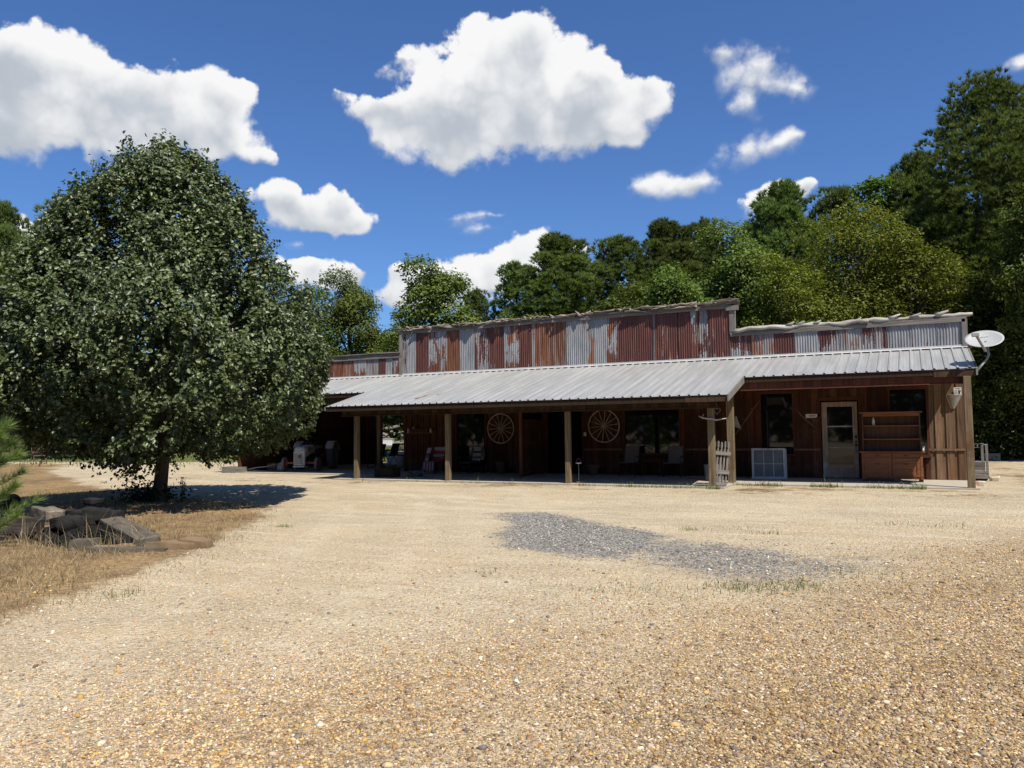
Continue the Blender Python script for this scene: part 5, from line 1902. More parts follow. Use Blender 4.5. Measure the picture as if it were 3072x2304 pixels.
# open bay: chest, sacks, chairs, table, bucket ----------------------------------
t = thing("low_crate", "low wooden crate of small things just behind the left porch post", "crate", (-14.35, 19.65, 0.0), R(0))
for (lo, hi) in (((-0.34, -0.2, 0), (0.34, -0.17, 0.27)), ((-0.34, 0.17, 0), (0.34, 0.2, 0.27)), ((-0.34, -0.169, 0), (-0.31, 0.169, 0.27)), ((0.31, -0.169, 0), (0.34, 0.169, 0.27))):
    mb = MB()
    mb.box(lo, hi)
    local_part(t, "side", mb, M['beam'])
mb = MB()
mb.box((-0.309, -0.169, 0.01), (0.309, 0.169, 0.2), tint=-0.4)
local_part(t, "contents", mb, M['tractor_dark'])
t = thing("hose_reel", "black coiled hose heaped on the porch floor by the crate", "hose", (-13.55, 20.0, 0.0))
mb = MB()
pts = []
for i in range(90):
    a = i * 0.42
    r = 0.16 + 0.05 * math.sin(i * 0.7) + i * 0.0006
    pts.append((r * math.cos(a), r * math.sin(a), 0.02 + 0.30 * (i / 90) * abs(math.sin(i * 0.03 + 0.6))))
mb.tube(pts, 0.021, 7, 0, 0)
mb.tube([(0.17, -0.05, 0.04), (0.4, -0.2, 0.021), (0.7, -0.22, 0.021), (0.95, -0.32, 0.021)], 0.02, 7, 0, 0)
local_part(t, "coils", mb, M['rubber'])
mb = MB()
mb.tube([(0.94, -0.31, 0.021), (1.05, -0.35, 0.021)], [0.024, 0.014], 8, 0, 0)
local_part(t, "nozzle", mb, M['grey_metal'])


def folding_chair(loc, rz, label):
    t = thing("folding_chair", label, "folding chair", loc, rz, "folding chairs in the open bay")
    mb = MB()
    mb.bar((-0.21, 0, 0.43), (0.20, 0, 0.40), 0.44, 0.015, 0, 0)
    local_part(t, "seat", mb, M['cloth_black'])
    mb = MB()
    mb.bar((0.20, 0, 0.42), (0.36, 0, 0.90), 0.44, 0.02, 0, 0)
    local_part(t, "backrest", mb, M['cloth_black'])
    for s in (-0.23, 0.23):
        mb = MB()
        mb.tube([(0.28, s, 0.02), (-0.02, s, 0.40), (-0.22, s, 0.60)], 0.013, 6, 0, 0)
        local_part(t, "leg", mb, M['black'])
        mb = MB()
        mb.tube([(-0.25, s, 0.02), (0.0, s, 0.40), (0.21, s, 0.44)], 0.013, 6, 0, 0)
        local_part(t, "leg", mb, M['black'])
        mb = MB()
        mb.tube([(-0.25, s, 0.60), (0.28, s, 0.62)], 0.016, 6, 0, 0)
        local_part(t, "armrest", mb, M['black'])
    for xx in (0.28, -0.25):
        mb = MB()
        mb.tube([(xx, -0.23, 0.018), (xx, 0.23, 0.018)], 0.012, 6, 0, 0)
        local_part(t, "foot_bar", mb, M['black'])
    return t


folding_chair((-19.15, 26.4, 0.0), R(-8), "black folding chair standing against the light in the bay gateway")
folding_chair((-18.6, 24.7, 0.0), R(78), "folding chair in the dark left of the bay gateway")
t = thing("bucket", "tall pale bucket standing beside the bay gateway", "bucket", (-17.75, 25.2, 0.0))
mb = MB()
mb.lathe([(0, 0), (0.14, 0), (0.17, 0.46)], 20, 0, 0)
local_part(t, "body", mb, M['plastic_white'])
mb = MB()
mb.lathe([(0.172, 0.44), (0.18, 0.445), (0.18, 0.475), (0.168, 0.48), (0, 0.478)], 20, 0, 0)
local_part(t, "lid", mb, M['tractor_dark'])
t = thing("work_table", "pale work table with a white tub outside the rear gateway", "table", (-22.2, 30.3, gzf(-22.2, 30.3)), R(25))
mb = MB()
mb.box((-0.7, -0.4, 0.70), (0.7, 0.4, 0.75), tint=0)
local_part(t, "top", mb, M['grey_metal'])
for sx in (-0.62, 0.62):
    for sy2 in (-0.34, 0.34):
        mb = MB()
        mb.box((sx - 0.025, sy2 - 0.025, 0), (sx + 0.025, sy2 + 0.025, 0.70), tint=0)
        local_part(t, "leg", mb, M['grey_metal'])
t = thing("white_tub", "white plastic tub set on the pale work table", "tub", (-22.25, 30.3, gzf(-22.2, 30.3) + 0.7505), R(25))
mb = MB()
mb.box((-0.42, -0.25, 0), (0.38, 0.25, 0.30), 0, 0, None, 0.03)
local_part(t, "body", mb, M['plastic_white'])
mb = MB()
mb.box((-0.44, -0.27, 0.3005), (0.40, 0.27, 0.33), 0, 0, None, 0.008)
local_part(t, "lid", mb, M['plastic_white'])
t = thing("chest_cooler", "white chest standing on the ground below the work table", "cooler", (-20.75, 29.3, gzf(-20.75, 29.3)), R(25))
mb = MB()
mb.box((-0.5, -0.25, 0), (0.4, 0.25, 0.46), 0, 0, None, 0.02)
local_part(t, "body", mb, M['plastic_white'])
mb = MB()
mb.box((-0.51, -0.26, 0.4605), (0.41, 0.26, 0.52), 0, 0, None, 0.015)
local_part(t, "lid", mb, M['plastic_white'])
# heap of sawn logs behind the barn
for i in range(26):
    lx = -33.0 + rng.normal(0, 1.7)
    lvl = rng.uniform(0, 1)
    ly = 45.5 + rng.normal(0, 0.9)
    g = gzf(lx, ly)
    hmax = 1.5 * math.exp(-((lx + 32.4) / 2.0) ** 2) + 0.15
    mb = MB()
    L = rng.uniform(0.6, 1.8)
    r_ = rng.uniform(0.06, 0.16)
    t = thing("log", "cut grey log lying in the heap behind the barn", "log", (lx, ly, g + hmax * lvl + r_), rng.uniform(0, 3.14), "logs heaped behind the barn")
    mb.tube([(-L / 2, 0, 0.0), (0, 0.05, rng.uniform(-.05, .12)), (L / 2, 0, rng.uniform(-.2, .2))], [r_, r_ * 0.95, r_ * 0.8], 8, 0, None, cap=False)
    local_part(t, "bark", mb, M['oldwood'])
    mb = MB()
    mb.lathe([(0, 0), (r_ * 0.99, 0)], 8, 0, 0.5, Matrix.Translation((-L / 2, 0, 0)) @ Matrix.Rotation(R(90), 4, 'Y'))
    local_part(t, "cut_end", mb, M['driftwood'])

# tractor ------------------------------------------------------------------------
t = tractor = thing("tractor", "old grey and red farm tractor parked nose out in the left bay", "tractor", (-19.57, 21.63, 0.0), R(24.3))


def wheel(parent, x, y, r, w, rim_r, rim_mat, steer=0.0, lugs=0):
    wh = thing("wheel", None, None, (x, y, r), 0)
    wh.parent = parent
    wh.rotation_euler = (0, 0, steer)
    del_keys = [k for k in ('label', 'category') if k in wh]
    Mw = Matrix.Rotation(R(90), 4, 'Y')
    mb = MB()
    mb.lathe([(rim_r, -w * 0.42), (r * 0.86, -w * 0.5), (r * 0.96, -w * 0.38), (r, -w * 0.12), (r, w * 0.12), (r * 0.96, w * 0.38), (r * 0.86, w * 0.5), (rim_r, w * 0.42)], 36, 0, 0, Mw)
    for i in range(lugs):
        a = 2 * math.pi * i / lugs
        for s in (-1, 1):
            aa = a + (math.pi / lugs if s > 0 else 0)
            Ml = Mw @ Matrix.Rotation(aa, 4, 'Z') @ Matrix.Translation((r * 0.995, 0, s * w * 0.22)) @ Matrix.Rotation(s * 0.6, 4, 'X')
            mb.box((-0.02, -0.016, -w * 0.24), (0.03, 0.016, w * 0.24), 0, 0, Ml)
    local_part(wh, "tyre", mb, M['rubber'])
    mb = MB()
    mb.lathe([(0, w * 0.12), (rim_r * 0.28, w * 0.14), (rim_r * 0.32, w * 0.05), (rim_r * 0.8, w * 0.02), (rim_r * 0.9, w * 0.28), (rim_r, w * 0.42), (rim_r * 1.01, w * 0.42), (rim_r * 1.01, -w * 0.42), (rim_r * 0.9, -w * 0.28), (rim_r * 0.8, -w * 0.02), (rim_r * 0.3, -w * 0.06), (0, -w * 0.1)], 28, 0, 0, Mw)
    local_part(wh, "rim", mb, rim_mat)
    return wh


for s in (-1, 1):
    wheel(t, s * 0.60, 0.0, 0.255, 0.12, 0.165, M['tractor_red'], R(-4))
    wheel(t, s * 0.62, 1.85, 0.50, 0.25, 0.30, M['grey_metal'], 0, 18)
# hood: rounded section swept backwards
def hood_ring(y, w, zt, zb):
    pts = []
    for i in range(13):
        a = math.pi * i / 12
        cx = math.cos(a)
        pts.append((w * (abs(cx) ** 0.55) * (1 if cx > 0 else -1), y, zb + (zt - zb) * (0.55 + 0.45 * math.sin(a) ** 0.8)))
    return [(w, y, zb)] + pts + [(-w, y, zb)]


mb = MB()
secs = [hood_ring(-0.20, 0.185, 0.84, 0.46), hood_ring(-0.12, 0.215, 0.885, 0.50), hood_ring(0.15, 0.225, 0.915, 0.56), hood_ring(0.60, 0.215, 0.93, 0.64), hood_ring(0.98, 0.20, 0.93, 0.68)]
n = len(secs[0])
vs = [p for s_ in secs for p in s_]
fs = []
for i in range(len(secs) - 1):
    for j in range(n - 1):
        a = i * n + j
        fs.append((a, a + n, a + n + 1, a + 1))
fs.append(tuple(range(n)))
mb.add(vs, fs, 0, 0, True)
hood = local_part(t, "hood", mb, M['tractor_grey'])
mb = MB()
mb.tube([(0, -0.05, 0.90), (0, -0.05, 0.935)], [0.03, 0.03], 10, 0, 0)
local_part(hood, "radiator_cap", mb, M['black'])
# grille shell
mb = MB()
mb.box((-0.20, -0.24, 0.22), (-0.165, -0.13, 0.72), 0, 0, None, 0.008)
mb.box((0.165, -0.24, 0.22), (0.20, -0.13, 0.72), 0, 0, None, 0.008)
mb.box((-0.164, -0.232, 0.66), (0.164, -0.15, 0.72), 0, 0, None, 0.006)
mb.box((-0.164, -0.232, 0.22), (0.164, -0.15, 0.26), 0, 0, None, 0.006)
for k in range(17):
    x = -0.155 + k * 0.0194
    mb.box((x - 0.005, -0.225, 0.26), (x + 0.005, -0.20, 0.66), 0, 0)
mb.box((-0.014, -0.236, 0.26), (0.014, -0.205, 0.66), 0, 0.3)
grille = local_part(t, "grille", mb, M['tractor_grey'])
mb = MB()
mb.box((-0.16, -0.19, 0.255), (0.16, -0.16, 0.665), 0, 0)
local_part(grille, "radiator", mb, M['tractor_grey'])
mb = MB()
mb.lathe([(0, 0), (0.055, 0.001), (0.058, 0.008), (0.05, 0.012), (0, 0.013)], 18, 0, 0, Matrix.Translation((0.02, -0.237, 0.53)) @ Matrix.Rotation(R(90), 4, 'X'))
bd = local_part(grille, "emblem", mb, M['tractor_dark'])
mb = MB()
text_mesh(mb, "FORD", 0.036, Matrix.Translation((0.02, -0.2505, 0.53)) @ Matrix.Rotation(R(90), 4, 'X'), 0, 0.001)
for f in mb.t:
    pass
local_part(grille, "emblem_lettering", mb, M['plastic_white'])
mb = MB()
mb.box((-0.21, -0.29, 0.15), (0.21, -0.22, 0.205), 0, 0, None, 0.014)
mb.box((-0.19, -0.22, 0.14), (-0.16, 0.2, 0.19), 0, 0)
mb.box((0.16, -0.22, 0.14), (0.19, 0.2, 0.19), 0, 0)
local_part(t, "bumper", mb, M['tractor_grey'])
mb = MB()
mb.bar((-0.55, 0, 0.30), (0.55, 0, 0.30), 0.07, 0.06, 0, 0)
mb.bar((0.28, 0.02, 0.33), (0.24, 0.7, 0.40), 0.05, 0.04, 0, 0)
mb.bar((-0.28, 0.02, 0.33), (-0.24, 0.7, 0.40), 0.05, 0.04, 0, 0)
for s in (-1, 1):
    mb.tube([(s * 0.53, 0, 0.18), (s * 0.53, 0, 0.42)], 0.028, 8, 0, 0)
    mb.bar((s * 0.53, 0, 0.25), (s * 0.60, 0, 0.255), 0.05, 0.05, 0, 0)
local_part(t, "front_axle", mb, M['tractor_red'])
mb = MB()
mb.box((-0.13, -0.12, 0.26), (0.13, 1.1, 0.62), 0, 0, None, 0.03)
mb.box((-0.17, 1.1, 0.28), (0.17, 2.0, 0.64), 0, 0, None, 0.04)
local_part(t, "engine", mb, M['tractor_dark'])
mb = MB()
mb.tube([(-0.5, 1.85, 0.5), (0.5, 1.85, 0.5)], 0.075, 12, 0, 0)
local_part(t, "rear_axle", mb, M['tractor_dark'])
for s in (-1, 1):
    mb = MB()
    vs = []
    fs = []
    for i in range(11):
        a = R(20 + 130 * i / 10)
        for (xx, rr) in ((0.46, 0.56), (0.76, 0.56), (0.77, 0.54), (0.46, 0.545)):
            vs.append((s * xx, 1.85 + rr * math.cos(a), 0.5 + rr * math.sin(a)))
    for i in range(10):
        for k in range(4):
            k2 = (k + 1) % 4
            fs.append((i * 4 + k, i * 4 + k2, i * 4 + 4 + k2, i * 4 + 4 + k))
    mb.add(vs, fs, 0, 0, True)
    local_part(t, "fender", mb, M['tractor_grey'])
mb = MB()
mb.tube([(0, 1.0, 0.86), (0, 1.25, 1.0)], 0.016, 8, 0, 0)
ring = [(0.2 * math.cos(2 * math.pi * i / 24), 1.27 + 0.1 * math.sin(2 * math.pi * i / 24), 1.01 + 0.17 * math.sin(2 * math.pi * i / 24)) for i in range(24)]
mb.tube(ring, 0.013, 6, 0, 0, closed=True)
mb.bar(ring[0], ring[12], 0.015, 0.015, 0, 0)
local_part(t, "steering_wheel", mb, M['black'])
mb = MB()
mb.box((-0.14, 0.99, 0.66), (0.14, 1.07, 0.94), 0, 0, None, 0.02)
local_part(t, "dashboard", mb, M['tractor_red'])
mb = MB()
mb.box((-0.2, 1.6, 0.72), (0.2, 1.95, 0.76), 0, 0, None, 0.015)
mb.box((-0.2, 1.93, 0.761), (0.2, 1.97, 0.9), 0, 0, None, 0.012)
local_part(t, "seat", mb, M['tractor_dark'])
for s in (-1, 1):
    mb = MB()
    mb.lathe([(0, -0.03), (0.05, -0.02), (0.06, 0.02), (0.055, 0.03), (0, 0.033)], 16, 0, 0, Matrix.Translation((s * 0.28, 0.12, 0.80)) @ Matrix.Rotation(R(90), 4, 'X'))
    mb.bar((s * 0.28, 0.13, 0.76), (s * 0.20, 0.13, 0.70), 0.015, 0.015, 0, 0)
    local_part(t, "headlight", mb, M['black'])

# plank by the bay, thin poles, wood box, flat stones
t = thing("wooden_box", "small weathered plank box on the gravel left of the bay", "box", (-21.9, 20.75, gzf(-21.9, 20.75)), R(5))
for (lo, hi) in (((-0.45, -0.16, 0), (0.45, -0.13, 0.22)), ((-0.45, 0.13, 0), (0.45, 0.16, 0.22)), ((-0.45, -0.129, 0), (-0.42, 0.129, 0.22)), ((0.42, -0.129, 0), (0.45, 0.129, 0.22))):
    mb = MB()
    mb.box(lo, hi, 0, random.uniform(0, .6))
    local_part(t, "side", mb, M['oldwood'])
mb = MB()
mb.box((-0.42, -0.129, 0.005), (0.42, 0.129, 0.18), 0, -0.8)
local_part(t, "soil", mb, M['stone_dark'])
t = thing("dry_branch", "bare pale forked branch lying in front of the tractor wheel", "branch", (-20.9, 21.2, 0.02), R(20))
mb = MB()
mb.tube([(-0.75, 0, 0.05), (-0.3, 0.03, 0.12), (0.1, 0.02, 0.16), (0.45, 0.0, 0.24)], [0.022, 0.02, 0.016, 0.008], 7, 0, 0.5)
local_part(t, "stem", mb, M['driftwood'])
mb = MB()
mb.tube([(-0.72, 0, 0.05), (-0.3, -0.05, 0.02), (0.0, -0.08, 0.0)], [0.018, 0.016, 0.010], 7, 0, 0.3)
local_part(t, "fork", mb, M['driftwood'])
for i, (x, y, z, s, m) in enumerate(((-21.25, 22.0, 0.12, 0.20, 'stone_tan'), (-20.98, 22.15, 0.16, 0.17, 'stone_pale'), (-20.8, 21.95, 0.10, 0.15, 'stone_pale'))):
    mb = MB()
    mb.rough((-s, -s * 0.7, -s * 0.7), (s, s * 0.7, s * 0.7), s * 0.35, 3, 0, 0, None, True)
    o = mb.build("rock", M[m])
    o.location = (x, y, z)
    tag(o, ("tan rough rock left of the tractor front wheel", "larger pale rock nearest the tractor wheel", "smaller pale rock in front beside the tractor wheel")[i], "rock", "rocks beside the tractor")

# things at the right end ---------------------------------------------------------
g = gzf(1.5, 23.4)
t = thing("wooden_cart", "old grey plank cart with upright stakes behind the right porch post", "cart", (1.45, 23.35, g), R(-4))
for k in range(2):
    mb = MB()
    mb.rough((-0.22, -0.25, 0.06 + k * 0.105), (0.20, -0.225, 0.16 + k * 0.105), 0.004, 2, 0, random.uniform(0, .7))
    local_part(t, "side_board", mb, M['oldwood'])
mb = MB()
mb.box((-0.22, -0.22, 0.05), (0.18, 0.6, 0.09), tint=-0.2)
mb.box((-0.22, -0.22, 0.27), (0.14, -0.195, 0.46), tint=-0.8)
mb.box((-0.22, -0.19, 0.44), (0.14, 0.5, 0.47), tint=0.3)
local_part(t, "bed", mb, M['oldwood'])
for (x, y, h) in ((0.185, -0.21, 0.93), (0.09, -0.02, 0.90)):
    mb = MB()
    mb.rough((x - 0.03, y - 0.02, 0.06), (x + 0.03, y + 0.02, h), 0.006, 3, 0, 0.4)
    local_part(t, "stake", mb, M['oldwood_z'])
mb = MB()
for x in (-0.05, 0.03):
    r4 = [(x - 0.035, -0.05, 0.84), (x + 0.035, -0.05, 0.84), (x + 0.035, -0.05, 0.93), (x - 0.035, -0.05, 0.93)]
    for a, b in zip(r4, r4[1:] + r4[:1]):
        mb.bar(a, b, 0.012, 0.012, 0, 0)
mb.bar((0.07, -0.05, 0.94), (0.17, -0.2, 0.90), 0.05, 0.012, 0, 0)
local_part(t, "bracket", mb, M['grey_metal'])
for (x, y) in ((-0.08, -0.15), (0.13, -0.15)):
    mb = MB()
    mb.lathe([(0, -0.02), (0.055, -0.02), (0.06, 0.0), (0.055, 0.02), (0, 0.02)], 16, 0, 0, Matrix.Translation((x, y, 0.06)) @ Matrix.Rotation(R(90), 4, 'X'))
    local_part(t, "wheel", mb, M['black'])
for i, (x, y, s, m, lab) in enumerate(((1.225, 21.25, 0.075, 'terracotta', "reddish broken stone at the foot of the right porch post"), (1.33, 21.35, 0.085, 'stone_pale', "pale yellow stone at the foot of the right porch post"), (1.76, 23.1, 0.10, 'stone_pale', "pale flat stone beside the old plank cart"))):
    mb = MB()
    mb.rough((-s, -s * 0.8, -s * 0.6), (s, s * 0.8, s * 0.7), s * 0.4, 3, 0, 0, None, i > 0)
    o = mb.build("stone", M[m])
    o.location = (x, y, gzf(x, y) + s * 0.4)
    tag(o, lab, "stone", "loose stones at the right end of the barn")
t = thing("concrete_trough", "pale ribbed concrete trough on the shaded ground at the far right", "trough", (2.72, 36.2, gzf(2.7, 36.2)), R(-6))
mb = MB()
mb.box((-0.27, -0.14, 0), (0.27, -0.10, 0.28), 0, 0)
mb.box((-0.27, 0.10, 0), (0.27, 0.14, 0.28), 0, 0)
mb.box((-0.27, -0.099, 0), (-0.23, 0.099, 0.28), 0, 0)
mb.box((0.23, -0.099, 0), (0.27, 0.099, 0.28), 0, 0)
local_part(t, "body", mb, M['concrete'])
mb = MB()
for k in range(8):
    x = -0.245 + k * 0.07
    mb.box((x - 0.012, -0.155, 0.0), (x + 0.012, -0.1405, 0.28), 0, 0)
local_part(t, "ribs", mb, M['concrete'])

# timbers and stones round the pit -------------------------------------------------


def timber(a, b, w, h, z, mat, label, tilt=0.0, name="timber", cat="timber", group="old timbers round the pit"):
    a = Vector(a)
    b = Vector(b)
    d = b - a
    L = d.length
    o_mb = MB()
    o_mb.rough((-L / 2, -w / 2, 0), (L / 2, w / 2, h), 0.018, 5, 0, None)
    o = o_mb.build(name, mat)
    c = (a + b) / 2
    o.location = (c.x, c.y, z)
    o.rotation_euler = (tilt, 0, math.atan2(d.y, d.x))
    return tag(o, label, cat, group)


tm = thing("timber", "weathered railway tie with two bolt holes lying on the retaining wall", "timber", (-14.55, 9.15, -0.13), R(-22), "old timbers round the pit")
mb = MB()
mb.rough((-1.1, -0.15, 0), (1.05, 0.15, 0.19), 0.015, 6, 0, 0.8)
local_part(tm, "beam", mb, M['tie_pale'])
for x in (-0.35, 0.15):
    mb = MB()
    mb.lathe([(0.0, 0.0), (0.05, 0.0), (0.052, 0.002), (0.0, 0.003)], 14, 0, 0, Matrix.Translation((x, 0.0, 0.199)))
    local_part(tm, "bolt_hole", mb, M['dark'])
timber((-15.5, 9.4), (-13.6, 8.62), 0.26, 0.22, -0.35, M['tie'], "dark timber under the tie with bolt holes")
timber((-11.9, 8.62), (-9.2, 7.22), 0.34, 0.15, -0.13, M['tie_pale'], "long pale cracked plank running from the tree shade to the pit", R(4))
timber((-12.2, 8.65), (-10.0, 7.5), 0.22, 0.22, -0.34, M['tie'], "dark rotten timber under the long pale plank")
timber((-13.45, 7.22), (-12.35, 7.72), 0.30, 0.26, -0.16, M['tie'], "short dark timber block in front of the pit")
timber((-16.3, 10.1), (-15.6, 9.5), 0.24, 0.16, -0.02, M['oldwood'], "short broken brown plank behind the tie with bolt holes", R(14))
timber((-15.3, 8.0), (-14.2, 8.35), 0.24, 0.14, -0.14, M['tie_pale'], "small grey plank end at the far left of the pit")
mb = MB()
mb.tube([(-0.5, 0, 0.0), (0, 0.03, 0.02), (0.35, 0, 0.0)], [0.15, 0.16, 0.15], 14, 0, -0.2)
o = mb.build("log", M['tie'])
o.location = (-16.1, 9.3, 0.06)
o.rotation_euler = (0, 0, R(-50))
tag(o, "short round log with a pale sawn end at the left of the timbers", "log")
k = 0
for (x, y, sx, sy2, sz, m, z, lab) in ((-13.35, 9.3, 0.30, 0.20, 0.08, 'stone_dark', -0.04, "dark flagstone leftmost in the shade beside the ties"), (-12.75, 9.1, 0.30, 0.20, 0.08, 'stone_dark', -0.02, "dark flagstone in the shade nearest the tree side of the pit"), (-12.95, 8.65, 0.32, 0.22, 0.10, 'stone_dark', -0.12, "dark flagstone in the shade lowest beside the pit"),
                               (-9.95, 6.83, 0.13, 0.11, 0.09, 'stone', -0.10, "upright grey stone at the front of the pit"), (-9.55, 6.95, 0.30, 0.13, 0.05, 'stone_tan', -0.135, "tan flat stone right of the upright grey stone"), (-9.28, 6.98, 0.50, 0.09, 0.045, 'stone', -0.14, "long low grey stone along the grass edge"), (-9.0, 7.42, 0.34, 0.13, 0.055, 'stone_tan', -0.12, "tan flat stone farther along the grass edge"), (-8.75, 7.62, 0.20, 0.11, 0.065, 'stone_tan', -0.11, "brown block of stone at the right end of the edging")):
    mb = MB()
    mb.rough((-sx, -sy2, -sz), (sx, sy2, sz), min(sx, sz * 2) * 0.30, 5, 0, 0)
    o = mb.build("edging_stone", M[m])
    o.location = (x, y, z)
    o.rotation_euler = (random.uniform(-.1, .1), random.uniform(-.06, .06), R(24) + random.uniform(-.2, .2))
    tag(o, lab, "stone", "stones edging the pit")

# metal chairs out on the grass ------------------------------------------------------
def lawn_chair(x, y, rz, label):
    t = thing("lawn_chair", label, "lawn chair", (x, y, gzf(x, y)), rz, "metal chairs out on the dry grass")
    mb = MB()
    mb.box((-0.28, -0.3, 0.40), (0.28, 0.25, 0.44), 0, 0)
    local_part(t, "seat", mb, M['red_iron'])
    mb = MB()
    for k in range(7):
        xx = -0.26 + k * 0.52 / 6
        mb.tube([(xx, 0.25, 0.44), (xx, 0.36, 0.92)], 0.014, 6, 0, 0)
    mb.tube([(-0.27, 0.36, 0.92), (0.27, 0.36, 0.92)], 0.02, 6, 0, 0)
    for z, yy in ((0.58, 0.285), (0.74, 0.32)):
        mb.tube([(-0.26, yy, z), (0.26, yy, z)], 0.012, 6, 0, 0)
    local_part(t, "backrest", mb, M['red_iron'])
    for s in (-1, 1):
        for yy in (-0.28, 0.24):
            mb = MB()
            mb.tube([(s * 0.27, yy, 0.40), (s * 0.30, yy * 1.05, 0.0)], 0.016, 6, 0, 0)
            local_part(t, "leg", mb, M['red_iron'])
        mb = MB()
        mb.tube([(s * 0.29, 0.30, 0.62), (s * 0.31, -0.1, 0.64), (s * 0.31, -0.3, 0.62), (s * 0.30, -0.28, 0.44)], 0.016, 6, 0, 0)
        local_part(t, "armrest", mb, M['red_iron'])


lawn_chair(-39.3, 24.4, R(70), "rusty red metal armchair on the dry grass under the pear tree's left side")
lawn_chair(-45.5, 27.0, R(100), "second rusty metal armchair farther left behind the pine sapling")

# ------------------------------------------------------------------ trees


def unit(v):
    return v / np.maximum(np.linalg.norm(v, axis=-1, keepdims=True), 1e-9)


def leaf_arrays(P, N, T, L, Wd, fold=0.22):
    """folded ovate leaves: base at P, tip along T, face normal N"""
    S = unit(np.cross(T, N))
    n = len(P)
    L = np.asarray(L)[:, None]
    Wd = np.asarray(Wd)[:, None]
    V = np.empty((n, 6, 3))
    V[:, 0] = P
    V[:, 1] = P + T * L * 0.30 + S * Wd * 0.48 + N * Wd * fold
    V[:, 2] = P + T * L * 0.68 + S * Wd * 0.36 + N * Wd * fold
    V[:, 3] = P + T * L
    V[:, 4] = P + T * L * 0.68 - S * Wd * 0.36 + N * Wd * fold
    V[:, 5] = P + T * L * 0.30 - S * Wd * 0.48 + N * Wd * fold
    o = (np.arange(n) * 6)[:, None]
    F = np.concatenate([np.array([[0, 1, 2, 3]]) + o, np.array([[0, 3, 4, 5]]) + o])
    return V.reshape(-1, 3), F


def rand_unit(n):
    return unit(rng.normal(0, 1, (n, 3)))


# the big pear tree -------------------------------------------------------------
PX, PY = -14.45, 11.61
PZ = gzf(PX, PY)
pear = thing("pear_tree", "big round dark green pear tree standing left of the barn", "tree", (PX, PY, PZ))
ZP = np.array([0.98, 1.12, 1.45, 2.13, 2.92, 3.4, 3.91, 4.41, 5.3, 6.19, 6.76, 7.08, 7.32, 7.46])
RP = np.array([0.9, 1.85, 2.95, 3.36, 3.42, 3.30, 3.08, 2.74, 2.22, 1.74, 1.28, 0.95, 0.58, 0.1])
NS = 9800


def crown_r(z, th):
    r = np.interp(z, ZP, RP)
    lump = 1 + 0.055 * np.sin(3 * th + z * 1.3) + 0.045 * np.sin(5 * th - z * 2.1 + 1) + 0.03 * np.sin(9 * th + z * 4)
    return r * lump


NB = 430
zc = np.linspace(1.0, 7.5, 400)
cum = np.cumsum(np.interp(zc, ZP, RP) + 0.25)
cum /= cum[-1]
zb_ = np.interp(rng.uniform(0, 1, NB), cum, zc)
tb_ = rng.uniform(0, 2 * math.pi, NB)
db_ = 1 - np.abs(rng.normal(0, 0.075, NB)) + 0.03
bt_ = rng.normal(0, 0.25, NB)
bi = rng.integers(0, NB, NS)
inner = rng.uniform(0, 1, NS) < 0.30
z = zb_[bi] + rng.normal(0, 0.24, NS)
rb = np.maximum(np.interp(zb_[bi], ZP, RP), 0.5)
th = tb_[bi] + rng.normal(0, 0.20, NS) / rb
rf = np.where(inner, rng.uniform(0.25, 0.85, NS), db_[bi] - np.abs(rng.normal(0, 0.06, NS)))
th = np.where(inner, rng.uniform(0, 2 * math.pi, NS), th)
z = np.clip(np.where(inner, np.interp(rng.uniform(0, 1, NS), cum, zc), z), 0.95, 7.55)
r = crown_r(z, th) * rf
C = np.stack([r * np.cos(th), r * np.sin(th), z], 1)
# bottom skirt hangs unevenly
low = z < 1.7
C[low, 2] += 0.16 * np.sin(th[low] * 3 + 1.0) + 0.10 * np.sin(th[low] * 7) + 0.08
outd = unit(np.stack([np.cos(th), np.sin(th), 0.15 + (z - 2.6) * 0.16], 1))
tw = unit(outd * 0.55 + np.array([0, 0, 0.75]) * np.where(z > 1.6, 1, -0.25)[:, None] + rand_unit(NS) * 0.4)
tl = rng.uniform(0.20, 0.42, NS) * np.where(rng.uniform(0, 1, NS) < 0.07, 1.5, 1.0)
NLv = 17
Pl, Nl, Tl, tt = [], [], [], []
tw_tint = rng.normal(0, 0.28, NS) + bt_[bi]
for k in range(NLv):
    f = (k + rng.uniform(0, 1, NS)) / NLv
    p = C + tw * (tl * f)[:, None] + rng.normal(0, 0.035, (NS, 3))
    nrm_ = unit(outd * 0.55 + np.array([0.10, -0.1, 0.55]) + rand_unit(NS) * 0.75)
    t_ = unit(outd * 0.45 + tw * 0.3 + np.array([0, 0, -0.45]) + rand_unit(NS) * 0.7)
    t_ = unit(t_ - nrm_ * np.sum(t_ * nrm_, 1, keepdims=True))
    Pl.append(p)
    Nl.append(nrm_)
    Tl.append(t_)
    tt.append(np.clip(tw_tint + rng.normal(0, 0.45, NS), -1, 1))
Pl, Nl, Tl, tt = map(np.concatenate, (Pl, Nl, Tl, tt))
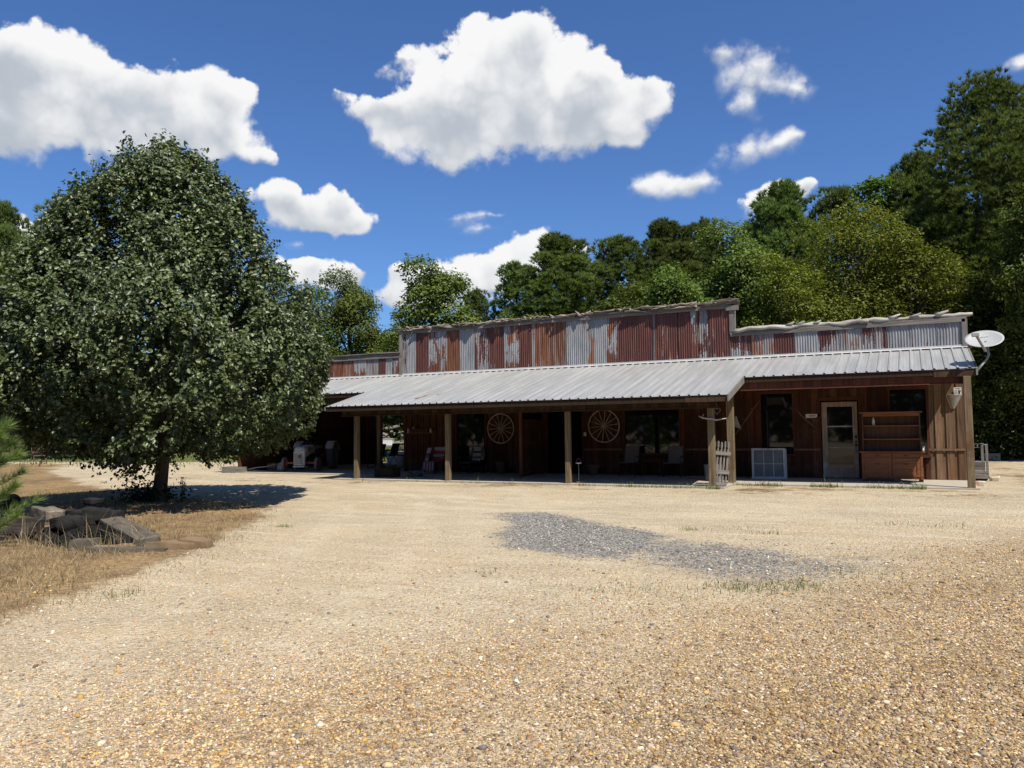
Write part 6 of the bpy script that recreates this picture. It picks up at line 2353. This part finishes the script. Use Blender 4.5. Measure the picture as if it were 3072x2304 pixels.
# a few hanging sprays at the bottom and shoots at the trunk
ex = []
for (ax, ay, az_, dx, dy, dz, k) in ((0.0, -0.3, 1.2, -0.45, -0.30, -0.75, 60), (-0.4, -0.3, 1.3, -0.9, -0.25, -0.55, 70), (-0.9, -0.5, 1.35, -0.8, -0.2, -0.45, 60), (-0.25, -0.15, 0.8, -0.3, -0.2, -0.65, 45)):
    f = rng.uniform(0, 1, k)[:, None]
    ex.append(np.array([[ax, ay, az_]]) + f * np.array([[dx, dy, dz]]) + rng.normal(0, 0.07, (k, 3)))
ex = np.concatenate(ex)
k = len(ex)
Pl = np.concatenate([Pl, ex])
nn_ = unit(rand_unit(k) + np.array([0, 0, 0.4]))
t_ = unit(rand_unit(k) * 0.7 + np.array([0, 0, -0.8]))
t_ = unit(t_ - nn_ * np.sum(t_ * nn_, 1, keepdims=True))
Nl = np.concatenate([Nl, nn_])
Tl = np.concatenate([Tl, t_])
tt = np.concatenate([tt, rng.normal(0, 0.4, k)])
# shoots standing out of the outline
ks = 150
zs_ = rng.uniform(2.6, 7.45, ks)
ts_ = rng.uniform(0, 2 * math.pi, ks)
rs_ = crown_r(zs_, ts_) * 0.97
for i in range(ks):
    o3 = np.array([math.cos(ts_[i]), math.sin(ts_[i]), 0])
    b3 = o3 * rs_[i] + np.array([0, 0, zs_[i]])
    d3 = unit((o3 * rng.uniform(0.1, 0.55) + np.array([0, 0, 1.0]))[None])[0]
    k = 15
    f = np.linspace(0.0, rng.uniform(0.35, 0.62), k)[:, None]
    Pl = np.concatenate([Pl, b3 + d3 * f + rng.normal(0, 0.03, (k, 3))])
    nn_ = unit(rand_unit(k) + o3 * 0.5)
    t_ = unit(rand_unit(k) * 0.7 + o3 * 0.3 + np.array([0, 0, -0.2]))
    t_ = unit(t_ - nn_ * np.sum(t_ * nn_, 1, keepdims=True))
    Nl = np.concatenate([Nl, nn_])
    Tl = np.concatenate([Tl, t_])
    tt = np.concatenate([tt, rng.normal(0, 0.4, k)])
n = len(Pl)
L = rng.uniform(0.064, 0.110, n)
V, F = leaf_arrays(Pl, Nl, Tl, L, L * rng.uniform(0.62, 0.78, n))
np_mesh("crown", V, F, M['pear_leaf'], tint=np.repeat(tt, 6), parent=pear)


def limbs(mb, base, top, r0, r1, n=7, wob=0.08):
    base, top = Vector(base), Vector(top)
    pts = []
    for i in range(n):
        f = i / (n - 1)
        p = base.lerp(top, f)
        if 0 < i:
            p += Vector((random.uniform(-wob, wob), random.uniform(-wob, wob), 0))
        pts.append(p)
    mb.tube(pts, [r0 + (r1 - r0) * (i / (n - 1)) for i in range(n)], 10, 0, 0)
    return pts


mb = MB()
mb.tube([(-0.05, 0, -0.15), (-0.03, 0, 0.0), (0.0, 0, 0.25), (0.06, 0, 0.7), (0.10, 0, 1.1), (0.08, 0, 1.8), (0.05, 0, 3.2), (0.0, 0, 5.0), (0, 0, 7.0)], [0.26, 0.19, 0.15, 0.135, 0.14, 0.12, 0.09, 0.06, 0.015], 14, 0, 0)
for i in range(16):
    a = i * 2.4
    z0 = 0.95 + i * 0.25
    rr = float(np.interp(z0 + 1.2, ZP, RP)) * 0.85
    limbs(mb, (0.07, 0, z0), (rr * math.cos(a), rr * math.sin(a), z0 + 0.9 + 0.05 * i), 0.055, 0.012, 6, 0.06)
mb.tube([(0.05, -0.02, 0.85), (0.16, -0.05, 0.95), (0.35, -0.1, 1.15)], [0.05, 0.04, 0.02], 8, 0, 0)
local_part(pear, "trunk", mb, M['trunk'])
# shoots round the trunk foot
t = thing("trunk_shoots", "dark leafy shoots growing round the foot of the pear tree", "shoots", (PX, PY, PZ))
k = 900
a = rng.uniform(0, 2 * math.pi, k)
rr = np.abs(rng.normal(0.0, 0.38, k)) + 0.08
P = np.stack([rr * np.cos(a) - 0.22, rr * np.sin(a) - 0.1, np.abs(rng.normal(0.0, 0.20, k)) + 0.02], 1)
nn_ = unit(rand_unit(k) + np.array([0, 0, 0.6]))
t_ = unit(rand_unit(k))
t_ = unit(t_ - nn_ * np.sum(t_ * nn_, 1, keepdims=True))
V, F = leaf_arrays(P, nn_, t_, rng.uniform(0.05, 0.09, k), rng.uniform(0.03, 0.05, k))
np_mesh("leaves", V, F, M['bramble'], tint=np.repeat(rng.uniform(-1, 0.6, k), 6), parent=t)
mb = MB()
for i in range(14):
    a = random.uniform(0, 6.28)
    mb.tube([(-0.1 + 0.1 * math.cos(a), -0.05 + 0.1 * math.sin(a), 0), (-0.2 + 0.5 * math.cos(a), -0.1 + 0.5 * math.sin(a), random.uniform(.25, .55))], [0.008, 0.004], 5, 0, 0)
local_part(t, "stems", mb, M['trunk'])
t = thing("weed_stalk", "single dark upright weed right of the pear tree trunk", "weed", (-14.1, 11.9, gzf(-14.1, 11.9)))
k = 90
zz = rng.uniform(0.05, 0.52, k)
P = np.stack([rng.normal(0, 0.03, k), rng.normal(0, 0.03, k), zz], 1)
t_ = unit(rand_unit(k) * 0.6 + np.array([0, 0, 0.8]))
nn_ = unit(np.cross(t_, rand_unit(k)))
V, F = leaf_arrays(P, nn_, t_, rng.uniform(0.05, 0.09, k), rng.uniform(0.012, 0.022, k))
np_mesh("leaves", V, F, M['pear_leaf'], tint=np.repeat(rng.uniform(-1, 0.3, k), 6), parent=t)
mb = MB()
mb.tube([(0, 0, -0.02), (0.01, 0, 0.3), (0, 0, 0.55)], [0.008, 0.006, 0.003], 5, 0, 0)
local_part(t, "stem", mb, M['trunk'])
# black sheet lining the bank; spread over the pit to stand for its shade
t = thing("liner_sheet", "crumpled black sheet lining the pit bank, spread wider in place of shade", "sheet", (-11.9, 8.0, 0.0))
n_ = 34
vs = []
fs = []
for i in range(n_):
    for j in range(n_):
        xx = -1.5 + 2.9 * i / (n_ - 1)
        yy = -0.72 + 1.25 * j / (n_ - 1) - 0.12 * xx
        hgt = gzf(-11.9 + xx, 8.0 + yy) + 0.035
        hgt += 0.42 * math.exp(-((yy - 0.28) / 0.42) ** 2 - ((xx + 0.1) / 0.55) ** 4)
        hgt += 0.05 * mnoise.noise(Vector((xx * 4, yy * 4, 1.0))) + 0.03 * mnoise.noise(Vector((xx * 11, yy * 9, 3.0)))
        vs.append((xx + 0.08 * math.sin(yy * 6), yy + 0.05 * math.sin(xx * 7), hgt))
for i in range(n_ - 1):
    for j in range(n_ - 1):
        p = i * n_ + j
        fs.append((p, p + n_, p + n_ + 1, p + 1))
mb = MB()
mb.add(vs, fs, 0, 0, True)
local_part(t, "sheet", mb, M['cloth_black'])
mb = MB()
mb.rough((-0.12, 0.18, 0.26), (0.14, 0.40, 0.36), 0.03, 3, 0, 0, None, True)
local_part(t, "weight", mb, M['stone_dark'])
# dark bramble over the pit
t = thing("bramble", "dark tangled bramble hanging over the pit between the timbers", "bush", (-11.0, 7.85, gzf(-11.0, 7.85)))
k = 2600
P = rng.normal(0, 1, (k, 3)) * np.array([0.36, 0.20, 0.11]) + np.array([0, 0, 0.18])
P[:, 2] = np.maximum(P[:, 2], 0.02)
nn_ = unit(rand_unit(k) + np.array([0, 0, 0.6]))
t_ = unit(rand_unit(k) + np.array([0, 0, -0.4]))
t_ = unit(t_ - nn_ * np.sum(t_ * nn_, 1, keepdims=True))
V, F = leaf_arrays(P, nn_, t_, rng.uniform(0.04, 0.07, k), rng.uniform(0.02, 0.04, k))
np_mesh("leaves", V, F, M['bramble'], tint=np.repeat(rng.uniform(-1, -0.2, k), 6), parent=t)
mb = MB()
for i in range(20):
    a = random.uniform(0, 6.28)
    mb.tube([(0.1 * math.cos(a), 0.1 * math.sin(a), -0.1), (0.4 * math.cos(a), 0.25 * math.sin(a), 0.3), (0.9 * math.cos(a), 0.5 * math.sin(a), random.uniform(0.05, .35))], [0.008, 0.006, 0.003], 5, 0, 0)
local_part(t, "stems", mb, M['trunk'])


# pines: trunk, whorled boughs, bursts of needles --------------------------------
def needles(P, D, L, wd, per, spread=0.75):
    """bursts of needles: centre P, axis D"""
    n = len(P)
    Pn = np.repeat(P, per, 0)
    Dn = np.repeat(D, per, 0)
    Ln = np.repeat(np.asarray(L), per) * rng.uniform(0.7, 1.1, n * per)
    d = unit(Dn * 0.75 + rand_unit(n * per) * spread)
    s = unit(np.cross(d, rand_unit(n * per))) * wd / 2
    V = np.empty((n * per, 3, 3))
    V[:, 0] = Pn - s
    V[:, 1] = Pn + s
    V[:, 2] = Pn + d * Ln[:, None]
    F = np.arange(n * per * 3).reshape(-1, 3)
    return V.reshape(-1, 3), F


def make_pine(name, label, H, Wd, z0, seed, per=22, nb=150, nt=9000):
    global rng
    keep_ = rng
    rng = np.random.default_rng(seed)
    t = thing(name, label, "tree", (0, 0, 0))
    mb = MB()
    bend = rng.normal(0, 0.2, 2)

    def axis(z):
        return np.array([bend[0] * math.sin(z / H * 3), bend[1] * math.sin(z / H * 3), z])
    mb.tube([tuple(axis(H * f)) for f in np.linspace(-0.01, 0.97, 9)], list(np.linspace(0.21, 0.025, 9)), 9, 0, 0)
    cs, rs, tn, od = [], [], [], []
    for i in range(nb):
        f = (i + rng.uniform(0, 1)) / nb
        z = z0 + (H - z0) * f
        env = math.sqrt(max(0.015, 1 - ((f - 0.30) / 0.705) ** 2))
        a = i * 2.39 + rng.normal(0, 0.35)
        rad = Wd / 2 * env * rng.uniform(0.12, 0.92) ** 0.6
        base = axis(max(z0 * 0.8, z - 0.55 * rad))
        c = axis(z) + np.array([math.cos(a) * rad, math.sin(a) * rad, rng.normal(0, 0.45) * (1 - f)])
        cs.append(c)
        rs.append(rng.uniform(0.115, 0.175) * Wd * (0.75 + 0.25 * env))
        tn.append(rng.normal(0, 0.32))
        od.append((math.cos(a) * (1 - f), math.sin(a) * (1 - f), 0.7))
        mb.tube([tuple(base), tuple((base + c) / 2 + np.array([0, 0, -0.1])), tuple(c)], [0.05 * (1 - f) + 0.015, 0.03 * (1 - f) + 0.01, 0.008], 5, 0, 0, cap=False)
    # leading shoots
    for i in range(7):
        a = i * 0.9
        cs.append(axis(H - 0.35) + np.array([0.32 * math.cos(a), 0.32 * math.sin(a), rng.uniform(-0.5, 0.25)]))
        rs.append(0.055 * Wd)
        tn.append(0.1)
        od.append((0, 0, 1))
    cs, rs, tn, od = np.array(cs), np.array(rs), np.array(tn), unit(np.array(od))
    w = rs ** 2
    idx = rng.choice(len(cs), nt, p=w / w.sum())
    d = rand_unit(nt)
    d[:, 2] = np.where(rng.uniform(0, 1, nt) < 0.55, np.abs(d[:, 2]), d[:, 2])
    P = cs[idx] + d * (rs[idx] * (1.12 - np.abs(rng.normal(0, 0.22, nt))))[:, None] * np.array([1.0, 1.0, 1.1])
    D = unit(d * 0.5 + od[idx] * 0.6 + np.array([0, 0, 0.7]) + rng.normal(0, 0.15, (nt, 3)))
    V, F = needles(P, D, rng.uniform(0.24, 0.36, nt), 0.038, per, 0.5)
    tint = np.clip(tn[idx] + rng.normal(0, 0.3, nt) + 0.2 * d[:, 2], -1, 1)
    tn2 = np.repeat(tint, per * 3) + np.repeat(rng.normal(0, 0.2, nt * per), 3)
    np_mesh("crown", V, F, M['pine_leaf'], tint=np.clip(tn2, -1, 1), parent=t)
    local_part(t, "trunk", mb, M['trunk'])
    rng = keep_
    return t


def make_broad(name, label, H, Wd, z0, seed, mat, nleaf=15000, lsize=0.17, lobes=26, sparse=0.0):
    global rng
    keep_ = rng
    rng = np.random.default_rng(seed)
    t = thing(name, label, "tree", (0, 0, 0))
    mb = MB()
    mb.tube([(0.12 * math.sin(f * 4), 0.1 * math.sin(f * 3 + 1), H * f) for f in np.linspace(-0.01, 0.9, 8)], list(np.linspace(0.20, 0.03, 8)), 9, 0, 0)
    cs, rs, tn = [], [], []
    for i in range(lobes):
        f = (i + 0.5) / lobes
        z = z0 + (H - z0) * (0.06 + 0.86 * f)
        env = math.sin(math.pi * (0.12 + 0.80 * f)) ** 0.7
        a = i * 2.4 + rng.normal(0, 0.4)
        rad = Wd / 2 * env * rng.uniform(0.35, 0.95)
        c = np.array([rad * math.cos(a), rad * math.sin(a), z + rng.normal(0, 0.25)])
        cs.append(c)
        rs.append(rng.uniform(0.20, 0.32) * Wd * (0.65 + 0.35 * env))
        tn.append(rng.normal(0, 0.3))
        mb.tube([(0, 0, max(0.6, z - 0.5 * rad - 0.6)), tuple(c * np.array([0.5, 0.5, 1]) + np.array([0, 0, -0.15])), tuple(c)], [0.06, 0.04, 0.012], 5, 0, 0, cap=False)
    cs.append(np.array([0, 0, H - 0.16 * Wd]))
    rs.append(0.17 * Wd)
    tn.append(0.1)
    cs, rs, tn = np.array(cs), np.array(rs), np.array(tn)
    w = rs ** 2
    idx = rng.choice(len(cs), nleaf, p=w / w.sum())
    d = rand_unit(nleaf)
    d[:, 2] = np.where(rng.uniform(0, 1, nleaf) < 0.6, np.abs(d[:, 2]), d[:, 2])
    rr = rs[idx] * (1 - np.abs(rng.normal(0, 0.28, nleaf))) * (1 + 0.25 * np.sin(d[:, 0] * 7 + idx) * np.sin(d[:, 2] * 6 + d[:, 1] * 5))
    P = cs[idx] + d * rr[:, None] * np.array([1, 1, 0.8])
    N = unit(d * 0.5 + np.array([0.1, -0.1, 0.6]) + rand_unit(nleaf) * 0.7)
    T = unit(d * 0.5 + np.array([0, 0, -0.3]) + rand_unit(nleaf) * 0.8)
    T = unit(T - N * np.sum(T * N, 1, keepdims=True))
    L = lsize * rng.uniform(0.6, 1.25, nleaf)
    V, F = leaf_arrays(P, N, T, L, L * rng.uniform(0.5, 0.75, nleaf), 0.12)
    tint = np.clip(tn[idx] + rng.normal(0, 0.4, nleaf), -1, 1)
    np_mesh("crown", V, F, mat, tint=np.repeat(tint, 6), parent=t)
    local_part(t, "trunk", mb, M['trunk'])
    rng = keep_
    return t


G_TREES = "trees of the wood behind the barn"
# name, base height, base width: prototypes take the first place that uses them
protos = {}


def place(kind, x, y, H, Wd, label, rz=None, group=G_TREES):
    spec = {
        'pineA': (make_pine, dict(H=14.0, Wd=4.6, z0=2.6, seed=21, nb=95), "pine_tree"),
        'pineB': (make_pine, dict(H=13.0, Wd=4.2, z0=2.2, seed=22, nb=84, nt=4700), "pine_tree"),
        'pineC': (make_pine, dict(H=17.0, Wd=6.6, z0=3.2, seed=23, nb=150, nt=9000), "pine_tree"),
        'oakA': (make_broad, dict(H=10.0, Wd=4.8, z0=1.6, seed=31, mat=M['oak_leaf'], nleaf=40000, lsize=0.14), "broadleaf_tree"),
        'oakB': (make_broad, dict(H=9.0, Wd=4.2, z0=1.2, seed=32, mat=M['oak_leaf'], nleaf=38000, lobes=36, lsize=0.14), "broadleaf_tree"),
        'yelA': (make_broad, dict(H=11.0, Wd=5.6, z0=1.6, seed=33, mat=M['yellow_leaf'], nleaf=36000, lobes=40, lsize=0.115), "broadleaf_tree"),
        'yelB': (make_broad, dict(H=8.5, Wd=3.6, z0=1.2, seed=34, mat=M['yellow_leaf'], nleaf=22000, lobes=30, lsize=0.115), "broadleaf_tree"),
        'thin': (make_broad, dict(H=14.0, Wd=2.6, z0=5.0, seed=35, mat=M['oak_leaf'], nleaf=8000, lobes=26, lsize=0.2), "broadleaf_tree"),
    }[kind]
    fn, kw, nm = spec
    z = gzf(x, y) - 0.05
    sc = (Wd / kw['Wd'], Wd / kw['Wd'], H / kw['H'])
    rz = random.uniform(0, 6.28) if rz is None else rz
    if kind not in protos:
        o = fn(nm, label, **kw)
        o.location = (x, y, z)
        o.rotation_euler = (0, 0, rz)
        o.scale = sc
        o['group'] = group
        protos[kind] = o
        return o
    return dup(protos[kind], (x, y, z), rz, label, sc, group)


for args in (
    ('oakA', -29.2, 36.3, 10.3, 4.6, "green leafy tree just right of the pear tree crown"),
    ('oakB', -22.6, 35.1, 10.2, 5.2, "rounded light green tree above the left end of the false front"),
    ('pineB', -24.5, 43.2, 9.9, 2.8, "small pine showing just right of the rounded light green tree"),
    ('pineB', -21.5, 42.4, 11.2, 4.2, "leftmost tall pine above the middle false front"),
    ('pineA', -17.8, 40.8, 12.1, 5.6, "broad dark pine above the middle of the false front"),
    ('pineB', -15.2, 43.3, 12.3, 5.2, "dark pine right of the broad pine over the false front"),
    ('pineA', -12.8, 45.6, 13.4, 5.4, "pine behind the right part of the middle false front"),
    ('pineB', -10.9, 47.6, 13.7, 4.6, "farther slim pine above the step of the false front"),
    ('oakA', -7.3, 38.4, 10.8, 5.0, "rounded dull green tree above the step of the false front"),
    ('oakB', -9.6, 35.2, 8.7, 4.0, "low bright green tree behind the step of the false front"),
    ('pineA', -5.8, 43.4, 14.0, 4.8, "open topped pine in front of the small right cloud"),
    ('pineB', -3.4, 46.9, 14.4, 4.8, "grey green pine right of the open topped pine"),
    ('thin', -1.5, 45.6, 14.7, 2.8, "slender leafy tree rising above the yellow green tree"),
    ('yelA', -1.9, 37.8, 11.2, 6.0, "large yellow green tree above the right false front"),
    ('pineA', 0.6, 46.6, 15.4, 4.6, "dark pine between the slender tree and the huge pine"),
    ('pineC', 3.5, 41.3, 16.6, 7.6, "huge dark pine, tallest in the wood, at the right"),
    ('pineC', 6.4, 44.7, 17.2, 7.2, "tall pine at the right edge beside the huge pine"),
    ('oakA', 4.9, 35.6, 11.0, 4.0, "dark leafy tree cut by the right edge of the photo"),
    ('yelB', -4.8, 35.3, 8.8, 3.6, "olive brown leafy tree just right of the false front step"),
    ('yelB', 0.1, 37.2, 9.6, 4.0, "thin yellowish tree above the right end of the barn"),
    ('oakB', 2.3, 38.3, 7.4, 4.2, "low dark tree behind the satellite dish"),
    ('oakA', 4.0, 39.0, 7.6, 4.6, "low dark tree in the shade right of the satellite dish"),
    ('yelB', -2.6, 40.4, 8.0, 4.2, "leafy understorey tree behind the large yellow green tree"),
    ('oakA', -30.8, 33.9, 9.2, 4.4, "leafy tree half hidden behind the right side of the pear tree"),
    ('oakB', -36.9, 36.9, 8.5, 4.9, "leafy tree hidden behind the middle of the pear tree"),
    ('oakB', -20.6, 38.9, 7.6, 4.4, "low green tree behind the left part of the false front"),
    ('oakA', -12.8, 37.0, 8.2, 4.6, "low green tree behind the middle pines"),
    ('oakB', -26.8, 39.0, 8.2, 4.2, "pale green tree in the gap left of the false front"),
    ('pineA', -47.1, 26.9, 14.6, 3.4, "pine at the left edge of the photo"),
    ('oakA', -46.2, 26.3, 11.0, 4.0, "green leafy tree below the pine at the left edge"),
    ('pineB', -50.6, 32.6, 16.6, 5.2, "pine peeping out behind the left side of the pear tree"),
    ('oakB', -44.5, 30.5, 7.5, 5.0, "low leafy tree behind the left lawn chairs"),
    ('oakA', 8.5, 38.0, 10.0, 5.5, "dark leafy tree beyond the right edge shading the ground"),
    ('pineA', 1.5, 40.5, 11.5, 4.4, "shaded pine left of the huge pine's trunk"),
    ('yelB', -17.2, 37.6, 7.4, 4.0, "low leafy tree under the broad dark pine"),
):
    place(*args)
# the far wood closing the background: too dense to count
k = 85000
x = rng.uniform(-75, 30, k)
dx_ = (x + 20) / 50
y = 56 + rng.normal(0, 2.2, k) - np.clip((-x - 28), 0, 60) * 0.36
top = 7.0 + 4.2 * smooth(x, -30, -18) + 1.3 * np.sin(x * 0.31) + 1.0 * np.sin(x * 0.83 + 2) + np.clip(x + 8, 0, 40) * 0.10
zz = rng.uniform(0, 1, k) ** 0.8 * top
P = np.stack([x, y - np.cos(zz / top * 3.0) * 0.8, zz + gz(x, y)], 1)
N = unit(rand_unit(k) * 0.8 + np.array([0.1, -0.5, 0.6]))
T = unit(rand_unit(k))
T = unit(T - N * np.sum(T * N, 1, keepdims=True))
L = rng.uniform(0.35, 0.75, k)
k2 = 16000
a = rng.uniform(R(25), R(290), k2)  # unseen ring behind the camera, added to darken pane reflections and horizon fill
rr = 42 + rng.normal(0, 2.0, k2)
zz = rng.uniform(0, 1, k2) ** 0.85 * (8.5 + 1.5 * np.sin(a * 9) + 1.0 * np.sin(a * 23))
P2 = np.stack([rr * np.sin(a), rr * np.cos(a), zz - 0.2], 1)
N2 = unit(rand_unit(k2))
T2 = unit(rand_unit(k2))
T2 = unit(T2 - N2 * np.sum(T2 * N2, 1, keepdims=True))
P, N, T = np.concatenate([P, P2]), np.concatenate([N, N2]), np.concatenate([T, T2])
L = np.concatenate([L, rng.uniform(0.8, 1.5, k2)])
k += k2
V, F = leaf_arrays(P, N, T, L, L * 0.7)
o = np_mesh("far_wood", V, F, M['wood_mass'], tint=np.repeat(np.clip(rng.normal(0, 0.5, k) - 0.2, -1, 1), 6))
tag(o, "far dense wood behind the separate trees, plus a ring added out of view", "wood", kind='stuff')
# undergrowth at the forest edge, right of the barn
k = 48000
x = rng.uniform(1.2, 14, k)
y = 38.2 + rng.normal(0, 1.2, k) + (x - 3) * 0.3
zz = rng.uniform(0, 1, k) ** 1.1 * (3.4 + np.sin(x * 1.7))
P = np.stack([x, y, zz + gz(x, y)], 1)
N = unit(rand_unit(k) + np.array([0, -0.2, 0.5]))
T = unit(rand_unit(k))
T = unit(T - N * np.sum(T * N, 1, keepdims=True))
L = rng.uniform(0.08, 0.17, k)
V, F = leaf_arrays(P, N, T, L, L * 0.6)
o = np_mesh("undergrowth", V, F, M['wood_mass'], tint=np.repeat(np.clip(rng.normal(-0.3, 0.5, k), -1, 1), 6))
tag(o, "dark tangled undergrowth along the forest edge right of the barn", "undergrowth", kind='stuff')

# little pine at the left edge -------------------------------------------------------
SXp, SYp = -11.68, 6.48
t = thing("pine_sapling", "bright green young pine with long needles at the left edge", "sapling", (SXp, SYp, gzf(SXp, SYp)))
P, D = [], []
mb = MB()
mb.tube([(0, 0, -0.02), (0.02, 0, 0.6), (0, 0.02, 1.2), (0, 0, 1.75)], [0.025, 0.02, 0.014, 0.006], 7, 0, 0)
for i in range(26):
    z = 0.12 + 1.55 * i / 26
    a = i * 2.4 + random.uniform(-.3, .3)
    Lb = (0.62 * (1 - z / 2.1)) + 0.08
    tip = Vector((Lb * math.cos(a), Lb * math.sin(a), z + 0.45 * Lb))
    mb.tube([(0, 0, z), tuple(tip * 0.55 + Vector((0, 0, z * 0.42))), tuple(tip)], [0.010, 0.008, 0.004], 5, 0, 0)
    for g in (0.35, 0.5, 0.65, 0.8, 0.95, 1.05):
        p = Vector((0, 0, z)).lerp(tip, g)
        P.append(p)
        D.append((tip - Vector((0, 0, z))).normalized() * 0.8 + Vector((0, 0, 0.5)))
P.append(Vector((0, 0, 1.75)))
D.append(Vector((0, 0, 1)))
P = np.array([list(p) for p in P])
D = unit(np.array([list(d) for d in D]))
V, F = needles(P, D, rng.uniform(0.17, 0.25, len(P)), 0.0055, 64, 0.62)
np_mesh("needles", V, F, M['sapling'], tint=np.repeat(rng.uniform(-1, 1, len(P) * 64), 3), parent=t)
local_part(t, "stem", mb, M['trunk'])
# clump of dry reddish leaves among the timbers
